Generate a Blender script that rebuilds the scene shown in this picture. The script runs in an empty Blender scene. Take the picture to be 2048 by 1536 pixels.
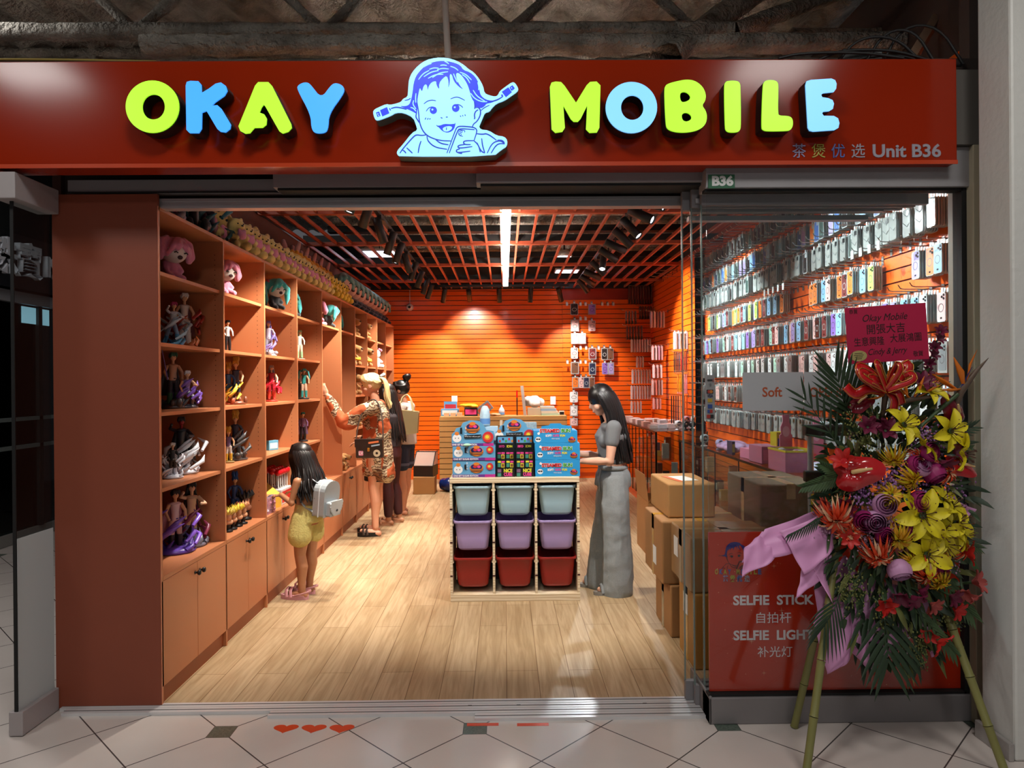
import bpy, bmesh, math, random
from mathutils import Vector, Matrix, noise

# ---------------------------------------------------------------- camera, world, lights, exposure
SC = bpy.context.scene
COL = SC.collection
PI = math.pi
rad = math.radians
FPX, CH = 1420.0, 1.67
cam_data = bpy.data.cameras.new('camera')
cam_data.sensor_width = 36.0
cam_data.lens = 36.0 * FPX / 2048.0
cam_data.clip_start = 0.02
cam = bpy.data.objects.new('camera', cam_data)
COL.objects.link(cam)
RC = Matrix.Rotation(rad(-0.62), 3, 'Z') @ Matrix.Rotation(rad(90 - 0.12), 3, 'X') @ Matrix.Rotation(rad(-0.46), 3, 'Z')
cam.matrix_world = Matrix.Translation((0, 0, CH)) @ RC.to_4x4()
SC.camera = cam

SC.view_settings.view_transform = 'Standard'
SC.view_settings.look = 'None'
SC.view_settings.gamma = 1.0
SC.view_settings.use_curve_mapping = False
SC.view_settings.exposure = 0.0
SC.cycles.max_bounces = 7
SC.cycles.diffuse_bounces = 3
SC.cycles.glossy_bounces = 3
SC.cycles.transmission_bounces = 4
SC.cycles.transparent_max_bounces = 24
SC.cycles.caustics_reflective = False
SC.cycles.caustics_refractive = False
SC.cycles.use_denoising = True
SC.cycles.sample_clamp_indirect = 4.0

world = bpy.data.worlds.new('mall_ambience')
SC.world = world
world.use_nodes = True
_bg = world.node_tree.nodes['Background']
_bg.inputs[0].default_value = (0.93, 0.90, 0.95, 1)
_bg.inputs[1].default_value = 0.085

def area(name, loc, size, power, color, rot=(0, 0, 0), sy=None):
    l = bpy.data.lights.new(name, 'AREA')
    l.energy = power; l.color = color
    l.shape = 'RECTANGLE'; l.size = size; l.size_y = sy or size
    o = bpy.data.objects.new(name, l); COL.objects.link(o)
    o.location = loc; o.rotation_euler = rot
    return o
# mall ceiling lamps over the walkway in front of the shop, then an added fill
area('mall_lamp', (-3.45, 1.5, 3.97), 0.55, 30, (1.0, 0.97, 0.93))
area('mall_lamp', (2.0, 1.5, 3.97), 0.55, 24, (1.0, 0.97, 0.92))
area('mall_lamp', (-4.0, 4.6, 4.3), 0.8, 60, (1.0, 0.97, 0.95))
area('mall_lamp', (-0.6, 1.2, 4.5), 0.7, 56, (1.0, 0.97, 0.93))
area('mall_lamp', (0.2, -3.4, 4.2), 1.0, 110, (1.0, 0.97, 0.95))  # fill added behind the camera to brighten the door tracks and front faces

# ---------------------------------------------------------------- pixel helpers (point at a known depth)
def _ray(px, py):
    return RC @ Vector(((px - 1024) / FPX, -(py - 768) / FPX, -1.0))
def atY(px, py, Y):
    d = _ray(px, py); return Vector((0, 0, CH)) + d * (Y / d.y)
def atX(px, py, X):
    d = _ray(px, py); return Vector((0, 0, CH)) + d * (X / d.x)

# ---------------------------------------------------------------- materials
def lin(c):
    if isinstance(c, str):
        c = c.lstrip('#'); c = tuple(int(c[i:i + 2], 16) / 255 for i in (0, 2, 4))
    return tuple((x / 12.92 if x <= 0.04045 else ((x + 0.055) / 1.055) ** 2.4) for x in c)
_M = {}
def N(nt, t, **kw):
    n = nt.nodes.new(t)
    for k, v in kw.items():
        if k.startswith('i_'): n.inputs[int(k[2:])].default_value = v
        else: setattr(n, k, v)
    return n
def mat(name, col, rough=0.5, metal=0.0, var=0.06, scale=8.0, emit=None, es=1.0, bump=0.0, bscale=60.0, coat=0.0, alpha=1.0, spec=0.5, sheen=0.0):
    """principled with a faint procedural mottling"""
    if name in _M: return _M[name]
    m = bpy.data.materials.new(name); m.use_nodes = True; _M[name] = m
    nt = m.node_tree; b = nt.nodes['Principled BSDF']
    c = lin(col)
    tc = N(nt, 'ShaderNodeTexCoord')
    nz = N(nt, 'ShaderNodeTexNoise'); nz.inputs['Scale'].default_value = scale; nz.inputs['Detail'].default_value = 3
    nt.links.new(tc.outputs['Object'], nz.inputs['Vector'])
    mx = N(nt, 'ShaderNodeMix', data_type='RGBA')
    mx.inputs[6].default_value = (*[x * (1 - var) for x in c], 1)
    mx.inputs[7].default_value = (*[min(1, x * (1 + var)) for x in c], 1)
    nt.links.new(nz.outputs[0], mx.inputs[0])
    nt.links.new(mx.outputs[2], b.inputs['Base Color'])
    b.inputs['Roughness'].default_value = rough
    b.inputs['Metallic'].default_value = metal
    b.inputs['Specular IOR Level'].default_value = spec
    if coat: b.inputs['Coat Weight'].default_value = coat; b.inputs['Coat Roughness'].default_value = 0.08
    if sheen: b.inputs['Sheen Weight'].default_value = sheen
    if alpha < 1: b.inputs['Alpha'].default_value = alpha
    if emit is not None:
        b.inputs['Emission Color'].default_value = (*lin(emit), 1)
        b.inputs['Emission Strength'].default_value = es
    if bump:
        bn = N(nt, 'ShaderNodeTexNoise'); bn.inputs['Scale'].default_value = bscale; bn.inputs['Detail'].default_value = 4
        nt.links.new(tc.outputs['Object'], bn.inputs['Vector'])
        bp = N(nt, 'ShaderNodeBump'); bp.inputs['Strength'].default_value = bump; bp.inputs['Distance'].default_value = 0.01
        nt.links.new(bn.outputs[0], bp.inputs['Height']); nt.links.new(bp.outputs[0], b.inputs['Normal'])
    return m
def glass(name, tint=(0.93, 0.97, 0.96), refl=0.06, rough=0.02, haze=0.0):
    """thin pane: mostly clear with a fresnel reflection, so light passes through it"""
    if name in _M: return _M[name]
    m = bpy.data.materials.new(name); m.use_nodes = True; _M[name] = m
    nt = m.node_tree; nt.nodes.clear()
    out = N(nt, 'ShaderNodeOutputMaterial')
    tr = N(nt, 'ShaderNodeBsdfTransparent'); tr.inputs[0].default_value = (*tint, 1)
    gl = N(nt, 'ShaderNodeBsdfGlossy'); gl.inputs['Roughness'].default_value = rough
    lw = N(nt, 'ShaderNodeLayerWeight'); lw.inputs[0].default_value = 0.5      # facing: 0 head-on, 1 grazing, the same on both faces
    pw = N(nt, 'ShaderNodeMath', operation='POWER'); pw.inputs[1].default_value = 5.0
    nt.links.new(lw.outputs['Facing'], pw.inputs[0])
    ml = N(nt, 'ShaderNodeMath', operation='MULTIPLY_ADD'); ml.inputs[1].default_value = 0.9; ml.inputs[2].default_value = refl
    ml.use_clamp = True
    nt.links.new(pw.outputs[0], ml.inputs[0])
    mx = N(nt, 'ShaderNodeMixShader')
    nt.links.new(ml.outputs[0], mx.inputs[0]); nt.links.new(tr.outputs[0], mx.inputs[1]); nt.links.new(gl.outputs[0], mx.inputs[2])
    last = mx
    if haze:
        df = N(nt, 'ShaderNodeBsdfDiffuse'); df.inputs[0].default_value = (0.8, 0.82, 0.82, 1)
        tl = N(nt, 'ShaderNodeBsdfTranslucent'); tl.inputs[0].default_value = (0.8, 0.82, 0.82, 1)
        ad = N(nt, 'ShaderNodeMixShader'); ad.inputs[0].default_value = 0.5
        nt.links.new(df.outputs[0], ad.inputs[1]); nt.links.new(tl.outputs[0], ad.inputs[2])
        m2 = N(nt, 'ShaderNodeMixShader'); m2.inputs[0].default_value = haze
        nt.links.new(mx.outputs[0], m2.inputs[1]); nt.links.new(ad.outputs[0], m2.inputs[2]); last = m2
    nt.links.new(last.outputs[0], out.inputs[0])
    return m
def emis(name, col, s=1.0):
    return mat(name, col, 0.4, var=0.0, emit=col, es=s)

# ---------------------------------------------------------------- mesh building
class MB:
    def __init__(s): s.v, s.f, s.m, s.sm = [], [], [], []
    def add(s, vs, fs, mi=0, smooth=False, M=None):
        o = len(s.v)
        s.v += [tuple(M @ Vector(p)) for p in vs] if M is not None else [tuple(p) for p in vs]
        s.f += [tuple(i + o for i in f) for f in fs]
        s.m += [mi] * len(fs); s.sm += [smooth] * len(fs)
        return s
    def box(s, x0, x1, y0, y1, z0, z1, mi=0, M=None):
        vs = [(x, y, z) for z in (z0, z1) for y in (y0, y1) for x in (x0, x1)]
        return s.add(vs, [(0, 2, 3, 1), (4, 5, 7, 6), (0, 1, 5, 4), (2, 6, 7, 3), (0, 4, 6, 2), (1, 3, 7, 5)], mi, False, M)
    def cb(s, c, d, mi=0, M=None):
        return s.box(c[0] - d[0] / 2, c[0] + d[0] / 2, c[1] - d[1] / 2, c[1] + d[1] / 2, c[2] - d[2] / 2, c[2] + d[2] / 2, mi, M)
    def prism(s, poly, a, b, ax='y', mi=0, M=None, smooth=False):
        """2-D polygon extruded from a to b along axis ax"""
        def p3(u, v, w): return {'y': (u, w, v), 'x': (w, u, v), 'z': (u, v, w)}[ax]
        n = len(poly)
        vs = [p3(u, v, a) for u, v in poly] + [p3(u, v, b) for u, v in poly]
        fs = [tuple(range(n)), tuple(range(2 * n - 1, n - 1, -1))]
        s.add(vs, fs, mi, False, M)
        return s.add(vs, [(i, i + n, (i + 1) % n + n, (i + 1) % n) for i in range(n)], mi, smooth, M)
    def tube(s, pts, r, n=8, mi=0, caps=True, M=None, flat=1.0, smooth=True):
        pts = [Vector(p) for p in pts]; k = len(pts)
        rs = r if isinstance(r, (list, tuple)) else [r] * k
        vs, fs = [], []
        t0 = (pts[1] - pts[0]).normalized()
        u = t0.orthogonal().normalized()
        for i in range(k):
            t = ((pts[min(i + 1, k - 1)] - pts[max(i - 1, 0)])).normalized()
            u = (u - t * u.dot(t))
            u = u.normalized() if u.length > 1e-6 else t.orthogonal().normalized()
            w = t.cross(u)
            for j in range(n):
                a = 2 * PI * j / n
                vs.append(pts[i] + (u * math.cos(a) + w * math.sin(a) * flat) * rs[i])
        for i in range(k - 1):
            for j in range(n):
                fs.append((i * n + j, i * n + (j + 1) % n, (i + 1) * n + (j + 1) % n, (i + 1) * n + j))
        s.add(vs, fs, mi, smooth, M)
        if caps:
            s.add(vs[:n], [tuple(range(n - 1, -1, -1))], mi, False, M)
            s.add(vs[-n:], [tuple(range(n))], mi, False, M)
        return s
    def cyl(s, p0, p1, r0, r1=None, n=16, mi=0, M=None):
        return s.tube([p0, p1], [r0, r0 if r1 is None else r1], n, mi, True, M)
    def lathe(s, prof, n=24, mi=0, M=None, smooth=True):
        vs, fs = [], []
        for r, z in prof:
            for j in range(n):
                a = 2 * PI * j / n; vs.append((r * math.cos(a), r * math.sin(a), z))
        for i in range(len(prof) - 1):
            for j in range(n):
                fs.append((i * n + j, i * n + (j + 1) % n, (i + 1) * n + (j + 1) % n, (i + 1) * n + j))
        return s.add(vs, fs, mi, smooth, M)
    def ell(s, c, r, mi=0, M=None, nu=16, nv=10, R=None):
        r = (r, r, r) if isinstance(r, (int, float)) else r
        T = Matrix.Translation(c) @ (R.to_4x4() if R is not None else Matrix())
        if M is not None: T = M @ T
        vs = [(0, 0, -r[2])]
        for i in range(1, nv):
            t = -PI / 2 + PI * i / nv
            for j in range(nu):
                a = 2 * PI * j / nu
                vs.append((r[0] * math.cos(t) * math.cos(a), r[1] * math.cos(t) * math.sin(a), r[2] * math.sin(t)))
        vs.append((0, 0, r[2]))
        fs = [(0, 1 + (j + 1) % nu, 1 + j) for j in range(nu)]
        for i in range(nv - 2):
            for j in range(nu):
                a = 1 + i * nu + j; b = 1 + i * nu + (j + 1) % nu
                fs.append((a, b, b + nu, a + nu))
        e = len(vs) - 1; l = 1 + (nv - 2) * nu
        fs += [(e, l + j, l + (j + 1) % nu) for j in range(nu)]
        return s.add(vs, fs, mi, True, T)
    def grid(s, fn, nu, nv, mi=0, smooth=True, M=None, closed=False):
        vs = [fn(i / nu, j / nv) for j in range(nv + 1) for i in range(nu + 1)]
        fs = [(j * (nu + 1) + i, j * (nu + 1) + i + 1, (j + 1) * (nu + 1) + i + 1, (j + 1) * (nu + 1) + i) for j in range(nv) for i in range(nu)]
        return s.add(vs, fs, mi, smooth, M)
    def mesh(s, name, mats):
        me = bpy.data.meshes.new(name)
        me.from_pydata(s.v, [], s.f)
        for m in (mats if isinstance(mats, (list, tuple)) else [mats]): me.materials.append(m)
        me.polygons.foreach_set('material_index', s.m)
        me.polygons.foreach_set('use_smooth', s.sm)
        me.update()
        return me
    def build(s, name, mats, parent=None, loc=None, rz=0.0, bevel=0.0, seg=2):
        o = bpy.data.objects.new(name, s.mesh(name, mats)); COL.objects.link(o)
        if parent is not None: o.parent = parent
        if loc is not None: o.location = loc
        if rz: o.rotation_euler = (0, 0, rz)
        if bevel:
            b = o.modifiers.new('edge', 'BEVEL'); b.width = bevel; b.segments = seg; b.limit_method = 'ANGLE'; b.angle_limit = rad(40)
        return o
def apply_mods(o):
    dg = bpy.context.evaluated_depsgraph_get()
    me = bpy.data.meshes.new_from_object(o.evaluated_get(dg))
    o.modifiers.clear(); o.data = me
    return o
def blob(name, shapes, material, vox=0.006, smooth=4, parent=None, loc=None):
    """one continuous skin grown round tapered limbs and ellipsoids (voxel union, then smoothed)"""
    b = MB()
    for sh in shapes:
        if sh[0] == 'e': b.ell(sh[1], sh[2], R=sh[3] if len(sh) > 3 else None, nu=20, nv=14)
        elif sh[0] == 'b': b.cb(sh[1], sh[2], M=sh[3] if len(sh) > 3 else None)
        else:
            pts, rs = sh[1], sh[2]
            fl = sh[3] if len(sh) > 3 else 1.0
            b.tube(pts, rs, 14, flat=fl)
            for p, r in zip(pts, rs): b.ell(p, r * min(1, (1 + fl) / 2), nu=14, nv=10) if fl == 1.0 else None
    o = b.build(name, material, parent, loc)
    r = o.modifiers.new('skin', 'REMESH'); r.mode = 'VOXEL'; r.voxel_size = vox; r.use_smooth_shade = True
    if smooth:
        q = o.modifiers.new('soft', 'SMOOTH'); q.iterations = smooth; q.factor = 0.5
    return o
def tag(o, label=None, cat=None, group=None, kind=None):
    if label: o['label'] = label
    if cat: o['category'] = cat
    if group: o['group'] = group
    if kind: o['kind'] = kind
    return o
def thing(name, label, cat, loc=(0, 0, 0), rz=0.0, group=None):
    o = bpy.data.objects.new(name, None); COL.objects.link(o)
    o.empty_display_size = 0.05
    o.location = loc; o.rotation_euler = (0, 0, rz)
    return tag(o, label, cat, group)
def struct(o): o['kind'] = 'structure'; return o
def dup(src, loc=None, rot=None, label=None, group=None, scale=None, keep=None):
    """copy a thing with its parts and their sub-parts"""
    r = src.copy(); COL.objects.link(r)
    if loc is not None: r.location = loc
    if rot is not None: r.rotation_euler = rot if isinstance(rot, (tuple, list)) else (0, 0, rot)
    if scale is not None: r.scale = (scale,) * 3 if isinstance(scale, (int, float)) else scale
    if label: r['label'] = label
    if group: r['group'] = group
    for ch in list(src.children):
        c = ch.copy(); COL.objects.link(c); c.parent = r
        for g in list(ch.children):
            d = g.copy(); COL.objects.link(d); d.parent = c
    return r
ORD = 'zeroth first second third fourth fifth sixth seventh eighth ninth tenth eleventh twelfth thirteenth fourteenth fifteenth sixteenth seventeenth eighteenth nineteenth twentieth'.split()
def nth(i):
    if i < len(ORD): return ORD[i]
    t = {2: 'twenty', 3: 'thirty', 4: 'forty', 5: 'fifty'}[i // 10]
    if i % 10 == 0: return t[:-1] + 'ieth'
    return t + '-' + ORD[i % 10]
def chaikin(p, k=2, closed=True):
    for _ in range(k):
        q = []; n = len(p)
        for i in range(n if closed else n - 1):
            a, b = p[i], p[(i + 1) % n]
            q += [(a[0] * .75 + b[0] * .25, a[1] * .75 + b[1] * .25), (a[0] * .25 + b[0] * .75, a[1] * .25 + b[1] * .75)]
        if not closed: q = [p[0]] + q + [p[-1]]
        p = q
    return p
def curve_shape(name, loops, extrude, material, parent=None, bevel=0.0):
    """filled 2-D outline (inner loops are holes) with thickness, standing in the x-z plane, thickness along y"""
    cu = bpy.data.curves.new(name, 'CURVE'); cu.dimensions = '2D'; cu.fill_mode = 'BOTH'
    cu.extrude = extrude; cu.bevel_depth = bevel; cu.bevel_resolution = 1
    for lp in loops:
        sp = cu.splines.new('POLY'); sp.points.add(len(lp) - 1); sp.use_cyclic_u = True
        for p, q in zip(sp.points, lp): p.co = (q[0], q[1], 0, 1)
    o = bpy.data.objects.new(name, cu); COL.objects.link(o)
    dg = bpy.context.evaluated_depsgraph_get()
    me = bpy.data.meshes.new_from_object(o.evaluated_get(dg)); me.name = name
    bpy.data.objects.remove(o); bpy.data.curves.remove(cu)
    me.transform(Matrix.Rotation(PI / 2, 4, 'X'))
    me.materials.clear(); me.materials.append(material)
    o = bpy.data.objects.new(name, me); COL.objects.link(o)
    if parent is not None: o.parent = parent
    return o
def text(name, body, size, material, loc, parent=None, rot=(PI / 2, 0, 0), align='CENTER', ext=0.001, bold=0.0, shear=0.0, width=None, sp=1.0):
    cu = bpy.data.curves.new(name, 'FONT'); cu.body = body; cu.size = size; cu.extrude = ext
    cu.align_x = align; cu.align_y = 'CENTER'; cu.offset = bold; cu.shear = shear; cu.space_character = sp
    cu.resolution_u = 3
    o = bpy.data.objects.new(name, cu); COL.objects.link(o)
    dg = bpy.context.evaluated_depsgraph_get()
    me = bpy.data.meshes.new_from_object(o.evaluated_get(dg)); me.name = name
    bpy.data.objects.remove(o); bpy.data.curves.remove(cu)
    if width and len(me.vertices):
        xs = [v.co.x for v in me.vertices]; w = max(xs) - min(xs)
        me.transform(Matrix.Diagonal((width / max(w, 1e-6), 1, 1, 1)))
    me.materials.clear(); me.materials.append(material)
    o = bpy.data.objects.new(name, me); COL.objects.link(o)
    o.location = loc; o.rotation_euler = rot
    if parent is not None: o.parent = parent
    return o
def rrect(w, h, r, n=4, cx=0.0, cy=0.0):
    p = []
    for (sx, sy, a0) in ((1, 1, 0), (-1, 1, 90), (-1, -1, 180), (1, -1, 270)):
        for i in range(n + 1):
            a = rad(a0 + 90 * i / n)
            p.append((cx + sx * (w / 2 - r) + r * math.cos(a), cy + sy * (h / 2 - r) + r * math.sin(a)))
    return p
def oval(cx, cy, rx, ry, n=32, a0=0):
    return [(cx + rx * math.cos(2 * PI * i / n + a0), cy + ry * math.sin(2 * PI * i / n + a0)) for i in range(n)]
def frame_from(z, x=None):
    """rotation whose local z is the given direction"""
    z = Vector(z).normalized()
    x = Vector(x) if x is not None else z.orthogonal()
    x = (x - z * x.dot(z)).normalized(); y = z.cross(x)
    return Matrix((x, y, z)).transposed()
# ================================================================ STRUCTURE
ORANGE = mat('orange_slat', '#fb660c', 0.34, var=0.05, scale=3, coat=0.15)
GROOVE = mat('dark_groove', '#3a0d05', 0.6)
ALU = mat('brushed_aluminium', '#b4b4b6', 0.38, 0.55, var=0.05, scale=20)
ALU2 = mat('grey_anodised', '#8d898b', 0.5, 0.2, var=0.04)
BLACK = mat('matt_black', '#0b0b0c', 0.45)
RUBBER = mat('black_gasket', '#050505', 0.7)
WHITE = mat('white_plastic', '#e8e8e6', 0.4)
CREAM = mat('beige_frame', '#8f866f', 0.5, var=0.05)
PANE = glass('window_glass', (0.975, 0.985, 0.982), refl=0.035)
CASEG = glass('counter_glass', (0.9, 0.96, 0.94), refl=0.05)

def wood_floor():
    m = bpy.data.materials.new('oak_planks'); m.use_nodes = True; nt = m.node_tree; b = nt.nodes['Principled BSDF']
    tc = N(nt, 'ShaderNodeTexCoord')
    mp = N(nt, 'ShaderNodeMapping'); mp.inputs['Rotation'].default_value = (0, 0, PI / 2)
    nt.links.new(tc.outputs['Object'], mp.inputs[0])
    br = N(nt, 'ShaderNodeTexBrick'); br.offset = 0.37; br.inputs['Scale'].default_value = 1.0
    br.inputs['Brick Width'].default_value = 1.22; br.inputs['Row Height'].default_value = 0.18
    br.inputs['Mortar Size'].default_value = 0.0022; br.inputs['Mortar Smooth'].default_value = 0.2
    br.inputs['Color1'].default_value = (*lin('#bda583'), 1); br.inputs['Color2'].default_value = (*lin('#b09774'), 1)
    br.inputs['Mortar'].default_value = (*lin('#7a5d3b'), 1)
    nt.links.new(mp.outputs[0], br.inputs['Vector'])
    m2 = N(nt, 'ShaderNodeMapping'); m2.inputs['Scale'].default_value = (9.0, 0.7, 1)
    nt.links.new(tc.outputs['Object'], m2.inputs[0])
    nz = N(nt, 'ShaderNodeTexNoise'); nz.inputs['Scale'].default_value = 2.2; nz.inputs['Detail'].default_value = 6; nz.inputs['Distortion'].default_value = 1.4
    nt.links.new(m2.outputs[0], nz.inputs['Vector'])
    m3 = N(nt, 'ShaderNodeMapping'); m3.inputs['Scale'].default_value = (4.2, 0.5, 1)
    nt.links.new(tc.outputs['Object'], m3.inputs[0])
    wv = N(nt, 'ShaderNodeTexWave', bands_direction='X'); wv.inputs['Scale'].default_value = 2.4; wv.inputs['Distortion'].default_value = 16; wv.inputs['Detail'].default_value = 2; wv.inputs['Detail Scale'].default_value = 0.7
    nt.links.new(m3.outputs[0], wv.inputs['Vector'])
    r1 = N(nt, 'ShaderNodeValToRGB'); r1.color_ramp.elements[0].position = 0.35; r1.color_ramp.elements[0].color = (0.72, 0.66, 0.58, 1); r1.color_ramp.elements[1].position = 0.62; r1.color_ramp.elements[1].color = (1, 1, 1, 1)
    nt.links.new(nz.outputs[0], r1.inputs[0])
    r2 = N(nt, 'ShaderNodeValToRGB'); r2.color_ramp.elements[0].position = 0.0; r2.color_ramp.elements[0].color = (0.86, 0.82, 0.76, 1); r2.color_ramp.elements[1].position = 0.25; r2.color_ramp.elements[1].color = (1, 1, 1, 1)
    nt.links.new(wv.outputs['Color'], r2.inputs[0])
    x1 = N(nt, 'ShaderNodeMix', data_type='RGBA', blend_type='MULTIPLY'); x1.inputs[0].default_value = 0.8
    x2 = N(nt, 'ShaderNodeMix', data_type='RGBA', blend_type='MULTIPLY'); x2.inputs[0].default_value = 0.7
    nt.links.new(br.outputs[0], x1.inputs[6]); nt.links.new(r1.outputs[0], x1.inputs[7])
    nt.links.new(x1.outputs[2], x2.inputs[6]); nt.links.new(r2.outputs[0], x2.inputs[7])
    nt.links.new(x2.outputs[2], b.inputs['Base Color'])
    b.inputs['Roughness'].default_value = 0.5
    b.inputs['Specular IOR Level'].default_value = 0.3
    return m
def tile_floor():
    m = bpy.data.materials.new('mall_tiles'); m.use_nodes = True; nt = m.node_tree; b = nt.nodes['Principled BSDF']
    tc = N(nt, 'ShaderNodeTexCoord'); sp = N(nt, 'ShaderNodeSeparateXYZ'); nt.links.new(tc.outputs['Object'], sp.inputs[0])
    def mth(op, a, bb=None, c=None):
        n = N(nt, 'ShaderNodeMath', operation=op)
        for i, v in enumerate((a, bb, c)):
            if v is None: continue
            if isinstance(v, (int, float)): n.inputs[i].default_value = v
            else: nt.links.new(v, n.inputs[i])
        return n.outputs[0]
    X = mth('SUBTRACT', sp.outputs[0], -1.375); Y = mth('SUBTRACT', sp.outputs[1], 3.437)
    def dist(v, per):      # distance to the nearest multiple of per
        f = mth('FRACT', mth('ADD', mth('DIVIDE', v, per), 0.5))
        return mth('MULTIPLY', mth('ABSOLUTE', mth('SUBTRACT', f, 0.5)), per)
    g1 = dist(mth('ADD', X, Y), 0.61); g2 = dist(mth('SUBTRACT', X, Y), 0.61)
    grout = mth('LESS_THAN', mth('MINIMUM', g1, g2), 0.0045)
    dx = dist(X, 1.22); dy = dist(Y, 1.22)
    dm = mth('MAXIMUM', dx, dy)
    dot = mth('LESS_THAN', dm, 0.055)
    dotg = mth('LESS_THAN', dm, 0.058)
    nz = N(nt, 'ShaderNodeTexNoise'); nz.inputs['Scale'].default_value = 3.0; nz.inputs['Detail'].default_value = 5
    nt.links.new(tc.outputs['Object'], nz.inputs['Vector'])
    n2 = N(nt, 'ShaderNodeTexNoise'); n2.inputs['Scale'].default_value = 120.0
    nt.links.new(tc.outputs['Object'], n2.inputs['Vector'])
    def mix(f, a, bb):
        n = N(nt, 'ShaderNodeMix', data_type='RGBA')
        nt.links.new(f, n.inputs[0])
        for k, v in ((6, a), (7, bb)):
            if isinstance(v, tuple): n.inputs[k].default_value = (*v, 1)
            else: nt.links.new(v, n.inputs[k])
        return n.outputs[2]
    base = mix(nz.outputs[0], lin('#c4b9b2'), lin('#d6ccc5'))
    green = mix(n2.outputs[0], lin('#2c3a31'), lin('#6c776c'))
    c = mix(grout, base, lin('#4a4442'))
    c = mix(dotg, c, lin('#4a4442'))
    c = mix(dot, c, green)
    nt.links.new(c, b.inputs['Base Color'])
    b.inputs['Roughness'].default_value = 0.16
    b.inputs['Specular IOR Level'].default_value = 0.45
    return m

YF = 3.725          # inner edge of the door tracks
YB = 12.35          # back wall
XL, XR = -2.33, 2.58
struct(MB().box(XL, XR + 0.1, YF, YB + 0.05, -0.06, 0.0).build('floor_shop', wood_floor()))
struct(MB().box(-7, 5, -3, YF, -0.08, -0.004).box(-7, XL - 0.02, YF, 14, -0.08, -0.004).build('floor_mall', tile_floor()))

def slats(axis, a0, a1, face, z0, z1, pitch, name, back=0.03, sgn=1, extra=None):
    """planked display wall: planks proud of a dark backing, so every groove is a real recess"""
    b = MB()
    k = 0; z = z0
    while z < z1 - 0.002:
        zt = min(z + pitch - 0.011, z1)
        if axis == 'x': b.box(a0, a1, face, face + sgn * 0.014, z, zt, 0)
        else: b.box(face, face + sgn * 0.014, a0, a1, z, zt, 0)
        z += pitch
    if axis == 'x': b.box(a0, a1, face + sgn * 0.013, face + sgn * back, z0, z1, 1)
    else: b.box(face + sgn * 0.013, face + sgn * back, a0, a1, z0, z1, 1)
    return struct(b.build(name, [ORANGE, GROOVE]))
slats('x', XL, 1.02, YB, 0.1, 3.34, 0.0835, 'wall_back')
slats('x', 1.02, XR + 0.02, YB - 0.035, 0.1, 3.10, 0.0835, 'wall_back')
struct(MB().box(1.02, XR + 0.02, YB - 0.02, YB + 0.03, 3.10, 3.36).build('wall_back', mat('dark_red_board', '#8e2208', 0.5)))
struct(MB().box(XL - 0.02, XR + 0.1, YB + 0.03, YB + 0.12, 0, 4.4).build('wall_rear', mat('plain_dark_wall', '#453a36', 0.8)))
struct(MB().box(XL, XR, YB - 0.012, YB + 0.02, 0, 0.1).build('baseboard_back', ORANGE))
slats('y', 9.05, 9.78, 2.45, 0.1, 3.34, 0.086, 'wall_pilaster', back=0.12)
slats('x', 2.45, 2.60, 9.05, 0.1, 3.34, 0.086, 'wall_pilaster', back=0.03)
slats('y', 3.70, 9.05, 2.58, 0.1, 3.52, 0.0885, 'wall_right')
slats('y', 9.75, YB, 2.55, 0.1, 3.34, 0.086, 'wall_right')
struct(MB().box(2.61, 2.75, 3.6, YB + 0.1, 0, 4.4).build('wall_right', mat('plain_dark_wall', '#453a36', 0.8)))
struct(MB().box(XL - 0.05, XL - 0.005, 3.78, YB + 0.1, 0, 3.3).build('wall_left', mat('plain_dark_wall2', '#4a2a20', 0.8)))

# ---- door tracks in the floor: the outer ones start further right
b = MB()
def rail(y0, y1, x0, x1, z0=-0.004, z1=0.012):
    b.box(x0, x1, y0, y1, z0, z1, 0)
    m = (y0 + y1) / 2
    b.box(x0, x1, m - 0.0025, m + 0.0025, z1 - 0.001, z1 + 0.0015, 1)
for y0, y1, x0 in ((3.672, 3.722, -2.30), (3.618, 3.668, -2.26), (3.566, 3.614, -1.20), (3.505, 3.562, -0.16)):
    rail(y0, y1, x0, 1.0)
for x in (-0.2, 0.05, 0.7): b.box(x, x + 0.02, 3.64, 3.648, 0.0125, 0.0145, 1)
struct(b.build('trim_floor_track', [mat('track_aluminium', '#d9d9da', 0.3, 0.3), mat('track_slot', '#56524f', 0.6)]))
# ---- overhead tracks
b = MB()
b.box(-2.25, 1.02, 3.70, 3.78, 2.672, 2.735).box(-2.25, 1.02, 3.692, 3.70, 2.665, 2.672, 1)
b.box(-1.90, 1.02, 3.735, 3.80, 2.595, 2.632, 2).box(-1.90, 1.02, 3.73, 3.74, 2.63, 2.645, 2)
b.box(-1.16, 1.02, 3.60, 3.69, 2.665, 2.742).box(-1.14, 1.02, 3.61, 3.70, 2.652, 2.664, 1)
b.box(-0.13, 1.02, 3.50, 3.59, 2.655, 2.735).box(-0.11, 1.02, 3.52, 3.60, 2.643, 2.655, 1)
b.box(0.98, 2.0, 3.60, 3.66, 2.575, 2.598, 2).box(0.98, 1.98, 3.67, 3.72, 2.545, 2.57, 2).box(0.98, 1.93, 3.73, 3.78, 2.515, 2.54, 2)
b.box(0.98, 2.0, 3.62, 3.78, 2.60, 2.66, 1)
struct(b.build('trim_top_track', [ALU2, RUBBER, ALU]))
struct(MB().box(-2.33, 0.98, 3.805, 3.82, 2.633, 3.28).build('wall_over_track', mat('bulkhead_dark', '#3b322e', 0.8)))

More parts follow.
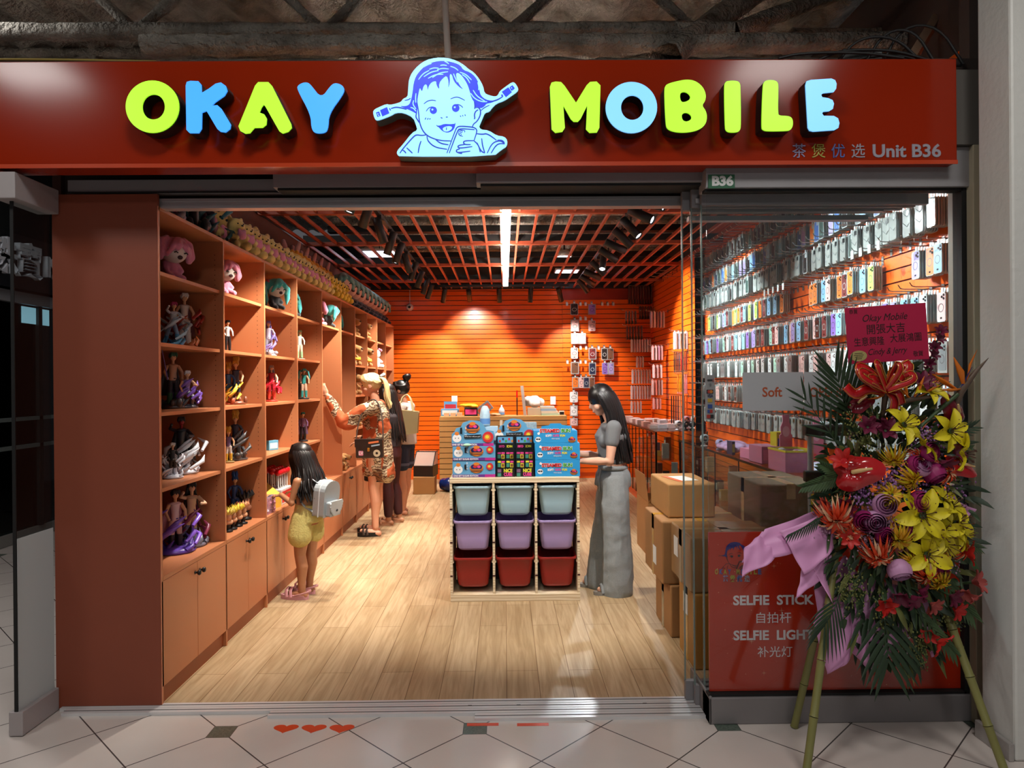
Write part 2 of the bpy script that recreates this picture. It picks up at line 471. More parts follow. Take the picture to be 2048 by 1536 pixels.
# ---- fixed window bay at the right
PL = mat('plinth_metal', '#807c7c', 0.45, 0.25, var=0.08, scale=4)
b = MB().box(0.985, 2.32, 3.44, 3.56, -0.004, 0.128)
b.box(0.985, 1.0, 3.44, 3.80, -0.004, 0.135)
struct(b.build('window_plinth', PL, bevel=0.006))
struct(MB().box(0.985, 2.34, 3.43, 3.56, 2.605, 2.80).build('window_header', mat('header_grey', '#8f8d8f', 0.5, 0.1), bevel=0.004))
struct(MB().box(2.268, 2.36, 3.40, 3.60, -0.004, 2.80).build('window_jamb', mat('jamb_beige', '#a79d86', 0.5), bevel=0.004))
struct(MB().box(2.243, 2.268, 3.45, 3.52, 0.128, 2.605).box(0.985, 2.25, 3.45, 3.50, 2.592, 2.606).box(0.985, 2.25, 3.45, 3.50, 0.127, 0.140).build('window_gasket', RUBBER))
struct(MB().box(0.998, 2.246, 3.470, 3.480, 0.135, 2.60).build('window_1', PANE))
struct(MB().box(2.36, 2.75, 3.56, 3.64, 0, 4.4).build('wall_return', mat('plain_dark_wall', '#453a36', 0.8)))

# ---- sliding glass leaves parked behind the fixed bay
EDGE = mat('glass_edge', '#7f918c', 0.15, var=0.02, alpha=0.75)
for k, (y, x0) in enumerate(((3.69, 0.93), (3.635, 0.965), (3.58, 1.0))):
    d = thing('sliding_glass_door', ('innermost', 'middle', 'outermost')[k] + ' of the three frameless sliding glass doors parked behind the shop window', 'door', (0, 0, 0), group='sliding glass doors parked at the opening')
    MB().box(x0, x0 + 1.15, y - 0.005, y + 0.005, 0.11, 2.56).build('glass_pane', PANE, d)
    MB().box(x0 - 0.003, x0 + 0.004, y - 0.006, y + 0.006, 0.11, 2.56).build('polished_edge', EDGE, d)
    MB().box(x0, x0 + 1.15, y - 0.016, y + 0.016, 0.014, 0.112).box(x0 - 0.002, x0 + 0.004, y - 0.017, y + 0.017, 0.1, 0.112).build('bottom_rail', ALU2, d)
    MB().box(x0, x0 + 1.15, y - 0.016, y + 0.016, 2.555, 2.66).build('top_rail', ALU2, d)

# ---- column at the right and the strip beside the sign
def column_mat():
    m = mat('painted_column', '#cfcfca', 0.45, var=0.04, scale=2, bump=0.35, bscale=28); return m
struct(MB().box(2.215, 3.4, 3.07, 3.288, -0.004, 4.6).build('pillar', column_mat(), bevel=0.012))
struct(MB().box(2.19, 2.213, 3.07, 3.30, -0.004, 0.075).build('baseboard_right', mat('marble_skirting', '#9c9793', 0.3, var=0.4, scale=14), bevel=0.004))
struct(MB().box(2.10, 2.40, 3.40, 3.55, 2.80, 3.16).build('trim_1', mat('grey_filler', '#5d5954', 0.6)))

# ---- left return: glass screen with its rails (frosted to knee height)
d = thing('glass_screen', 'glass side screen with frosted base standing left of the shop opening', 'screen')
MB().box(-2.350, -2.340, 3.42, 3.69, 0.11, 2.56).build('glass_pane', glass('screen_glass', (0.8, 0.84, 0.84), refl=0.02), d)
MB().box(-2.338, -2.335, 3.42, 3.69, 0.11, 0.94).build('frosted_film', glass('frosted_film', (0.7, 0.75, 0.76), refl=0.03, rough=0.3, haze=0.72), d)
MB().box(-2.353, -2.337, 3.414, 3.42, 0.11, 2.56).build('edge_strip', RUBBER, d)
MB().box(-2.378, -2.312, 3.41, 3.69, 0.0, 0.115).build('bottom_rail', mat('rail_white', '#a19a9a', 0.4, 0.1), d, bevel=0.004)
MB().box(-2.40, -2.29, 3.36, 3.69, 2.555, 2.68).build('top_rail', mat('rail_white', '#a19a9a', 0.4, 0.1), d, bevel=0.004)

# ---- corridor at the far left: neighbouring shop front
NX = -5.2
struct(MB().box(NX - 0.2, NX, -2, 14, 0, 0.12).build('baseboard_left', mat('pale_skirting', '#8b8985', 0.5)))
struct(MB().box(NX - 0.2, NX - 0.12, -2, 14, 0, 4.4).build('wall_left', mat('dark_shop_inside', '#14181a', 0.7)))
struct(MB().box(-5.4, -2.3, 13.9, 14.0, 0, 4.4).build('wall_corridor', mat('corridor_end', '#3a3a3a', 0.8)))
t = thing('neighbour_shop_front', 'dark glazed shop front across the corridor, far left', 'shop front', (NX, 0, 0))
MB().box(-0.03, -0.02, -2, 14, 0.12, 2.62).build('glazing', glass('dark_glazing', (0.4, 0.45, 0.45), refl=0.03), t)
fm = mat('mullion_dark', '#2b3030', 0.4, 0.4)
for i, y in enumerate((4.0, 6.0, 8.0, 10.0, 12.0)):
    MB().box(-0.05, 0.02, y - 0.03, y + 0.03, 0.12, 2.62).build('mullion', fm, t)
for z in (1.02, 1.32): MB().box(-0.05, 0.02, -2, 14, z - 0.02, z + 0.02).build('transom', mat('transom_grey', '#7d8684', 0.4, 0.3), t)
MB().box(-0.06, 0.05, -2, 14, 2.56, 2.68).build('head_rail', mat('rail_grey', '#8c8c90', 0.4, 0.2), t)
MB().box(-0.019, -0.012, 7.74, 8.2, 2.36, 2.54).build('lit_notice', emis('lit_notice', '#9fd4e6', 0.55), t)
s = thing('neighbour_sign', 'black fascia sign with white raised lettering across the corridor', 'sign', (NX, 0, 0))
MB().box(-0.1, 0.10, -2, 14, 2.70, 3.27).build('board', mat('sign_black', '#101116', 0.35), s)
LW = mat('letter_white', '#c9ccd4', 0.4)
LR = (PI / 2, 0, PI / 2)
for ch, y, sz in (('珠', 7.24, .38), ('寶', 7.64, .38), ('M', 8.02, .30), ('A', 8.36, .30)):
    text('letter', ch, sz, LW, (0.13, y, 2.98), s, LR, ext=0.03, bold=0.012)
# ================================================================ SHOP SIGN
SIGNM = mat('sign_orange_gloss', '#8e2205', 0.17, var=0.02, spec=0.25)
sign = thing('shop_sign', 'glossy orange fascia sign with illuminated OKAY MOBILE letters and a baby logo', 'sign', (0, 3.36, 2.70))
def S(o):           # keep world placement while hanging the part on the sign
    o.parent = sign; o.matrix_parent_inverse = Matrix.Translation((0, -3.36, -2.70)); return o
S(MB().box(-3.6, 2.165, 3.36, 3.50, 2.70, 3.195).build('fascia_board', SIGNM, bevel=0.004))
S(MB().box(-3.6, 2.165, 3.355, 3.361, 2.693, 2.712).build('bottom_trim', mat('trim_orange', '#b83c16', 0.25, coat=0.4)))
S(MB().box(-2.30, 1.0, 3.50, 3.60, 2.735, 2.75).build('soffit', SIGNM))
struct(MB().box(-3.6, 2.4, 3.50, 3.60, 2.75, 3.26).build('wall_front', mat('bulkhead_dark', '#3b322e', 0.8)))
GRN = emis('face_lime', '#a9f534', 0.9); BLU = emis('face_blue', '#3f9cff', 0.92); PALE = emis('face_pale_blue', '#7cc4ff', 0.92)
LY = 3.268
def loopz(pts, ox, oy, sc):
    out = []
    for x, y in pts:
        p = atY(ox + x / sc, oy + y / sc, LY); out.append((p.x, p.z))
    return out
def letter(name_, loops, ox, oy, sc, face, k=2):
    L = []
    for lp in loops:
        q = chaikin(lp, k) if len(lp) < 24 else lp
        L.append(loopz(q, ox, oy, sc))
    cx = sum(p[0] for p in L[0]) / len(L[0]); cz = sum(p[1] for p in L[0]) / len(L[0])
    grow = [[(cx + (x - cx) * 1.012, cz + (z - cz) * 1.012) for x, z in L[0]]] + [[(cx + (x - cx) * 1.012, cz + (z - cz) * 1.012) for x, z in h] for h in L[1:]]
    o = S(curve_shape('letter', grow, 0.036, BLACK)); o.location = (0, 3.312, 0); o['label'] = 'raised letter ' + name_
    f = curve_shape('lit_face', L, 0.004, face); f.parent = o; f.location = (0, LY - 3.312, 0)
A_, B_, C_ = (0, 80, 2.844), (700, 80, 2.844), (1380, 80, 3.066)
letter('O', [oval(868, 380, 151, 148, 48), oval(875, 382, 65, 72, 36)], *A_, GRN)
letter('K', [[(1058, 262), (1064, 240), (1085, 234), (1130, 236), (1146, 255), (1148, 303), (1190, 278), (1228, 250), (1258, 243), (1285, 262), (1294, 290), (1278, 318), (1225, 355), (1206, 375), (1238, 372), (1260, 392), (1314, 482), (1310, 506), (1284, 526), (1255, 522), (1238, 508), (1176, 404), (1150, 414), (1148, 505), (1132, 530), (1080, 530), (1062, 512)]], *A_, BLU, 2)
letter('A', [[(1452, 262), (1470, 241), (1528, 241), (1548, 262), (1656, 478), (1660, 500), (1640, 522), (1608, 532), (1590, 520), (1512, 382), (1500, 368), (1488, 384), (1476, 414), (1504, 424), (1518, 448), (1515, 482), (1494, 499), (1448, 500), (1434, 516), (1422, 530), (1396, 533), (1368, 518), (1358, 492), (1400, 390)]], *A_, GRN, 2)
letter('Y', [[(1689, 280), (1698, 258), (1725, 244), (1752, 243), (1772, 260), (1829, 334), (1884, 258), (1908, 246), (1940, 254), (1960, 275), (1954, 308), (1872, 420), (1868, 500), (1852, 530), (1792, 532), (1772, 505), (1768, 425)]], *A_, BLU, 2)
letter('M', [[(1137, 268), (1146, 244), (1170, 238), (1200, 241), (1220, 262), (1285, 358), (1345, 260), (1365, 240), (1402, 238), (1424, 260), (1418, 500), (1404, 526), (1362, 528), (1342, 508), (1349, 373), (1312, 448), (1296, 465), (1272, 465), (1256, 450), (1213, 373), (1222, 500), (1208, 522), (1168, 528), (1147, 508)]], *B_, GRN, 2)
letter('O', [oval(1600, 385, 146, 145, 48), oval(1605, 386, 64, 70, 36)], *B_, PALE)
letter('B', [[(1787, 285), (1794, 258), (1820, 246), (1860, 236), (1910, 226), (1960, 232), (2004, 265), (2024, 310), (2020, 348), (2000, 374), (2022, 402), (2031, 440), (2020, 485), (1980, 514), (1915, 527), (1850, 525), (1804, 508), (1795, 475)],
             [(1874, 312), (1888, 295), (1915, 297), (1938, 320), (1930, 343), (1900, 356), (1880, 352)], [(1884, 428), (1902, 412), (1928, 417), (1945, 438), (1935, 458), (1910, 467), (1890, 458)]], *B_, GRN, 2)
letter('I', [[(209, 282), (216, 258), (238, 252), (284, 252), (304, 264), (308, 290), (311, 530), (304, 558), (284, 567), (238, 567), (220, 556), (214, 535)]], *C_, GRN, 2)
letter('L', [[(446, 280), (454, 256), (476, 248), (512, 248), (536, 260), (540, 285), (537, 450), (545, 466), (600, 467), (622, 478), (630, 500), (628, 530), (616, 552), (595, 558), (470, 560), (446, 552), (437, 535)]], *C_, GRN, 2)
letter('E', [[(707, 278), (714, 254), (740, 246), (865, 238), (888, 248), (897, 270), (894, 300), (880, 320), (815, 327), (803, 338), (808, 352), (845, 358), (872, 370), (881, 392), (874, 424), (852, 437), (816, 440), (808, 452), (818, 466), (880, 467), (906, 482), (914, 510), (908, 540), (885, 553), (755, 562), (732, 556), (722, 538)]], *C_, PALE, 2)
# small flat lettering, bottom right
def stext(body, px, py, h, m, wpx, bold=0.004):
    p = atY(px, py, 3.358); w = wpx * 3.358 / FPX
    return S(text('small_letters', body, h, m, (p.x, 3.358, p.z), ext=0.002, bold=bold, width=w))
SL = [mat('vinyl_' + n, c, 0.45, var=0.02) for n, c in (('lilac', '#8a86a8'), ('olive', '#a39a3c'), ('blue', '#4c64a4'), ('grey', '#96929c'))]
for i, (ch, px) in enumerate((('茶', 1598), ('煲', 1637), ('优', 1676), ('选', 1716))):
    stext(ch, px, 304, 0.072, SL[i], 27, 0.0)
stext('Unit B36', 1813, 303, 0.085, SL[3], 138, 0.002)

# ---- the baby logo: a lit cut-out with blue line art
BASE = emis('logo_face', '#92d8ff', 0.92); INK = emis('logo_ink', '#1230e6', 1.0); INK2 = emis('logo_line', '#2a3fae', 0.9)
O_ = (740, 100, 6.4)
out = [(38, 800), (60, 762), (130, 730), (210, 695), (262, 706), (335, 690), (400, 668), (422, 630), (482, 603), (488, 540), (492, 470), (500, 380), (540, 290), (620, 200), (720, 132), (850, 102), (980, 104), (1110, 140), (1210, 200), (1260, 248), (1330, 290), (1400, 375), (1450, 470), (1466, 555), (1520, 582), (1605, 602), (1640, 580), (1660, 530), (1740, 470), (1820, 414), (1855, 424), (1900, 495), (1890, 532), (1800, 595), (1720, 650), (1620, 685), (1560, 745), (1530, 790), (1470, 805), (1440, 880), (1410, 950), (1396, 985), (1420, 1022), (1520, 1032), (1620, 1098), (1720, 1112), (1760, 1160), (1752, 1235), (1690, 1272), (1580, 1362), (380, 1364), (345, 1335), (350, 1290), (420, 1215), (540, 1062), (608, 1030), (592, 970), (555, 865), (430, 803), (330, 803), (270, 842), (130, 895), (84, 903), (60, 880)]
lo = loopz(chaikin(out, 1), *O_)
logo = S(curve_shape('logo_body', [[(x * 1.0, z) for x, z in lo]], 0.036, mat('logo_return', '#4d554c', 0.5))); logo.location = (0, 3.312, 0); logo['label'] = 'lit baby logo cut-out'
f = curve_shape('lit_face', [lo], 0.004, BASE); f.parent = logo; f.location = (0, LY - 3.312, 0)
def ink(name_, loops, dy, m, k=1):
    o = curve_shape(name_, [loopz(chaikin(l, k) if k else l, *O_) for l in loops], 0.0006, m)
    o.parent = logo; o.location = (0, LY - 0.0045 - dy - 3.312, 0)
hair = [(600, 825), (560, 800), (500, 770), (430, 742), (385, 722), (455, 725), (505, 705), (530, 640), (548, 540), (560, 430), (590, 340), (640, 275), (700, 215), (780, 170), (880, 146), (990, 148), (1090, 172), (1160, 205), (1195, 262), (1280, 290), (1350, 350), (1392, 430), (1402, 530), (1420, 590), (1480, 640), (1560, 655), (1620, 645), (1560, 680), (1490, 690), (1470, 722), (1420, 755), (1372, 728), (1345, 745), (1352, 690), (1300, 625), (1268, 500), (1240, 430), (1190, 350), (1140, 300), (1100, 300), (1110, 380), (1150, 460), (1200, 515), (1130, 470), (1070, 400), (1050, 320), (1020, 310), (1025, 420), (1000, 500), (1010, 420), (985, 330), (930, 370), (885, 430), (888, 515), (850, 450), (850, 400), (790, 415), (750, 470), (742, 530), (728, 440), (690, 455), (665, 545), (640, 480), (622, 560), (606, 660), (612, 740)]
ink('hair_print', [hair], 0, INK)
streaks = [((622, 385), (680, 310), (760, 268)), ((690, 350), (780, 290), (880, 270)), ((745, 370), (840, 320), (940, 318)), ((800, 360), (890, 300), (1000, 285)), ((860, 260), (930, 240), (1010, 250)), ((900, 205), (940, 198), (985, 206)), ((1030, 215), (1090, 235), (1130, 270)), ((760, 255), (820, 235), (880, 240)), ((1180, 320), (1240, 360), (1280, 430)), ((1150, 290), (1230, 320), (1300, 390)), ((1320, 520), (1370, 600), (1470, 660)), ((1290, 560), (1330, 620), (1400, 660)), ((1380, 420), (1395, 480), (1390, 520)), ((1360, 640), (1430, 668), (1500, 668)), ((590, 560), (584, 620), (588, 680)), ((560, 650), (548, 700), (590, 760)), ((520, 740), (560, 752), (590, 790)), ((1070, 310), (1085, 350), (1120, 420)), ((1120, 320), (1160, 380), (1210, 440)), ((955, 150), (985, 165), (1010, 185)), ((690, 225), (740, 195), (790, 180))]
def strokes(name_, lines, r, m, dy, parent=None, closed=False):
    b = MB()
    for ln in lines:
        q = chaikin(list(ln), 2, False)
        pts = [atY(O_[0] + x / O_[2], O_[1] + y / O_[2], LY) for x, y in q]
        n = len(pts)
        b.tube([(p.x, 0, p.z) for p in pts], [r * (0.45 + 0.55 * math.sin(PI * (0.12 + 0.76 * i / (n - 1)))) for i in range(n)], 6)
    o = b.build(name_, m, logo); o.location = (0, LY - 0.004 - dy - 3.312, 0)
strokes('streak_print', streaks, 0.0028, BASE, 0.001)
LOGO_LINES = lines = [((600, 800), (585, 860), (610, 900), (632, 935)), ((600, 660), (622, 780), (632, 930), (680, 1050), (760, 1120), (900, 1165), (1035, 1168)), ((730, 1105), (740, 1170), (830, 1250), (990, 1275)), ((830, 1140), (900, 1200), (1005, 1218)), ((720, 1090), (660, 1100), (600, 1088), (560, 1110), (420, 1270), (385, 1325)), ((420, 1285), (445, 1300), (462, 1326)), ((470, 1255), (545, 1325)), ((655, 1168), (630, 1240), (618, 1322)), ((1340, 745), (1380, 735), (1414, 765), (1415, 840), (1370, 920), (1325, 950), (1310, 990)), ((1385, 770), (1350, 790), (1335, 840), (1345, 880), (1330, 885)), ((1335, 660), (1345, 720), (1340, 760)),
         ((985, 1325), (1090, 1040), (1115, 990), (1160, 978), (1310, 990), (1360, 1010), (1370, 1050), (1330, 1170)), ((1015, 1325), (1120, 1040), (1150, 1008), (1340, 1025)), ((1330, 1165), (1210, 1165), (1195, 1190), (1215, 1215), (1290, 1215)), ((1210, 1215), (1140, 1222), (1122, 1245), (1150, 1262), (1310, 1240)), ((1150, 1270), (1110, 1280), (1105, 1305), (1130, 1318), (1285, 1298)), ((1110, 1310), (1150, 1325), (1180, 1328)), ((1330, 1165), (1390, 1220), (1412, 1315)), ((1365, 1075), (1440, 1085), (1500, 1072), (1620, 1160)), ((1500, 1325), (1560, 1200), (1640, 1165), (1690, 1175), (1720, 1210)), ((1550, 1325), (1600, 1240), (1650, 1200), (1720, 1205)), ((1720, 1210), (1715, 1185), (1690, 1160), (1630, 1158)), ((1430, 1135), (1440, 1230), (1470, 1322)), ((1370, 1190), (1420, 1300), (1470, 1322)), ((270, 755), (330, 735), (400, 745), (470, 765)), ((1700, 600), (1640, 640), (1560, 665), (1500, 668))]
strokes('outline_print', lines, 0.0032, INK2, 0.0005)
thin = [((690, 695), (740, 655), (800, 645), (845, 655)), ((1030, 630), (1100, 605), (1150, 615), (1215, 650)), ((720, 790), (750, 745), (800, 730), (845, 745)), ((1060, 735), (1110, 698), (1160, 712), (1190, 742)), ((705, 895), (718, 870)), ((735, 897), (748, 875)), ((762, 892), (775, 880)), ((1155, 845), (1165, 860)), ((1185, 838), (1192, 855)), ((1215, 830), (1222, 848)), ((905, 868), (928, 878)), ((972, 864), (996, 862)), ((852, 966), (870, 985), (900, 985)), ((1090, 940), (1085, 975)), ((980, 995), (978, 1030)), ((445, 650), (500, 640), (520, 620)), ((1420, 780), (1460, 745), (1530, 710))]
for q_ in thin: strokes('fine_print', [q_], 0.0022, INK2, 0.0005)
ink('mouth_print', [[(862, 972), (900, 972), (950, 950), (1030, 955), (1092, 948), (1085, 1000), (1050, 1045), (990, 1065), (930, 1045), (890, 1005)], [(925, 1010), (960, 985), (1020, 975), (1055, 990), (1045, 1020), (1000, 1050), (950, 1048)]], 0, INK)
for cx, cy, rx, ry in ((812, 778, 46, 46), (1098, 748, 48, 50)):
    ink('eye_print', [oval(cx, cy, rx, ry, 28), oval(cx - 12, cy - 10, 13, 13, 14)], 0.0006, INK, 0)
ink('camera_print', [oval(1168, 1048, 18, 18, 18), oval(1168, 1048, 9, 9, 12)], 0, INK2, 0)
ink('camera_print', [oval(1156, 1086, 17, 17, 18), oval(1156, 1086, 9, 9, 12)], 0, INK2, 0)
strokes('camera_frame_print', [((1145, 1025), (1220, 1035), (1210, 1060)), ((1145, 1025), (1130, 1095), (1190, 1110))], 0.0018, INK2, 0.0005)
ink('plug_print', [[(130, 775), (220, 735), (250, 815), (160, 855)]], 0, INK, 0)
ink('plug_print', [[(78, 805), (120, 792), (138, 848), (98, 864)], [(92, 818), (108, 814), (112, 828), (97, 832)], [(104, 840), (118, 836), (122, 850), (108, 853)]], 0, INK, 0)
ink('plug_print', [[(244, 752), (258, 747), (272, 776), (258, 782)]], 0, INK, 0)
ink('plug_print', [[(1686, 540), (1770, 482), (1816, 545), (1740, 610)]], 0, INK, 0)
ink('plug_print', [[(1784, 485), (1822, 455), (1854, 495), (1812, 530)], [(1802, 488), (1814, 480), (1822, 490), (1810, 500)], [(1820, 508), (1834, 498), (1842, 508), (1828, 518)]], 0, INK, 0)
ink('plug_print', [[(1676, 580), (1694, 570), (1708, 596), (1692, 608)]], 0, INK, 0)
# ---- unit number plates
t = thing('unit_plate', 'green B36 unit number plate on the grey window header', 'sign')
p = atY(1443, 363, 3.425)
MB().cb((p.x, 3.427, p.z), (0.128, 0.006, 0.066)).build('plate', mat('plate_green', '#1c5a3a', 0.4), t)
text('number', 'B36', 0.062, mat('plate_white', '#c9cbc9', 0.4), (p.x + .004, 3.4235, p.z), t, bold=0.003, width=0.104)
t = thing('unit_sticker', 'small grey B 36 sticker under the green plate', 'sticker')
p = atY(1427, 393, 3.56)
MB().cb((p.x, 3.572, p.z), (0.085, 0.002, 0.028)).build('label_strip', mat('sticker_grey', '#a6a5a2', 0.5), t)
text('number', 'B 36', 0.022, BLACK, (p.x, 3.5705, p.z), t, width=0.062)
# ================================================================ CEILING, GRILLE, LAMPS
def sprayed():
    m = bpy.data.materials.new('sprayed_fireproofing'); m.use_nodes = True; nt = m.node_tree; b = nt.nodes['Principled BSDF']
    tc = N(nt, 'ShaderNodeTexCoord')
    n1 = N(nt, 'ShaderNodeTexNoise'); n1.inputs['Scale'].default_value = 5; n1.inputs['Detail'].default_value = 6
    n2 = N(nt, 'ShaderNodeTexNoise'); n2.inputs['Scale'].default_value = 34; n2.inputs['Detail'].default_value = 3
    for n in (n1, n2): nt.links.new(tc.outputs['Object'], n.inputs['Vector'])
    r = N(nt, 'ShaderNodeValToRGB'); r.color_ramp.elements[0].position = 0.3; r.color_ramp.elements[0].color = (*lin('#7c766c'), 1); r.color_ramp.elements[1].position = 0.7; r.color_ramp.elements[1].color = (*lin('#cac4b8'), 1)
    nt.links.new(n1.outputs[0], r.inputs[0])
    nt.links.new(r.outputs[0], b.inputs['Base Color'])
    bp = N(nt, 'ShaderNodeBump'); bp.inputs['Strength'].default_value = 1.0; bp.inputs['Distance'].default_value = 0.06
    nt.links.new(n2.outputs[0], bp.inputs['Height']); nt.links.new(bp.outputs[0], b.inputs['Normal'])
    b.inputs['Roughness'].default_value = 0.95
    return m
FP = sprayed()
def rough_bar(b, p0, p1, w, h, seed, n=26, amp=0.014):
    """sprayed steel member: lumpy rounded bar"""
    p0, p1 = Vector(p0), Vector(p1); d = p1 - p0; L = d.length; R = frame_from(d, (0, 0, 1))
    n = max(6, int(L / 0.09)); k = 12
    def fn(u, v):
        a = 2 * PI * u
        c, s_ = math.cos(a), math.sin(a)
        sq = 1 / max(abs(c), abs(s_)) ** 0.6
        q = Vector((c * h / 2 * sq, s_ * w / 2 * sq, v * L))
        nn = noise.noise(Vector((c * 1.3 + seed, s_ * 1.3, v * L * 5))) + 0.5 * noise.noise(Vector((c * 4 + seed, s_ * 4, v * L * 16)))
        q.x += c * nn * amp; q.y += s_ * nn * amp
        return p0 + R @ q
    b.grid(fn, k, n)
# corrugated deck over everything
def deck(x0, x1, y0, y1, z, name, across=True):
    b = MB(); n = int((x1 - x0) / 0.05)
    prof = []
    for i in range(n + 1):
        x = x0 + i * 0.05; ph = i % 6
        zz = z + (0.0 if ph in (0, 1) else (0.06 if ph in (3, 4) else 0.03))
        prof.append((x, zz + 0.012 * noise.noise(Vector((x * 3, 1.7, 0)))))
    m = int((y1 - y0) / 0.25)
    vs = [(x, y0 + (y1 - y0) * j / m, zz + 0.012 * noise.noise(Vector((x * 4, j * 0.9, 3)))) for j in range(m + 1) for x, zz in prof]
    w = len(prof)
    b.add(vs, [(j * w + i, j * w + i + 1, (j + 1) * w + i + 1, (j + 1) * w + i) for j in range(m) for i in range(w - 1)], 0, True)
    return struct(b.build(name, FP))
deck(-7.2, 4.2, -2.5, 13.9, 4.62, 'ceiling')
# open-web joists over the walkway
def joist(name, y, zb, zt, x0, x1, w, off, label):
    t = MB()
    rough_bar(t, (x0, y, zb), (x1, y, zb), w, w * 0.8, y * 3)
    rough_bar(t, (x0, y, zt), (x1, y, zt), w, w * 0.8, y * 5)
    x = x0 + off; i = 0
    while x < x1 - 0.3:
        rough_bar(t, (x, y, zb), (x + 0.62, y, zt), 0.075, 0.06, i)
        rough_bar(t, (x + 1.24, y, zb), (x + 0.62, y, zt), 0.075, 0.06, i + 9)
        rough_bar(t, (x + 0.62, y, zb), (x + 0.62, y, zt), 0.06, 0.05, i + 5)
        x += 1.24; i += 1
    return struct(t.build(name, FP))
joist('ceiling_joist', 4.75, 4.02, 4.58, -5.0, 1.55, 0.12, 0.1, '')
joist('ceiling_joist', 6.3, 4.12, 4.60, -6.0, 4.0, 0.10, 0.5, '')
joist('ceiling_joist', 3.9, 4.18, 4.60, -5.5, 4.0, 0.07, 0.9, '')
b = MB()
rough_bar(b, (1.05, 4.55, 3.75), (2.1, 5.4, 4.75), 0.22, 0.16, 3)
rough_bar(b, (1.55, 4.75, 4.02), (2.6, 5.2, 4.55), 0.12, 0.10, 7)
rough_bar(b, (2.0, 4.9, 4.05), (3.6, 4.9, 4.05), 0.11, 0.10, 11)
struct(b.build('ceiling_brace', FP))
t = thing('sprinkler_pipe', 'white drop pipe hanging from the sprayed ceiling above the sign', 'pipe')
MB().cyl((-0.38, 4.5, 4.62), (-0.33, 4.45, 3.60), 0.021, mi=0).build('pipe', mat('pipe_pale', '#d9cdc4', 0.5), t)
# conduits and loose cables along the top of the sign
def cable(name, label, pts, r, m, cat='cable', group=None):
    return tag(MB().tube([Vector(p) for p in chaikin3(pts)], r, 6).build(name, m), label, cat, group)
def chaikin3(p, k=2):
    p = [Vector(q) for q in p]
    for _ in range(k):
        q = [p[0]]
        for i in range(len(p) - 1): q += [p[i] * .75 + p[i + 1] * .25, p[i] * .25 + p[i + 1] * .75]
        p = q + [p[-1]]
    return p
CB = mat('cable_black', '#111112', 0.5); CW = mat('cable_pale', '#8f8d86', 0.5); CY = mat('cable_yellow', '#8f7a2f', 0.5)
cable('cable', 'yellow cable lying along the sign top at the far left', [(-3.4, 3.5, 3.265), (-2.4, 3.5, 3.272), (-1.7, 3.52, 3.265)], 0.006, CY)
cable('cable', 'long black cable lying along the sign top left of the baby logo', [(-2.3, 3.46, 3.215), (-1.6, 3.44, 3.21), (-1.0, 3.46, 3.23), (-0.5, 3.44, 3.205)], 0.007, CB)
cable('cable', 'pale cable lying along the sign top above MOBILE', [(0.2, 3.487, 3.205), (1.0, 3.489, 3.212), (1.6, 3.49, 3.21), (2.1, 3.49, 3.212)], 0.007, CW)
random.seed(4)
for i, (a, h, w) in enumerate(((1.42, 0.03, 0.5), (1.62, 0.05, 0.42), (1.72, 0.12, 0.30), (1.86, 0.16, 0.24), (1.95, 0.19, 0.3), (1.55, 0.025, 0.7), (1.78, 0.06, 0.35))):
    cable('cable', 'black cable loop on the sign top at the right, %s from the left' % nth(i + 1), [(a - 0.1, 3.375 + .0165 * i, 3.205), (a, 3.375 + .0165 * i, 3.20 + h), (a + w * .6, 3.377 + .0165 * i, 3.205 + h), (a + w, 3.375 + .0165 * i, 3.205)], 0.007, CB, group='cable loops on the sign top')
t = thing('power_adapter', 'black power adapter among the cables on the sign top', 'adapter', (1.80, 3.55, 3.262))
MB().box(-0.10, 0.06, -0.03, 0.03, 0.0, 0.06).build('housing', BLACK, t, bevel=0.006)
MB().box(0.06, 0.10, -0.02, 0.02, 0.012, 0.05).build('plug', mat('adapter_grey', '#565a5c', 0.5), t)
t = thing('timber_batten', 'pale timber batten leaning by the cables near the column', 'batten')
MB().tube([(2.05, 3.68, 3.2), (2.55, 4.15, 3.78)], [0.045, 0.045], 4, flat=0.4, smooth=False).build('batten', mat('pale_timber', '#a58d75', 0.7), t)

# ---- shop ceiling above the grille: deck ribs and dark beams across
b = MB()
y = 4.6; k = 0
while y < 12.2:
    rough_bar(b, (-2.3, y, 3.86 + 0.03 * (k % 2)), (2.6, y, 3.86 + 0.03 * (k % 2)), 0.14, 0.11, k * 2.1, amp=0.022)
    y += 0.42; k += 1
struct(b.build('ceiling_beams', FP))
b = MB()
for y in (5.05, 7.6, 9.4, 11.3): b.box(-2.3, 2.6, y - 0.07, y + 0.07, 3.66, 3.74)
struct(b.build('ceiling_duct', BLACK))
GR = mat('grille_orange', '#a8482a', 0.45); GRB = mat('grille_black', '#0f0d0d', 0.5)
b = MB()
x = -2.30
while x < 2.6:
    b.box(x - 0.011, x + 0.011, 3.95, 12.33, 3.296, 3.33, 0); x += 0.1755
for y in (5.25, 6.80, 8.33, 9.86, 11.40):
    b.box(-2.33, 2.58, y - 0.03, y + 0.03, 3.285, 3.325, 0)
    b.box(-2.33, 2.58, y - 0.034, y + 0.034, 3.326, 3.40, 1)
b.box(-2.33, 2.58, 12.26, 12.34, 3.29, 3.37, 1)
struct(b.build('ceiling_grille', [GR, GRB]))

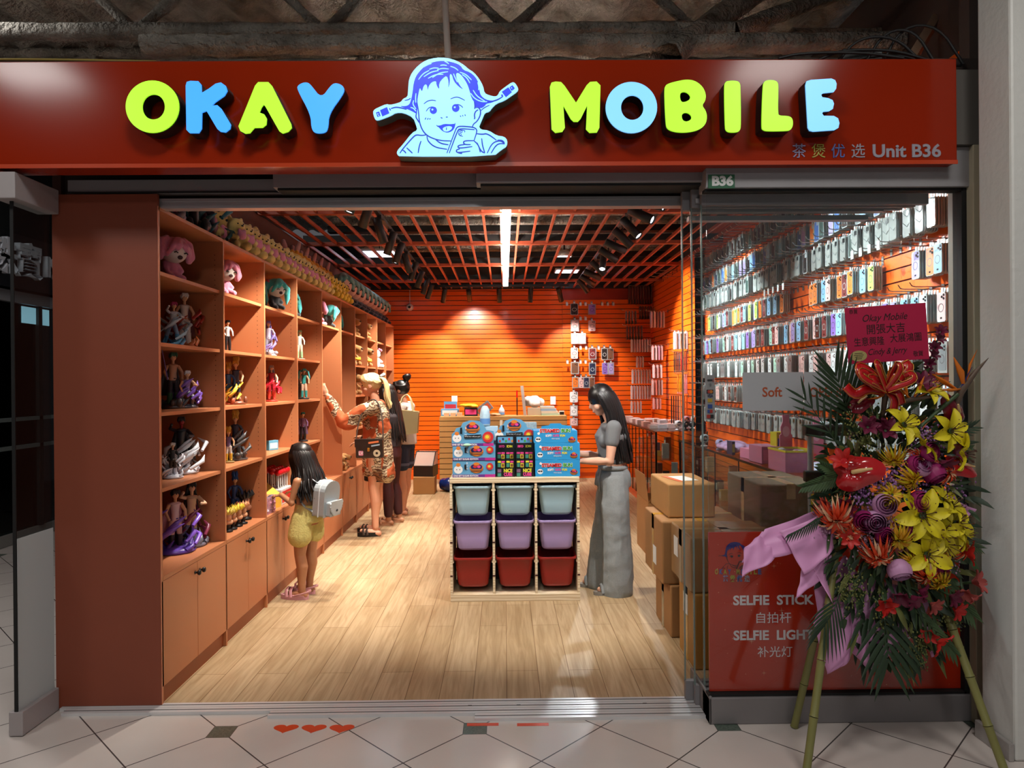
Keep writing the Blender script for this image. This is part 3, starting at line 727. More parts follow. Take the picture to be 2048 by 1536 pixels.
# ---- linear lamp
t = thing('linear_lamp', 'long white linear lamp hanging in the middle of the grille ceiling', 'lamp', (0.03, 8.1, 3.10))
MB().box(-0.04, 0.04, -2.42, 2.42, 0.0, 0.05).build('housing', mat('lamp_white', '#d8d8d8', 0.4), t, bevel=0.004)
MB().box(-0.036, 0.036, -2.40, 2.40, -0.007, 0.001).build('diffuser', emis('lamp_diffuser', '#fff6ea', 14.0), t)
MB().box(-0.03, 0.03, -2.40, 2.40, 0.0505, 0.053).build('added_uplight', emis('uplight_glow', '#fff6ea', 70.0), t)  # glow added on top of the lamp to brighten the beams above
for y in (-2.2, 0, 2.2): MB().cyl((0, y, 0.05), (0, y, 0.22), 0.004).build('suspension_wire', BLACK, t)
# ---- panel lamps and downlights above the grille
PANL = emis('ceiling_panel_light', '#dfe9ff', 5.0)
for lab, x, y, w, d in (('flat square panel light seen through the grille above the teal dolls', -1.75, 10.06, 0.5, 0.5), ('small panel light above the back wall hooks', 1.05, 11.74, 0.4, 0.35)):
    t = thing('panel_light', lab, 'lamp', (x, y, 3.5)); MB().box(-w / 2, w / 2, -d / 2, d / 2, 0, 0.03).build('frame', WHITE, t)
    MB().box(-w / 2 + .02, w / 2 - .02, -d / 2 + .02, d / 2 - .02, -0.004, 0).build('diffuser', PANL, t)
    MB().cyl((0, 0, .03), (0, 0, .40), .008).build('hanger', BLACK, t)
for lab, x, y in (('round dome lamp behind the yellow bears', -1.77, 6.70), ('round dome lamp above the teal dolls', -1.6, 9.22), ('round dome lamp above the right track', 0.9, 10.48)):
    t = thing('dome_lamp', lab, 'lamp', (x, y, 3.52))
    MB().lathe([(0.0, 0.0), (0.11, 0.0), (0.12, 0.02), (0.09, 0.07), (0.03, 0.10), (0, 0.10)], 24).build('reflector', WHITE, t)
    MB().lathe([(0.0, -0.004), (0.1, -0.003), (0.1, 0.0)], 24).build('diffuser', PANL, t)
    MB().cyl((0, 0, .09), (0, 0, .36), .012).build('stem', BLACK, t)

# ---- track lights
def track(lab, x0, y0, x1, y1, z):
    t = thing('lighting_track', lab, 'track', (x0, y0, z))
    dx, dy = x1 - x0, y1 - y0; L = math.hypot(dx, dy); a = math.atan2(dy, dx)
    MB().box(0, L, -0.018, 0.018, 0, 0.035, M=Matrix.Rotation(a, 4, 'Z')).build('rail', BLACK, t)
    for k in ([(q - y0) / dy for q in (5.25, 6.8, 8.33, 9.86)] if abs(dy) > 1 else (0.05, 0.5, 0.95)):
        MB().cyl((dx * k, dy * k, 0.03), (dx * k, dy * k, 0.07), 0.008).build('hanger', BLACK, t)
track('black lighting track along the left side above the shelves', -1.14, 4.1, -1.16, 11.3, 3.22)
track('black lighting track along the right side facing the phone cases', 1.18, 4.1, 1.18, 11.3, 3.22)
track('black lighting track across the back of the shop', -1.05, 11.35, 1.05, 11.35, 3.20)
LENS = emis('spot_lens', '#eaf1ff', 6.0)
def spot(lab, x, y, aim, power, ang, col, z=3.22, grp=None):
    t = thing('track_spotlight', lab, 'spotlight', (x, y, z), group=grp)
    MB().box(-0.02, 0.02, -0.055, 0.055, -0.03, 0.002).build('adapter', BLACK, t)
    MB().cyl((0, 0, -0.03), (0, 0, -0.115), 0.008).build('stem', BLACK, t)
    d = (Vector(aim) - Vector((x, y, z - 0.13))).normalized()
    R = frame_from(d); M = Matrix.Translation((0, 0, -0.13)) @ R.to_4x4()
    MB().lathe([(0, -0.12), (0.036, -0.12), (0.04, -0.115), (0.04, 0.12), (0.037, 0.12), (0.034, 0.105), (0, 0.105)], 20, M=M).build('can', BLACK, t)
    MB().lathe([(0.0, 0.1065), (0.033, 0.1065)], 20, M=M).build('lens', LENS, t)
    l = bpy.data.lights.new('spot_beam', 'SPOT'); l.energy = power; l.color = col; l.spot_size = rad(ang); l.spot_blend = 0.6; l.shadow_soft_size = 0.03
    o = bpy.data.objects.new('spot_beam', l); COL.objects.link(o); o.parent = t
    o.location = Vector((0, 0, -0.13)) + d * 0.125
    o.rotation_euler = (-d).to_track_quat('Z', 'Y').to_euler()
WARM = (1.0, 0.90, 0.78); NEUT = (1.0, 0.96, 0.90); COOL = (0.90, 0.97, 1.0)
LYs = (4.35, 4.85, 5.45, 5.95, 6.6, 7.2, 7.75, 8.4, 9.0, 9.7, 10.4, 11.0)
for i, y in enumerate(LYs):
    tgt = (-1.9, y + (0.5 if i % 2 else -0.25), 1.15 if i % 2 else 0.7)
    if i in (4, 7): tgt = (-0.2, y + 0.4, 0.0)
    if i == 0: tgt = (0.0, 5.5, 0.8)
    if i == 1: tgt = (-1.8, 5.2, 1.4)
    spot('black spotlight on the left track, %s from the shop front' % nth(i + 1), -1.14, y, tgt, 230, 70, WARM, grp='left track spotlights')
RYs = (4.3, 4.7, 5.25, 5.65, 6.05, 6.55, 7.0, 7.45, 7.95, 8.4, 8.85, 9.4, 9.95, 10.5)
for i, y in enumerate(RYs):
    tgt = (2.55, y + (-0.9 if i < 6 else 0.1), (2.2, 1.3, 1.8, 2.5)[i % 4])
    if i == 9: tgt = (0.6, 6.5, 0.0)
    if i == 0: tgt = (0.3, 5.5, 0.7)
    if i == 1: tgt = (2.5, 4.6, 1.6)
    spot('black spotlight on the right track, %s from the shop front' % nth(i + 1), 1.18, y, tgt, 230 if i > 5 or i == 0 else 150, 66, (NEUT if i == 0 else COOL) if i < 11 else NEUT, grp='right track spotlights')
for i, x in enumerate((-0.95, -0.55, -0.07, 0.43, 0.90)):
    tgt = ((-1.3, 12.3, 1.5), (-0.5, 12.3, 2.35), (0.0, 12.3, 1.2), (0.3, 11.9, 1.0), (1.3, 12.3, 1.7))[i]
    spot('black spotlight on the back track, %s from the left' % nth(i + 1), x, 11.35, tgt, 110 if i == 1 else 190, 74, NEUT, 3.20, 'back track spotlights')
# ================================================================ DISPLAY SHELVES ALONG THE LEFT WALL
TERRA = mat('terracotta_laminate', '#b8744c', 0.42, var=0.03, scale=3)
TERRA_SHADE = mat('terracotta_shaded', '#9c5634', 0.5, var=0.03, scale=3)  # same laminate with the shade inside the bays put into its colour
HOLE = mat('shelf_pin_hole', '#3a150a', 0.8)
XF = -1.79
EDGES = [3.705, 4.555, 5.33, 6.165, 7.005, 7.826, 8.56, 9.31, 10.04, 10.76, 11.54]
LV = {0: 0.672, 1: 1.125, 2: 1.527, 3: 1.897, 4: 2.272, 5: 2.60}
HAVE = [(1, 2, 3, 4), (1, 2, 3, 4), (1, 2, 3, 4), (1, 2, 3, 4), (4,), (4,), (1, 2, 3, 4), (1, 2, 3, 4), (2, 3, 4), (2, 3, 4)]
for k in range(10):
    y0, y1 = EDGES[k], EDGES[k + 1]
    c = thing('display_cabinet', 'terracotta display cabinet, %s bay from the shop front, open shelves over two doors' % nth(k + 1), 'cabinet', (0, 0, 0), group='terracotta cabinets along the left wall')
    MB().box(-2.31, XF, y0, y0 + 0.02, 0.0, 2.60, 0).build('side_panel', TERRA, c, bevel=0.0015, seg=1)
    if k == 9: MB().box(-2.31, XF, y1 - 0.02, y1, 0.0, 2.60, 0).build('side_panel', TERRA, c)
    b = MB()
    for z in [0.80 + 0.032 * i for i in range(54)]:
        if k < 4 and all(abs(z - v) > 0.03 for v in LV.values()): b.box(-1.845, -1.84, y1 - 0.0009, y1 - 0.0001, z, z + 0.005)
    if b.v: b.build('pin_holes', HOLE, c)
    ye = y1 - 0.0008
    MB().box(-2.31, -2.30, y0 + .02, ye, 0.1, 2.58).build('back_panel', TERRA_SHADE, c)
    MB().box(-2.31, XF, y0 + .02 if k else y0, ye, 2.582, 2.602).build('top_panel', TERRA, c)
    MB().box(-2.31, XF + .001, y0 + .02, ye, 0.650, 0.672).build('worktop', TERRA, c)
    for l in HAVE[k]:
        MB().box(-2.30, XF - 0.022, y0 + .021, ye - 0.001, LV[l] - 0.02, LV[l]).build('shelf', TERRA, c)
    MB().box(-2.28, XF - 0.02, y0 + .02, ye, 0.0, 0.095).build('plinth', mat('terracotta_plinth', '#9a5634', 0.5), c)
    ym = (y0 + 0.02 + ye) / 2
    for j, (a, e) in enumerate(((y0 + .004, ym - .0015), (ym + .0015, ye - .001))):
        d = MB().box(XF - 0.018, XF, a, e, 0.098, 0.648).build('door', TERRA, c, bevel=0.0015, seg=1)
        ky = e - 0.03 if j == 0 else a + 0.03
        MB().lathe([(0, 0.034), (0.012, 0.033), (0.016, 0.026), (0.013, 0.018), (0.006, 0.014), (0.006, 0.0), (0.012, 0.0)], 14, M=Matrix.Translation((XF, ky, 0.59)) @ Matrix.Rotation(PI / 2, 4, 'Y')).build('knob', BLACK, d)
MB_end = struct(MB().box(-2.33, XF, 3.695, 3.704, 0.0, 2.66).box(-2.33, XF, 3.704, 3.72, 2.602, 2.66).build('wall_end_panel', mat('end_panel_brown', '#84402a', 0.5, var=0.03)))
lo_ = MB().box(XF - 0.004, XF + 0.0015, 3.700, 3.707, 0.0, 2.60).build('edge_strip', mat('edge_banding', '#d98a68', 0.3), None); struct(lo_); lo_.name = 'trim_2'

# ---------------------------------------------------------------- soft toys (modelled once, then copied)
def fur(n, c): return mat('plush_' + n, c, 0.9, var=0.12, scale=20, bump=0.3, bscale=140, sheen=0.4)
F_Y, F_Y2, F_OR, F_PINK, F_PALE = fur('butter', '#ecca78'), fur('yellow', '#ecc43a'), fur('amber', '#dd9422'), fur('pink', '#e28aa6'), fur('cream', '#eadfd6')
F_TEAL, F_TEAL2, F_SKIN, F_TAN, F_WHITE, F_DK = fur('teal', '#3fb4b4'), fur('dull_teal', '#6f9b98'), fur('peach', '#e6b09a'), fur('tan', '#a8783f'), fur('white', '#e9e6e6'), fur('charcoal', '#262a2e')
EYE = mat('bead_black', '#080808', 0.15, var=0)
def sphere_part(name, c, r, m, par, R=None):
    return MB().ell(c, r, nu=12, nv=8, R=R).build(name, m, par)
def bake_blob(name, sh, m, par, vox=0.03, sm=3):
    return apply_mods(blob(name, sh, m, vox, sm, par))
def bear(body, friend=None, hood=None):
    t = thing('plush_bear', 'x', 'soft toy')
    sh = [('e', (0, 0, .30), (.23, .25, .30)), ('e', (.05, 0, .72), (.24, .26, .23)), ('e', (.24, 0, .66), (.12, .13, .09))]
    for s in (-1, 1):
        sh += [('e', (0.02, s * .19, .92), (.05, .075, .08)), ('t', [(.05, s * .2, .50), (.22, s * .25, .38), (.30, s * .15, .34)], [.09, .08, .08]), ('t', [(.08, s * .15, .12), (.32, s * .2, .11)], [.13, .11]), ('e', (.38, s * .2, .13), (.07, .10, .12))]
    bake_blob('body', sh, body, t)
    for s in (-1, 1): sphere_part('eye', (.272, s * .09, .755), .024, EYE, t)
    sphere_part('nose', (.355, 0, .69), (.025, .04, .026), EYE, t)
    if friend: bake_blob('cushion', [('e', (.33, 0, .42), (.11, .14, .14)), ('e', (.33, .08, .54), (.05, .06, .07)), ('e', (.33, -.08, .54), (.05, .06, .07))], friend, t)
    if hood:
        sh = [('e', (-.06, 0, .74), (.24, .31, .29)), ('e', (-.06, 0, .32), (.22, .28, .28))]
        for i in range(14):
            a = 2 * PI * i / 14; sh.append(('e', (.10, .28 * math.cos(a), .73 + .27 * math.sin(a)), .05))
        bake_blob('hood', sh, hood, t)
        for s in (-1, 1): bake_blob('ear', [('t', [(-.04, s * .13, .95), (-.06, s * .18, 1.12), (-.03, s * .22, 1.24)], [.06, .075, .05])], fur('ear_pink', '#c98f85'), t)
    return t
def doll(hair, skin, dress, tie, droop=False, tails=True):
    t = thing('plush_doll', 'x', 'soft toy')
    bake_blob('body', [('e', (0, 0, .24), (.17, .19, .24)), ('t', [(.0, .15, .34), (.15, .2, .22)], [.07, .06]), ('t', [(.0, -.15, .34), (.15, -.2, .22)], [.07, .06]), ('t', [(.08, .1, .1), (.34, .14, .08)], [.09, .08]), ('t', [(.08, -.1, .1), (.34, -.14, .08)], [.09, .08])], dress, t)
    bake_blob('head', [('e', (.03, 0, .64), (.26, .30, .27))], skin, t)
    h = [('e', (-.05, 0, .68), (.29, .33, .30)), ('t', [(.10, 0.02, .96), (.27, .12, .82), (.29, .2, .68)], [.06, .07, .03]), ('t', [(.10, -0.02, .96), (.29, -.06, .84), (.30, -.1, .72)], [.06, .07, .03]), ('t', [(.10, -.05, .94), (.24, -.2, .78), (.2, -.28, .56)], [.07, .07, .04]), ('t', [(.10, .05, .94), (.2, .26, .74), (.16, .31, .52)], [.07, .07, .04])]
    if tails:
        for s in (-1, 1): h.append(('t', [(-.05, s * .28, .86), (-.02, s * .46, .66), (.06, s * .46, .36), (.12, s * .42, .18)], [.06, .11, .09, .03]))
    if droop:
        for s in (-1, 1): h.append(('t', [(-.02, s * .22, .95), (.0, s * .36, .84), (.08, s * .40, .58), (.10, s * .38, .48)], [.06, .10, .12, .08]))
    bake_blob('hair', h, hair, t)
    for s in (-1, 1):
        MB().tube([(.285, s * .13 - .05, .66), (.297, s * .13, .685), (.285, s * .13 + .05, .66)], .014, 6).build('eye', EYE, t)
        sphere_part('hair_tie', (-.03, s * .33, .84), (.06, .05, .07), tie, t)
    MB().ell((.285, 0, .56), (.025, .07, .05), nu=12, nv=8).build('mouth', mat('felt_maroon', '#3a1820', 0.8), t)
    return t
def capybara():
    t = thing('plush_capybara', 'x', 'soft toy')
    sh = [('e', (-.02, 0, .30), (.24, .26, .30)), ('e', (.06, 0, .70), (.26, .22, .22)), ('t', [(.1, 0, .70), (.34, 0, .66)], [.2, .16])]
    for s in (-1, 1): sh += [('e', (-.08, s * .17, .88), (.05, .05, .06)), ('t', [(.02, s * .2, .44), (.24, s * .2, .30)], [.08, .07]), ('t', [(.05, s * .16, .12), (.26, s * .2, .09)], [.12, .10])]
    bake_blob('body', sh, F_TAN, t)
    sphere_part('nose', (.49, 0, .70), (.03, .09, .05), mat('felt_brown', '#4a2d18', 0.8), t)
    for s in (-1, 1): sphere_part('eye', (.2, s * .2, .78), .022, EYE, t)
    return t
def banana(par):
    o = MB().tube([(.24, -.26, .34), (.32, -.12, .26), (.34, .06, .27), (.28, .2, .36)], [.02, .06, .06, .02], 8).build('banana', mat('banana_felt', '#e0b21e', 0.7), par); return o
def whitey(bow):
    t = thing('plush_rabbit', 'x', 'soft toy')
    sh = [('e', (0, 0, .28), (.2, .22, .28)), ('e', (.03, 0, .68), (.22, .29, .23))]
    for s in (-1, 1): sh += [('e', (0, s * .18, .92), (.06, .07, .13)), ('t', [(.05, s * .18, .42), (.2, s * .24, .3)], [.08, .07]), ('t', [(.05, s * .12, .1), (.3, s * .17, .1)], [.1, .1])]
    bake_blob('body', sh, F_WHITE, t)
    for s in (-1, 1): sphere_part('eye', (.24, s * .12, .69), (.015, .02, .03), EYE, t)
    bake_blob('bow', [('e', (.1, .14, .92), (.06, .10, .08)), ('e', (.1, .32, .86), (.06, .10, .08)), ('e', (.13, .23, .89), .05)], bow, t)
    return t
def ground(t):
    mn = min(v.co.z for c in t.children for v in c.data.vertices)
    for c in t.children:
        for v in c.data.vertices: v.co.z += .006 - mn
    return t
B1 = bear(F_Y, F_PINK); B2 = bear(F_Y2, None, F_OR); B3 = bear(F_Y2)
D1 = doll(F_TEAL2, F_SKIN, F_DK, mat('tie_red', '#8a2b33', 0.7), False, False); D2 = doll(F_TEAL, F_PALE, F_DK, mat('tie_pink', '#c9567d', 0.7)); D3 = doll(F_PINK, F_PALE, F_PINK, F_WHITE, True, False)
CP = capybara(); CPB = capybara(); banana(CPB)
WH = whitey(F_PINK)
for s_ in (B1, B2, B3, D1, D2, D3, CP, CPB, WH): ground(s_)
USED = set()
def put(src, loc, rz, sc, label, group=None, tilt=(0, 0)):
    if tilt[1]: loc = (loc[0], loc[1], loc[2] + .034)
    if src.name not in USED:
        USED.add(src.name); src.location = loc; src.rotation_euler = (tilt[0], tilt[1], rz); src.scale = (sc,) * 3; src['label'] = label
        if group: src['group'] = group
        return src
    return dup(src, loc, (tilt[0], tilt[1], rz), label, group, sc)
random.seed(11)
G1 = 'small butter-coloured bears on top of the cabinets'
for i in range(15):
    y = 4.98 + 0.176 * i
    row = i % 2
    put(B1, (-1.872 + random.uniform(-.006, .006), y, 2.602), rad(-35 + random.uniform(-10, 10)), 0.235 + random.uniform(-.006, .004), 'small butter-yellow bear hugging a pink cushion on the cabinet top, %s from the front' % nth(i + 1), G1)
for i in range(7):
    y = 5.05 + 0.30 * i
    put(B1, (-2.14, y, 2.602), rad(-38 + random.uniform(-8, 8)), 0.38 + random.uniform(-.01, .02), 'larger butter-yellow bear in the back row on the cabinet top, %s from the front' % nth(i + 1), 'bears in the back row')
for i in range(5):
    y = 6.98 + 0.312 * i
    put(B2, (-2.155, y + .3, 2.602), rad(-40 + random.uniform(-4, 4)), 0.42, 'big yellow bear in an amber rabbit-eared hood on the cabinet top, %s from the front' % nth(i + 1), 'hooded bears on the cabinet top')
for i in range(5):
    y = 7.66 + 0.165 * i
    put(B3, (-1.872, y, 2.602), rad(-30 + random.uniform(-10, 10)), 0.235, 'small bright yellow bear at the feet of the hooded bears, %s from the front' % nth(i + 1), 'bright yellow bears')
for i in range(10):
    y = 8.66 + 0.305 * i
    put(D1, (-1.97, y, 2.602), rad(-40 + random.uniform(-6, 6)), 0.415, 'dull teal-haired doll with a peach face on the cabinet top, %s from the front' % nth(i + 1), 'teal-haired dolls on the cabinet top')
# in the bays
def ony(px, X): return atX(px, 768, X).y
put(D3, (-2.07, 3.98, LV[4]), rad(-25), 0.235, 'pink droopy-eared doll half behind the cabinet edge, top bay nearest the front', 'pink droopy-eared dolls')
put(D3, (-1.99, 4.24, LV[4]), rad(-30), 0.25, 'pink droopy-eared doll leaning forward in the top bay nearest the front', 'pink droopy-eared dolls', (0, rad(18)))
put(D3, (-1.97, 4.99, LV[4]), rad(-30), 0.24, 'pink droopy-eared doll alone in the second top bay', 'pink droopy-eared dolls', (0, rad(12)))
put(D2, (-1.98, 5.67, LV[4]), rad(-25), 0.235, 'bright teal-haired doll nearer the front of the third top bay', 'bright teal dolls')
put(D2, (-1.92, 5.93, LV[4]), rad(-35), 0.25, 'bright teal-haired doll leaning at the far end of the third top bay', 'bright teal dolls', (0, rad(15)))
put(D2, (-1.93, 6.42, LV[4]), rad(-30), 0.24, 'bright teal-haired doll alone in the fourth top bay', 'bright teal dolls')
put(D3, (-1.93, 7.34, LV[4]), rad(60), 0.26, 'pink droopy-eared doll turned away in the fifth top bay', 'pink droopy-eared dolls')
put(D2, (-1.90, 7.60, LV[4]), rad(40), 0.23, 'bright teal-haired doll beside the pink one in the fifth top bay', 'bright teal dolls', (0, rad(25)))
put(D2, (-1.93, 8.15, LV[4]), rad(-30), 0.22, 'bright teal-haired doll alone in the sixth top bay', 'bright teal dolls')
for k, (lv, src, nm) in enumerate(((4, CP, 'top'), (3, CPB, 'second'), (2, CP, 'third'), (1, CP, 'fourth'))):
    for bay in (6, 7):
        for q in (0, 1):
            y = EDGES[bay] + 0.2 + 0.34 * q
            put(src, (-1.99 + 0.04 * q, y, LV[lv] if lv in HAVE[bay] else LV[0]), rad(-25 + 8 * q), 0.31 if lv != 4 else 0.27,
                'tan capybara toy%s on the %s shelf of the %s bay, %s one' % (' with a banana' if src is CPB else '', nm, nth(bay + 1), ('nearer', 'farther')[q]), 'capybara toys on the shelves')
for bay, lv, q in ((8, 4, 0), (8, 3, 0), (8, 3, 1), (8, 2, 0), (9, 4, 0), (9, 3, 0), (9, 2, 0)):
    put(WH, (-1.96 + .04 * q, EDGES[bay] + 0.24 + .3 * q, LV[lv]), rad(-30), 0.28 if lv == 4 else 0.31, 'white rabbit toy with a pink bow, %s bay, %s shelf, %s' % (nth(bay + 1), {4: 'top', 3: 'second', 2: 'third'}[lv], ('nearer one', 'farther one')[q]), 'white rabbit toys')
for i, (y, x, s) in enumerate(((7.98, -1.92, .2), (8.16, -1.90, .21), (8.34, -1.90, .2), (8.08, -2.06, .24), (8.28, -2.06, .24))):
    put(CP, (x, y, LV[0]), rad(-60 + 30 * i), s, 'tan capybara toy in the heap on the sixth cabinet worktop, %s one' % nth(i + 1), 'toy heap on the sixth worktop')
for s_ in (B1, B2, B3, D1, D2, D3, CP, CPB, WH): assert s_.name in USED

# ---------------------------------------------------------------- figurines
SKIN = mat('figure_skin', '#d9a67e', 0.45)
def fm_(c, r=0.4): return mat('resin_' + c.lstrip('#'), c, r, var=0.1, scale=30)
def figurine(label, loc, H, hair='#1b1512', top='#2c3550', legs='#2c3550', base='#4a4644', style='rock', rz=-0.6, pose='stand', fx=None, hairstyle='short', skin=None, cape=None, wide=1.0, seed=0, weapon=None):
    rnd = random.Random(seed); sk = skin or SKIN
    t = thing('figurine', label, 'figurine', (loc[0], loc[1], loc[2] + .0015), rz)
    # base
    b = MB(); bh = 0.10 * H; br = 0.22 * H * wide
    if style == 'disc': b.lathe([(0, 0), (br * .8, 0), (br * .8, bh * .4), (br * .7, bh * .5), (0, bh * .5)], 20)
    else:
        b.lathe([(0, 0), (br, 0), (br * 1.05, bh * .3), (br * .8, bh * .8), (0, bh)], 18)
        for i in range(11):
            a = rnd.uniform(0, 2 * PI); q = br * rnd.uniform(.4, 1.0)
            if style == 'rock': b.ell((q * math.cos(a), q * math.sin(a), bh * 1.05), (bh * rnd.uniform(.4, .8), bh * rnd.uniform(.4, .8), bh * rnd.uniform(.5, 1.0)), nu=6, nv=4)
            else:
                h = bh * rnd.uniform(1.2, 2.8)
                b.tube([(q * math.cos(a), q * math.sin(a), bh * .46), (q * 1.15 * math.cos(a + .3), q * 1.15 * math.sin(a + .3), h * .6), (q * 1.0 * math.cos(a + .7), q * 1.0 * math.sin(a + .7), h)], [bh * .45, bh * .35, bh * .05], 6)
    b.build('base', fm_(base, 0.3), t)
    z0 = bh * .7; h = H - z0
    P = lambda x, y, z: (x * h, y * h, z0 + z * h)
    lean = {'stand': 0, 'lunge': .18, 'crouch': .25, 'dance': .08}[pose]
    hip = .48 if pose != 'crouch' else .32
    sh = hip + .32; hd = sh + .13
    lg = MB()
    if pose == 'lunge': L = [[P(0, .05, hip), P(.16, .08, .26), P(.10, .1, 0)], [P(0, -.05, hip), P(-.08, -.1, .24), P(-.26, -.12, .02)]]
    elif pose == 'crouch': L = [[P(0, .06, hip), P(.20, .12, .24), P(.12, .12, 0)], [P(0, -.06, hip), P(-.12, -.14, .14), P(-.30, -.16, .04)]]
    elif pose == 'dance': L = [[P(0, .04, hip), P(.02, .04, .24), P(0, .03, 0)], [P(0, -.04, hip), P(.16, -.08, .34), P(.06, -.16, .16)]]
    else: L = [[P(0, .05, hip), P(.015, .065, .24), P(0, .075, 0)], [P(0, -.05, hip), P(.015, -.065, .24), P(0, -.075, 0)]]
    for l in L: lg.tube(l, [.062 * h, .048 * h, .034 * h], 8); lg.ell((l[2][0] + .02 * h, l[2][1], l[2][2] + .012 * h), (.05 * h, .026 * h, .022 * h), nu=8, nv=5)
    lg.ell(P(0, 0, hip), (.07 * h, .085 * h, .06 * h), nu=10, nv=6)
    lg.build('legs', fm_(legs), t)
    tp = MB(); tp.tube([P(0, 0, hip), P(lean * .5, 0, hip + .14), P(lean, 0, sh - .02)], [.068 * h, .062 * h, .075 * h], 10, flat=1.35)
    tp.ell(P(lean, 0, sh - .03), (.06 * h, .115 * h, .045 * h), nu=10, nv=6)
    tp.build('torso', fm_(top), t)
    ar = MB()
    a1, a2 = ((.10, .2, sh - .14), (.2, .12, sh - .12)) if pose != 'stand' else ((.02, .17, sh - .16), (.08, .15, sh - .29))
    b1, b2 = ((.16, -.2, sh + .02), (.30, -.18, sh + .10)) if pose in ('lunge', 'dance') else ((.02, -.17, sh - .16), (.10, -.14, sh - .28))
    for s, p1, p2 in ((1, a1, a2), (-1, b1, b2)):
        ar.tube([P(lean, s * .10, sh - .03), P(lean + p1[0], p1[1], p1[2]), P(lean + p2[0], p2[1], p2[2])], [.036 * h, .03 * h, .022 * h], 8); ar.ell(P(lean + p2[0], p2[1], p2[2]), .028 * h, nu=8, nv=5)
    ar.build('arms', sk if seed % 3 == 1 else fm_(top), t)
    for l in L: MB().tube([l[1], l[2]], [.056 * h, .046 * h], 8).ell((l[2][0] + .02 * h, l[2][1], l[2][2] + .014 * h), (.058 * h, .034 * h, .028 * h), nu=8, nv=5).build('boot', fm_(hair if seed % 2 else base), t)
    MB().tube([P(-.01, -.09, hip + .035), P(.075, 0, hip + .04), P(-.01, .09, hip + .035)], .014 * h, 6).build('belt', fm_(base), t)
    hx = lean + .01
    MB().tube([P(hx, 0, sh), P(hx, 0, hd)], [.026 * h, .03 * h], 8).ell(P(hx + .01, 0, hd + .01), (.06 * h, .056 * h, .07 * h), nu=10, nv=8).build('head', sk, t)
    hb = MB(); hb.ell(P(hx - .014, 0, hd + .04), (.078 * h, .08 * h, .074 * h), nu=10, nv=8)
    for i in range(5): hb.tube([P(hx + .045, -.04 + .02 * i, hd + .095), P(hx + .072, -.05 + .025 * i, hd + .055), P(hx + .064, -.056 + .028 * i, hd + .015 + .02 * (i % 2))], [.024 * h, .022 * h, .005 * h], 6)
    if hairstyle == 'spiky':
        for i in range(13):
            a = 2 * PI * i / 13; e = rnd.uniform(.5, 1.0)
            hb.tube([P(hx - .01 + .03 * math.cos(a), .03 * math.sin(a), hd + .05), P(hx - .02 + .085 * math.cos(a) * e, .085 * math.sin(a) * e, hd + .11 + .06 * e), P(hx - .02 + .06 * math.cos(a), .06 * math.sin(a), hd + .17 + .09 * e)], [.032 * h, .022 * h, .003 * h], 6)
    elif hairstyle == 'long':
        for i in range(7):
            y = -.05 + .0166 * i
            hb.tube([P(hx - .05, y, hd + .05), P(hx - .09, y * 1.6, hd - .14), P(hx - .12 + .04 * rnd.random(), y * 2.4, hd - .36 - .06 * rnd.random())], [.024 * h, .024 * h, .005 * h], 6)
    elif hairstyle == 'tails':
        for s in (-1, 1): hb.tube([P(hx - .02, s * .05, hd + .06), P(hx - .04, s * .16, hd), P(hx, s * .2, hd - .2), P(hx + .03, s * .17, hd - .36)], [.02 * h, .036 * h, .03 * h, .004 * h], 6)
    hb.build('hair', fm_(hair, 0.35), t)
    if cape: 
        MB().grid(lambda u, v: P(lean - .075 - .13 * v + .02 * math.sin(9 * u), (u - .5) * (.2 + .34 * v), sh - (.62 * v)), 10, 8).build('cape', fm_(cape), t)
    if weapon:
        MB().tube([P(lean + .12, -.14, sh - .30), P(lean + .34, -.32, sh + .30)], [.014 * h, .006 * h], 6).build('weapon', fm_(weapon, 0.25), t)
    if fx:
        e = MB()
        for i in range(14):
            a = rnd.uniform(0, 2 * PI); q = rnd.uniform(.18, .30) * wide; z = rnd.uniform(.02, .5)
            e.tube([P(q * math.cos(a), q * math.sin(a), z), P(q * 1.25 * math.cos(a + .5), q * 1.25 * math.sin(a + .5), z + .14), P(q * 1.1 * math.cos(a + 1.0), q * 1.1 * math.sin(a + 1.0), z + .24)], [.03 * h, .045 * h, .006 * h], 6)
        e.build('swirl', fm_(fx, 0.2), t)
    return t
def fig(label, px, X, lv, H, **kw):
    y = ony(px, X); m_ = .07 + .06 * kw.get('wide', 1.0) * bool(kw.get('fx') or kw.get('cape')); k_ = max(i for i in range(10) if EDGES[i] <= y)
    y = min(max(y, EDGES[k_] + .02 + m_ * .6), EDGES[k_ + 1] - m_); return figurine(label, (X, y, LV[lv]), H * (.92 if kw.get('hairstyle') == 'spiky' or kw.get('pose') == 'dance' else 1), **kw)
fig('figurine of a white-suited figure with wide hat standing on amber flames, second shelf, front bay', 375, -1.98, 3, 0.33, hair='#e4e2dd', top='#d9d6d0', legs='#d5d2cb', base='#c0622a', style='flame', fx='#8a2018', cape='#5c1c20', seed=1, rz=-0.9)
fig('figurine with magenta hair rising from a pale blue wave base, second shelf, front bay', 345, -2.0, 3, 0.26, hair='#b0326e', top='#c7ccd4', legs='#8fa5bd', base='#5fa0c4', style='wave', fx='#b9cfdc', seed=2, rz=-0.9, pose='lunge', wide=1.3)
fig('figurine of a green-haired bare-chested fighter in a dark robe, third shelf, front bay', 346, -2.02, 2, 0.33, hair='#2f5a3a', top='#c79a78', legs='#2b2730', base='#37302f', cape='#2a2328', seed=3, rz=-0.8, weapon='#6a5aa8')
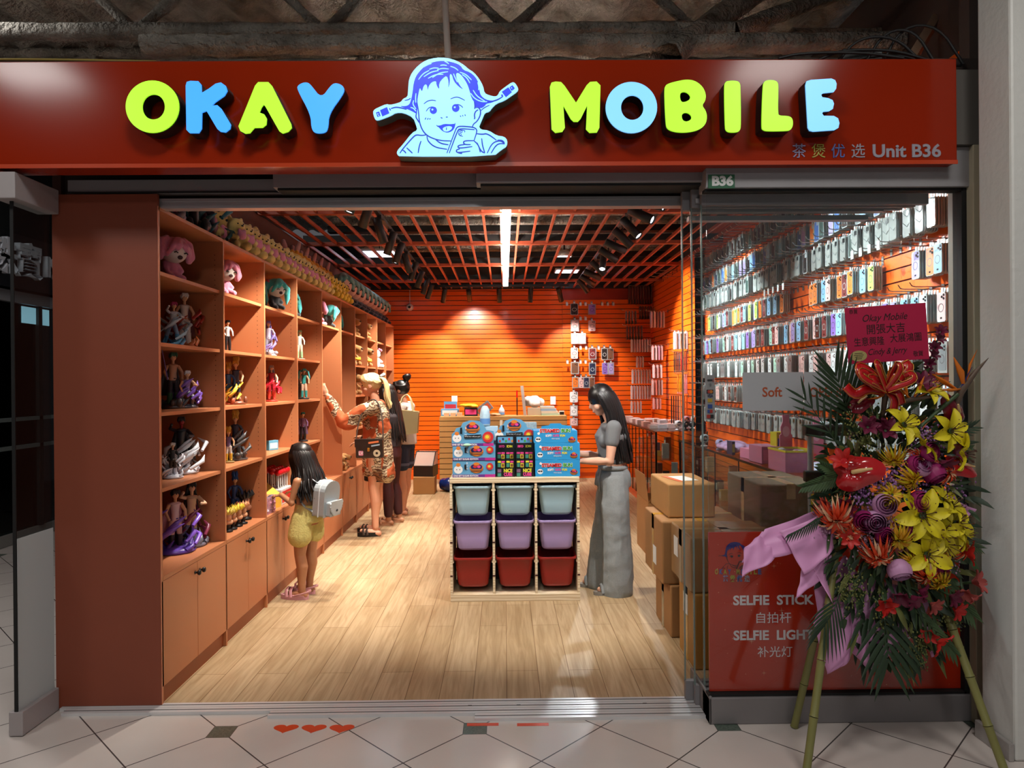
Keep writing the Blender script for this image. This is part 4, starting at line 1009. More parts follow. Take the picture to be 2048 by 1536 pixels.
fig('silver-haired figurine crouching on purple spikes, third front shelf', 380, -1.97, 2, 0.26, hair='#d2d4dc', top='#8a78b4', legs='#c8c9d4', base='#32303a', style='wave', fx='#7a56b8', pose='crouch', seed=4, rz=-1.0, wide=1.2)
fig('figurine in black coat with glossy red arms in white smoke', 378, -2.0, 1, 0.34, hair='#15151a', top='#171b26', legs='#1b1d28', base='#c9ccd6', style='wave', fx='#dfe2ea', cape='#10131c', pose='lunge', seed=5, rz=-1.1, skin=mat('resin_red_gloss', '#8a1018', 0.15, metal=0.3), wide=1.3)
fig('small white-haired figurine on grey smoke in front of the black coat', 344, -1.95, 1, 0.20, hair='#e6e4e0', top='#2c2c30', legs='#3a2c20', base='#b9bcc6', style='wave', fx='#e4e6ee', seed=6, rz=-0.9, wide=1.3)
fig('figurine with pink feather wings over a violet wave base, front worktop', 348, -1.98, 0, 0.36, hair='#2a2024', top='#e0c3c6', legs='#d8b2a0', base='#5a3f9e', style='wave', fx='#7d57c4', cape='#c98a9a', seed=7, rz=-0.8, wide=1.4)
fig('tan dancer figurine with long black hair balanced on a striped ball, front worktop', 393, -1.95, 0, 0.42, hair='#14100f', top='#d0a888', legs='#cfa27e', base='#6d6f80', style='wave', pose='dance', hairstyle='long', seed=8, rz=-1.0, fx='#7a2f48')
fig('small black and white figurine at the left of the second bay, second shelf', 456, -1.95, 3, 0.22, hair='#16161a', top='#d9d6d2', legs='#1c1c20', base='#202024', style='disc', seed=9, rz=-0.7, hairstyle='short')
fig('gold spiky-haired figurine in a navy suit, second bay, third shelf', 472, -1.94, 2, 0.33, hair='#c79a3c', top='#28304a', legs='#232b44', base='#7c4a34', seed=10, rz=-1.4, hairstyle='spiky')
fig('blue-suited figurine beside a woven basket base, second bay, third shelf', 457, -1.98, 2, 0.29, hair='#c79a3c', top='#2c5a9c', legs='#2c5a9c', base='#a8553a', seed=11, rz=-1.0, hairstyle='spiky', fx='#d4a93c')
fig('gold spiky-haired figurine standing on grey rubble, second bay, fourth shelf', 470, -1.95, 1, 0.34, hair='#d2b04a', top='#2c344a', legs='#2c344a', base='#55504e', fx='#4c4a4c', seed=12, rz=-1.2, hairstyle='spiky', wide=1.2)
fig('smaller gold-haired figurine in white boots, second bay, fourth shelf', 456, -1.93, 1, 0.24, hair='#dcb03a', top='#6a5a8c', legs='#d6d2d0', base='#8a7448', seed=13, rz=-1.0, hairstyle='spiky', style='disc')
fig('blue-haired figurine in blue armour, second bay worktop', 468, -1.99, 0, 0.34, hair='#1f4f9c', top='#2f4f8c', legs='#27508f', base='#4a4c50', seed=14, rz=-1.0, hairstyle='spiky')
def bust(label, y, x, hair, skin='#d8a27c', sc=1.0):
    t = thing('figurine_bust', label, 'figurine', (x, y, LV[0] + .0015), -0.8, group='busts in the second bay'); t.scale = (sc * .8,) * 3
    MB().lathe([(0, 0), (.038, 0), (.04, .012), (.018, .02), (.016, .05), (.03, .06), (0, .062)], 16).build('stand', BLACK, t)
    MB().ell((0, 0, .08), (.03, .042, .03), nu=10, nv=6).ell((.006, 0, .125), (.03, .028, .036), nu=10, nv=8).build('head', fm_(skin), t)
    b = MB(); b.ell((-.008, 0, .14), (.032, .032, .03), nu=10, nv=6)
    for i in range(12):
        a = 2 * PI * i / 12; b.tube([(.02 * math.cos(a) - .008, .02 * math.sin(a), .15), (.055 * math.cos(a) - .012, .055 * math.sin(a), .175), (.05 * math.cos(a) - .012, .05 * math.sin(a), .20)], [.016, .011, .001], 6)
    b.build('hair', fm_(hair), t)
for i, (px, h) in enumerate(((454, '#d9c05a'), (463, '#e3c63e'), (474, '#e3c63e'), (484, '#d8956a'))):
    bust('gold spiky-haired bust in the row on the second bay worktop, %s from the left' % nth(i + 1), ony(px, -1.88), -1.88, h)
bust('larger black spiky-haired bust at the end of the row, second bay worktop', ony(494, -1.92) - .05, -1.92, '#141418', '#8a5a44', 1.35)
fig('lilac-haired figurine on a grey crystal base, third bay, second shelf', 538, -1.92, 3, 0.28, hair='#8a78c4', top='#c4c0d8', legs='#a8a4b8', base='#8c8a94', fx='#7a6ca8', seed=15, rz=-1.2, hairstyle='long')
fig('figurine in a red flared dress with grey rabbit ears, third bay, third shelf', 543, -1.92, 2, 0.29, hair='#8d8a8c', top='#a8182a', legs='#8a1420', base='#b23428', style='disc', fx='#b01c2c', seed=16, rz=-1.2, hairstyle='long')
fig('pale green-haired figurine in white, fourth bay, second shelf', 600, -1.92, 3, 0.27, hair='#9fc49a', top='#dcd8cc', legs='#d2ccb8', base='#c4c0b4', style='disc', seed=17, rz=-1.0, hairstyle='long')
fig('figurine with long dark hair at the left of the fourth bay, third shelf', 601, -1.96, 2, 0.27, hair='#232026', top='#8c8898', legs='#3a363c', base='#28262a', style='disc', seed=18, rz=-1.0, hairstyle='long')
fig('teal-dressed figurine at the right of the fourth bay, third shelf', 608, -1.90, 2, 0.28, hair='#3f9a98', top='#2c8f8a', legs='#d6b39a', base='#24262a', style='disc', seed=19, rz=-1.0, hairstyle='tails')
fig('green-haired figurine in a purple striped skirt, fourth bay, fourth shelf', 605, -1.92, 1, 0.27, hair='#1f6a58', top='#7c5a84', legs='#2a2028', base='#1f1c20', style='disc', seed=20, rz=-1.0, hairstyle='short', cape='#8a6a90')
# top of the first cabinets
figurine('big statue of a figure in tan trousers on top of the front cabinet', (-2.0, 4.52, 2.602), 0.62, hair='#2a2320', top='#a8823a', legs='#a8842e', base='#33383c', seed=21, rz=-1.0, pose='stand')
figurine('magenta and white statue on top of the front cabinet', (-1.98, 4.08, 2.602), 0.5, hair='#a8286a', top='#c03a84', legs='#8a2a5c', base='#b8c0cc', style='wave', fx='#a02a72', seed=22, rz=-1.0, wide=1.2)
figurine('dark purple statue with a teal scarf on top of the second cabinet', (-2.0, 4.83, 2.602), 0.46, hair='#5a3a34', top='#3a2f50', legs='#2c2a44', base='#3c2632', fx='#2f6a78', seed=23, rz=-1.0, weapon='#15151a')
# loose goods
t = thing('card_box', 'small light blue card box on the fourth shelf of the third bay', 'box', (-1.93, ony(543, -1.93), LV[1] + .001), -0.5)
MB().box(-.02, .02, -.05, .05, 0, .08).build('carton', mat('card_blue', '#5d9bb8', 0.5), t, bevel=0.002)
MB().box(.0201, .021, -.04, .04, .015, .06).build('label_panel', mat('card_white', '#d0d8da', 0.5), t)
t = thing('candy_display', 'yellow cardboard display of red lollipops on the third cabinet worktop', 'display', (-1.985, 5.72, LV[0] + .001), -0.3)
YEL = mat('card_yellow', '#d9a93a', 0.5)
b = MB(); b.prism([(-.12, 0), (.12, 0), (.12, .10), (-.12, .26)], -.14, .14, 'y'); b.build('stand', YEL, t)
b = MB(); b.box(-.13, -.12, -.14, .14, .0, .40); b.build('header', YEL, t)
RB = mat('candy_red', '#c4101c', 0.15)
t = thing('lollipop_stand', 'white stand full of red lollipops beside the yellow display', 'stand', (-1.93, 6.006, LV[0] + .001))
MB().box(-.10, .09, -.14, .14, 0, .128).build('block', mat('stand_white', '#c9c4c4', 0.4), t, bevel=.004)
MB().box(.0905, .0915, -.13, .13, .02, .11).build('print_panel', RB, t)
for i in range(14):
    a, c = i % 5, i // 5
    t2 = thing('lollipop', 'round red lollipop in the yellow display, row %s, %s from the left' % (nth(c + 1), nth(a + 1)), 'lollipop', (-1.875 - .05 * c, 5.89 + .058 * a, LV[0] + .132 + .01 * c), group='red lollipops')
    MB().cyl((0, 0, 0), (0, 0, .12), .004).build('stick', WHITE, t2); MB().ell((0, 0, .135), .028, nu=14, nv=10).build('candy', RB, t2)
def clearbox(lab, x, y, z, w, d, h, m, fill):
    t = thing('clear_tub', lab, 'tub', (x, y, z))
    b = MB(); b.box(-w / 2, w / 2, -d / 2, d / 2, 0, .004); 
    for s in (-1, 1): b.box(s * w / 2 - .002, s * w / 2 + .002, -d / 2, d / 2, 0, h); b.box(-w / 2, w / 2, s * d / 2 - .002, s * d / 2 + .002, 0, h)
    b.build('tub', m, t)
    f = MB(); rnd = random.Random(3)
    for i in range(26): f.ell((rnd.uniform(-.4, .4) * w, rnd.uniform(-.4, .4) * d, rnd.uniform(.1, .9) * h), (.03, .024, .018), nu=6, nv=4, mi=i % 3)
    tag(f.build('contents', fill, t), kind='stuff')
clearbox('clear pink tub of trinkets at the edge of the third worktop', -1.862, 5.52, LV[0] + .001, .09, .22, .13, mat('pink_clear', '#e2a3b4', 0.15, alpha=0.45), [fm_('#c9c4d4'), fm_('#d490a8'), fm_('#5a5468')])
# keyring bunches hanging in the two bays without shelves
def bunch(lab, y, z, cols, n, seed, r=0.03):
    t = thing('keyring_bunch', lab, 'keyring', (-1.93, y, z)); rnd = random.Random(seed)
    MB().tube([(-.36, 0, .06), (.0, 0, .06), (.02, 0, .075)], .003, 6).build('hook', ALU, t)
    for i in range(n):
        MB().ell((-.02 - .05 * (i % 4), rnd.uniform(-.07, .07), rnd.uniform(-.14, .02)), (r * rnd.uniform(.7, 1.2), r * rnd.uniform(.8, 1.2), r * rnd.uniform(.9, 1.4)), nu=10, nv=7).build('charm', fm_(cols[i % len(cols)]), t)
for a in (('purple keyring bunch near the top of the fifth bay', 7.15, 1.93, ['#5a4a9c', '#8a7ac4', '#c4bce0'], 6, 1), ('yellow keyring bunch in the fifth bay', 7.15, 1.33, ['#d9b02a', '#c98a2a'], 5, 2), ('pink and black keyring bunch low in the fifth bay', 7.27, 1.05, ['#c4708c', '#3a3440', '#d8c4d4', '#5a3f8a'], 12, 3, .04), ('blue keyring bunch lowest in the fifth bay', 7.3, .82, ['#4a4a9c', '#9aa4c4'], 7, 4),
          ('red and white keyring bunch in the sixth bay', 8.0, 1.92, ['#b03030', '#d4d0cc', '#8a2a34'], 9, 5), ('silver keyring bunch in the sixth bay', 8.02, 1.72, ['#c4c8d0', '#8a8e98'], 8, 6), ('white keyring bunch in the middle of the sixth bay', 7.98, 1.28, ['#c4c8d0', '#6a6e78'], 6, 7), ('pink keyring bunch in the sixth bay', 8.04, 1.14, ['#c44a7c', '#d89ab4'], 7, 8, .045)): bunch(*a)
# ================================================================ CENTRE: STORAGE UNIT, DISPLAY BOXES, COUNTER AT THE BACK
def pine():
    m = mat('pale_pine', '#e3cfae', 0.5, var=0.05)
    nt = m.node_tree; b = nt.nodes['Principled BSDF']
    tc = N(nt, 'ShaderNodeTexCoord'); mp = N(nt, 'ShaderNodeMapping'); mp.inputs['Scale'].default_value = (1.2, 1, 9)
    w = N(nt, 'ShaderNodeTexWave', bands_direction='Z'); w.inputs['Scale'].default_value = 1.5; w.inputs['Distortion'].default_value = 7; w.inputs['Detail'].default_value = 1.5
    r = N(nt, 'ShaderNodeValToRGB'); r.color_ramp.elements[0].color = (*lin('#cdb48e'), 1); r.color_ramp.elements[1].color = (*lin('#e9d8bb'), 1)
    nt.links.new(tc.outputs['Object'], mp.inputs[0]); nt.links.new(mp.outputs[0], w.inputs[0]); nt.links.new(w.outputs['Color'], r.inputs[0]); nt.links.new(r.outputs[0], b.inputs['Base Color'])
    return m
PINE = pine()
UX0, UX1, UY, UD = -0.423, 0.567, 5.415, 0.44
u = thing('storage_unit', 'pale pine storage unit holding nine plastic bins in the middle of the shop', 'storage unit', ((UX0 + UX1) / 2, UY, 0))
W2 = (UX1 - UX0) / 2
MB().box(-W2, W2, -0.002, UD, 0.905, 0.945).build('top_board', PINE, u, bevel=0.002)
MB().box(-W2, W2, 0.0, UD, 0.0, 0.055).build('base_board', PINE, u, bevel=0.002)
MB().box(-W2 + .02, W2 - .02, UD - 0.012, UD - 0.002, 0.055, 0.905).build('back_panel', mat('pine_back', '#3a3028', 0.8), u)
posts = (-W2, -W2 + 0.324, W2 - 0.342, W2 - 0.018)
for x in posts:
    MB().box(x, x + 0.018, 0.004, UD - 0.013, 0.055, 0.905).build('upright', PINE, u)
    nb = MB()
    for z in (0.19, 0.445, 0.70): nb.box(x - 0.001, x + 0.019, 0.0025, 0.006, z, z + 0.012)
    nb.build('runner_slots', GROOVE, u)
def bin_mesh():
    b = MB(); w, d, h = 0.294, 0.40, 0.235
    def ring(z, s, grow=0.0):
        return [(x, y, z) for x, y in rrect((w - 0.012 - s) + grow, (d - 0.03 - s) + grow, 0.045, 5)]
    lv = [ring(0, .055, -.05), ring(0.004, .055, -.02), ring(0.02, .05), ring(.10, .028), ring(h - .02, .004), ring(h - .02, 0, .016), ring(h, 0, .018), ring(h, 0, .0), ring(.06, .045, -.008), ring(.03, .06, -.03)]
    n = len(lv[0]); vs = [p for r in lv for p in r]; fs = []
    for i in range(len(lv) - 1):
        for j in range(n): fs.append((i * n + j, i * n + (j + 1) % n, (i + 1) * n + (j + 1) % n, (i + 1) * n + j))
    fs += [tuple(range(n - 1, -1, -1)), tuple(range((len(lv) - 1) * n, len(lv) * n))]
    b.add(vs, fs, 0, True); return b
BINM = [mat('bin_' + n, c, 0.38, var=0.02, alpha=1) for n, c in (('pale_blue', '#a3c4d2'), ('lilac', '#a894c8'), ('red', '#8e1c18'))]
bin_names = ('pale blue', 'lilac', 'dark red')
cols = [(posts[i] + 0.018 + posts[i + 1]) / 2 for i in range(3)]
for r, (z, nm) in enumerate(((0.645, 'top'), (0.378, 'middle'), (0.095, 'bottom'))):
    for c in range(3):
        o = bin_mesh().build('storage_bin', BINM[r], None, (u.location.x + cols[c], UY + 0.205, z))
        o.modifiers.new('edge', 'BEVEL').width = 0.001
        tag(o, '%s plastic bin in the %s row of the pine unit, %s' % (bin_names[r], nm, ('left column', 'middle column', 'right column')[c]), 'bin', 'bins in the pine unit')
    for c in range(3):
        rb = MB()
        for x in (posts[c] + .018, posts[c + 1] - .008): rb.box(x, x + .008, .02, UD - .02, z + .196, z + .210)
        rb.build('runner', PINE, u)

# ---------------------------------------------------------------- printed cartons
def prints(par, y, items, sx=1.0):
    """flat printed shapes on a carton front: (loops, material) in the carton's own x-z plane"""
    for k, (lp, m) in enumerate(items):
        o = curve_shape('print', lp, 0.0003, m, par); o.location = (0, y - 0.0006 - 0.0004 * k, 0)
PBLUE = mat('carton_sky', '#5d9cc4', 0.4, var=0.02); PBLUE2 = mat('carton_blue', '#2a92cf', 0.4, var=0.02)
PUR = mat('print_purple', '#5c2f86', 0.4); MAG = mat('print_magenta', '#b02a86', 0.4); PW = mat('print_white', '#e6e6e6', 0.4); PR = mat('print_crimson', '#c22a30', 0.4); PG = mat('print_green', '#3f9a3a', 0.4); PO = mat('print_orange', '#d27a2c', 0.4); PBR = mat('print_brown', '#7a4a26', 0.4); PYE = mat('print_yellow', '#d9d23c', 0.4); PPK = mat('print_pink', '#d8428c', 0.4); PNV = mat('print_navy', '#1a2560', 0.4); PK = mat('print_black', '#101014', 0.4); PGN = mat('print_teal', '#3f8a74', 0.4)
def bun(cx, cz, r): return [([oval(cx, cz, r, r * .92, 24)], PW), ([oval(cx, cz + r * 1.05, r * .5, r * .42, 14)], PO), ([oval(cx - r * .35, cz, r * .1, r * .14, 8)], PK), ([oval(cx + r * .35, cz, r * .1, r * .14, 8)], PK)]
def basket(cx, cz, r): return [([oval(cx, cz, r, r * .72, 26)], PO), ([oval(cx, cz + r * .18, r * .86, r * .45, 22)], PNV), ([oval(cx - r * .2, cz + r * .25, r * .3, r * .22, 12)], PR), ([oval(cx + r * .35, cz + r * .22, r * .26, r * .2, 12)], PPK), ([oval(cx, cz + r * .62, r * .45, r * .25, 16)], PO), ([[(cx - r * .9, cz - r * .1), (cx + r * .9, cz - r * .1), (cx + r * .75, cz - r * .5), (cx - r * .75, cz - r * .5)]], PBR), ([[(cx - r * .8, cz - r * .17), (cx + r * .8, cz - r * .17), (cx + r * .76, cz - r * .27), (cx - r * .76, cz - r * .27)]], PO)]
def round_photo(cx, cz, r): return [([oval(cx, cz, r, r, 24)], PR), ([oval(cx - r * .1, cz, r * .6, r * .55, 18)], PO), ([oval(cx - r * .15, cz + r * .05, r * .35, r * .3, 14)], PYE)]
def sugar_box(label, loc, h, header, group, w=0.328, d=0.25):
    t = thing('display_box', label, 'box', loc, group=group)
    MB().box(-w / 2, w / 2, 0, d, 0, h).build('carton', PBLUE, t, bevel=0.0015, seg=1)
    it = [([[(-w / 2, .001), (w / 2 - .08, .001), (w / 2 - .08, .022), (-w / 2, .022)]], PUR), ([[(w / 2 - .08, .001), (w / 2, .001), (w / 2, .022), (w / 2 - .08, .022)]], MAG)]
    if header:
        hd = [(-w / 2 + .0, h), (-w / 2 + .02, h + .012), (-w / 2 + .035, h + .045), (-.09, h + .055), (-.075, h + .085), (-.02, h + .105), (.05, h + .098), (.09, h + .065), (.105, h + .03), (w / 2, h + .02), (w / 2, h)]
        MB().prism(hd, 0.002, 0.006, 'y').build('header_card', PBLUE, t)
        it += bun(-.12, .062, .034) + basket(.0, h + .045, .055) + round_photo(.118, h - .025, .042) + [([[(-.065, h - .034), (.066, h - .028), (.066, h - .004), (-.065, h - .010)]], PK), ([[(-.095, h + .0), (-.08, h + .0), (-.08, h + .05), (-.095, h + .05)]], PK)]
    else:
        it += bun(-.12, .06, .034) + basket(.02, .07, .052) + round_photo(.122, .083, .027) + [([[(-.072, .06), (-.058, .06), (-.058, .10), (-.072, .10)]], PK)]
    prints(t, 0, it)
    text('print_text', 'ONE SET SUGAR EDITION', .018, PW, (-.062, -0.004, .0115), t, ext=.0003, bold=.0006, width=.19)
    for j, c in enumerate('BUN'): text('print_text', c, .022, PW, (-.052, -.004, .108 - .021 * j if not header else h + .045 - .026 * j), t, ext=.0003)
    if header: text('print_text', 'What bun will you get?', .014, PW, (0, -0.011, h - .019), t, ext=.0003, width=.12)
    return t
ZT = 0.945; YB_ = 5.45
x1 = atY(947.5, 900, YB_).x
sugar_box('sky blue bun carton at the bottom of the left stack on the pine unit', (x1, YB_, ZT), .128, False, 'sky blue bun cartons')
sugar_box('sky blue bun carton in the middle of the left stack on the pine unit', (x1 + .002, YB_ - .003, ZT + .1285), .110, False, 'sky blue bun cartons')
sugar_box('open sky blue bun display with scalloped header, top of the left stack', (x1 - .008, YB_, ZT + .239), .094, True, 'sky blue bun cartons', .322)
t = thing('foam_bun', 'pale green foam bun peeping out under the top left display', 'toy', (x1 - .05, YB_ - .026, ZT + .239)); MB().ell((0, 0, .012), (.03, .024, .012), nu=14, nv=8).build('bun', mat('foam_green', '#a9d8bd', 0.6), t)
x2 = atY(1029, 900, 5.62).x
MBx = thing('display_riser', 'plain pale blue carton hidden behind the black cube displays', 'box', (x2, 5.64, ZT)); MB().box(-.15, .15, .008, .09, 0, .24).build('carton', PBLUE, MBx)
sugar_box('sky blue bun display behind the black cube displays, light catching its header', (x2, 5.646, ZT + .2405), .094, True, 'sky blue bun cartons', .296, .09)
def cube_display(label, px):
    x = atY(px, 900, YB_).x
    t = thing('cube_display', label, 'box', (x, YB_, ZT), group='black cube displays')
    w = .140
    b = MB(); b.box(-w / 2, w / 2, 0, .19, 0, .068); b.box(-w / 2, w / 2, .13, .19, .068, .305); b.box(-w / 2, -w / 2 + .003, .0, .19, .068, .2); b.box(w / 2 - .003, w / 2, .0, .19, .068, .2)
    b.build('carton', PK, t)
    prints(t, 0, [([[(-.062, .005), (-.034, .005), (-.034, .03), (-.062, .03)]], PGN), ([[(-.062, .035), (-.034, .035), (-.034, .06), (-.062, .06)]], mat('print_mauve', '#7a5a78', 0.4))])
    text('print_text', 'NiCE', .036, PYE, (.018, -.002, .048), t, ext=.0004, bold=.0018, width=.066)
    text('print_text', 'CUBE', .034, PPK, (.018, -.002, .019), t, ext=.0004, bold=.0018, width=.066)
    prints(t, .13, [([[(-.06, .25), (.06, .25), (.06, .298), (-.06, .298)]], PBLUE)] + [([[(-.05 + .024 * i, .256 + .016 * (i % 2)), (-.036 + .024 * i, .256 + .016 * (i % 2)), (-.036 + .024 * i, .274 + .016 * (i % 2)), (-.05 + .024 * i, .274 + .016 * (i % 2))]], (PR, PNV, PG, PR, PO)[i]) for i in range(5)])
    text('print_text', 'CUBE', .024, PPK, (-.03, .127, .225), t, rot=(PI / 2, PI, 0), ext=.0003, bold=.001, width=.045)
    text('print_text', 'NiCE', .024, PYE, (.032, .127, .225), t, rot=(PI / 2, PI, 0), ext=.0003, bold=.001, width=.045)
    for c in range(2):
        for r in range(2):
            q = thing('cube_pack', 'small black cube pack in the %s cube display, %s row, %s' % (('left', 'right')[px > 1030], ('lower', 'upper')[r], ('left one', 'right one')[c]), 'box', (x - .034 + .068 * c, YB_ + .012 + .05 * r, ZT + .0685 + .062 * r), group='cube packs')
            if r: 
                st = MB().box(-.032, .032, 0, .06, -.0615, -.001); st.build('inner_step', PK, q)
            MB().box(-.032, .032, 0, .06, 0, .06).build('carton', PK, q)
            prints(q, 0, [([[(-.028, .006), (-.004, .006), (-.004, .036), (-.028, .036)]], PGN), ([[(.0, .004), (.026, .004), (.026, .036), (.0, .036)]], PYE), ([[(.004, .009), (.022, .009), (.022, .031), (.004, .031)]], PBR), ([[(-.028, .04), (-.002, .04), (-.002, .054), (-.028, .054)]], (PYE, PPK)[r]), ([[(.002, .04), (.028, .04), (.028, .054), (.002, .054)]], PPK)])
cube_display('black cube display with yellow and pink lettering, left of the pair', 1011)
cube_display('black cube display with yellow and pink lettering, right of the pair', 1049.5)
def steamed(label, px, z, h, header, w=0.345):
    x = atY(px, 900, YB_).x
    t = thing('display_box', label, 'box', (x, YB_ + .004, ZT + z), group='blue steamed bun cartons')
    MB().box(-w / 2, w / 2, 0, .27, 0, h).build('carton', PBLUE2, t, bevel=0.0015, seg=1)
    z0 = 0
    if header:
        hd = [(-w / 2, h), (-w / 2 + .055, h + .002), (-w / 2 + .06, h + .035), (-.05, h + .042), (-.04, h + .056), (.04, h + .056), (.05, h + .044), (w / 2 - .045, h + .036), (w / 2 - .04, h + .004), (w / 2, h)]
        MB().prism(hd, .002, .006, 'y').build('header_card', PBLUE2, t); z0 = .030
    text('print_text', 'STEAMED', .036, PW, (-.045, -.0015, h * .67 + z0), t, ext=.0004, bold=.004, width=.158)
    text('print_text', 'STEAMED', .036, PR, (-.045, -.0028, h * .67 + z0), t, ext=.0004, bold=.0016, width=.152)
    text('print_text', 'BUN', .036, PW, (.078, -.0015, h * .67 + z0), t, ext=.0004, bold=.004, width=.074)
    text('print_text', 'BUN', .036, PG, (.078, -.0028, h * .67 + z0), t, ext=.0004, bold=.0016, width=.069)
    for s_, m_, xx, ww in (('SOFT·', PW, -.052, .05), ('CUTE', PPK, .002, .046), ('·FUN', PYE, .052, .042)): text('print_text', s_, .023, m_, (xx, -.0015, h * .4 + z0 * .6), t, ext=.0004, bold=.0012, width=ww)
    text('print_text', 'MINI BUNS', .014, PW, (0, -.0015, h * .22 + z0 * .4), t, ext=.0004, width=.06)
    prints(t, 0, [([oval(-.134, h * .3, .022, .02, 20)], PW), ([oval(-.143, h * .32, .009, .006, 10)], PK), ([oval(-.125, h * .32, .009, .006, 10)], PK), ([oval(-.13, h * .78, .010, .010, 14)], PW)] + basket(.125, h * .25, .029))
    return t
steamed('bright blue steamed bun carton at the bottom of the right stack', 1115, 0, .128, False)
steamed('bright blue steamed bun carton in the middle of the right stack', 1115, .1285, .128, False)
steamed('bright blue steamed bun display with header on top of the right stack', 1111.5, .257, .095, True, .335)

# ---- goods standing behind the front boxes on the unit
def simple_box(name, label, cat, c, d, m, rz=0.0, tilt=None, group=None, lid=None):
    t = thing(name, label, cat, c, rz, group)
    if tilt: t.rotation_euler = tilt
    MB().box(-d[0] / 2, d[0] / 2, -d[1] / 2, d[1] / 2, 0, d[2]).build('carton', m, t, bevel=min(d) * .02, seg=1)
    if lid is not None: MB().box(-d[0] * .42, d[0] * .42, -d[1] / 2 - .001, -d[1] / 2, d[2] * .2, d[2] * .8).build('print_panel', lid, t)
    return t
p = atY(1058, 838, 5.80)
simple_box('magazine_box', 'grey patterned box with a navy base standing behind the right stack', 'box', (p.x - .02, 5.80, ZT), (.16, .10, .40), mat('pattern_grey', '#8fa0a6', 0.5, var=0.6, scale=60), lid=mat('pattern_dark', '#3f3836', 0.5, var=0.7, scale=80))
simple_box('tote_box', 'pale blue carton behind the left stack of bun cartons', 'box', (atY(975, 850, 5.78).x, 5.80, ZT), (.17, .09, .37), mat('carton_pale', '#a9c8de', 0.5))
t = thing('bottle', 'blue and white wrapped bottle on the pale blue carton', 'bottle', (atY(970, 830, 5.79).x, 5.79, ZT + .37))
MB().lathe([(0, 0), (.038, 0), (.042, .02), (.042, .10), (.034, .14), (.02, .165), (0, .17)], 20).build('wrap', mat('wrap_blue', '#b9d4ea', 0.25, var=0.35, scale=40), t)
MB().lathe([(.0425, .02), (.0428, .06), (.0425, .065)], 20).build('label_band', mat('band_blue', '#5f8fc9', 0.4), t)
t = thing('wooden_stick_pack', 'flat pale wooden stick leaning behind the bun displays', 'stick', (atY(999, 850, 5.77).x, 5.775, ZT))
MB().tube([(0, 0, 0), (.015, 0, .42)], [.012, .016], 4, flat=.3, smooth=False).build('stick', mat('stick_wood', '#d8bfa2', 0.6), t)

# ---- slatted counter against the back wall
CW_ = mat('maple_slat', '#c79a5c', 0.45, var=0.05)
t = thing('cash_counter', 'maple slatwall counter at the back of the shop', 'counter', (0, 11.72, 0))
cx0, cx1 = -1.075, 1.03
MB().box(cx0, cx1, 0, .5, 1.08, 1.115).build('counter_top', CW_, t, bevel=.003)
b = MB()
z = .08
while z < 1.07:
    b.box(cx0, cx1, .0, .014, z, min(z + .077, 1.08), 0); z += .088
b.box(cx0, cx1, .013, .04, 0, 1.08, 1)
for x in (cx0, cx1): 
    z = .08
    while z < 1.07: b.box(x - .005, x + .005, .014, .48, z, min(z + .077, 1.08), 0); z += .088
    b.box(x - .004, x + .004, .02, .47, 0, 1.08, 1)
b.build('slat_front', [CW_, mat('maple_groove', '#4d361c', 0.7)], t)
def on_counter(px, yoff=.12): return Vector((atY(px, 800, 11.72 + yoff).x, 11.72 + yoff, 1.115))
GRP = 'goods on the back counter'
def cbx(label, px, w, d, h, m, lid=None, rz=0.0, yoff=.2, z=0, tilt=None):
    p = on_counter(px, yoff); p.z += z
    return simple_box('goods_box', label, 'box', p, (w, d, h), m, rz, tilt, GRP, lid)
cbx('sky blue display box at the left end of the back counter', 900, .30, .14, .12, PBLUE, PW, yoff=.3)
t = cbx('scalloped header card of the blue display on the back counter', 901, .22, .01, .24, PBLUE, PR, yoff=.38)
for i, px in enumerate((893, 906, 919)):
    p = on_counter(px, .12)
    for k in range(3): 
        q = simple_box('card_pack', 'flat peach card pack, %s pile from the left, %s from below, back counter' % (nth(i + 1), nth(k + 1)), 'card pack', (p.x, p.y, p.z + .020 * k), (.085, .1, .0195), mat('card_peach', '#d8b08a', 0.5), group='peach card packs')
cbx('black cube carton under yellow bags on the back counter', 942, .22, .16, .14, PK, PPK, yoff=.2)
def bag(label, p, r, m, seed, name='bag', cat='bag', group=GRP, pieces=9):
    rnd = random.Random(seed)
    sh = [('e', (rnd.uniform(-.7, .7) * r[0], rnd.uniform(-.6, .6) * r[1], r[2] * rnd.uniform(.35, .65)), (r[0] * rnd.uniform(.3, .55), r[1] * rnd.uniform(.35, .6), r[2] * rnd.uniform(.25, .35))) for _ in range(pieces)] + [('e', (0, 0, r[2] * .5), (r[0] * .8, r[1] * .8, r[2] * .42))]
    o = apply_mods(blob(name, sh, m, max(.008, min(r) * .09), 2)); o.location = p
    mn = min(v.co.z for v in o.data.vertices); o.location.z -= mn
    return tag(o, label, cat, group)
p = on_counter(938, .2); p.z += .141; bag('crumpled yellow bag on the black carton, back counter', p, (.16, .10, .08), mat('bag_yellow', '#d3b11e', 0.3, var=.2, scale=30), 1)
t = cbx('grey and orange carton tipped on its corner, back counter', 975, .26, .12, .17, mat('carton_slate', '#69757a', 0.5), mat('carton_rust', '#b0482a', 0.5), yoff=.24, z=.05, tilt=(0, rad(-38), 0))
p = on_counter(990, .1); bag('small bunch of orange wraps right of the tipped carton', p, (.11, .07, .06), mat('wrap_tan', '#c79a74', 0.4, var=.3, scale=40), 3)
p = on_counter(1003, .2); 
t = thing('squeeze_bottle', 'clear squeeze bottle with a blue label on the back counter', 'bottle', p)
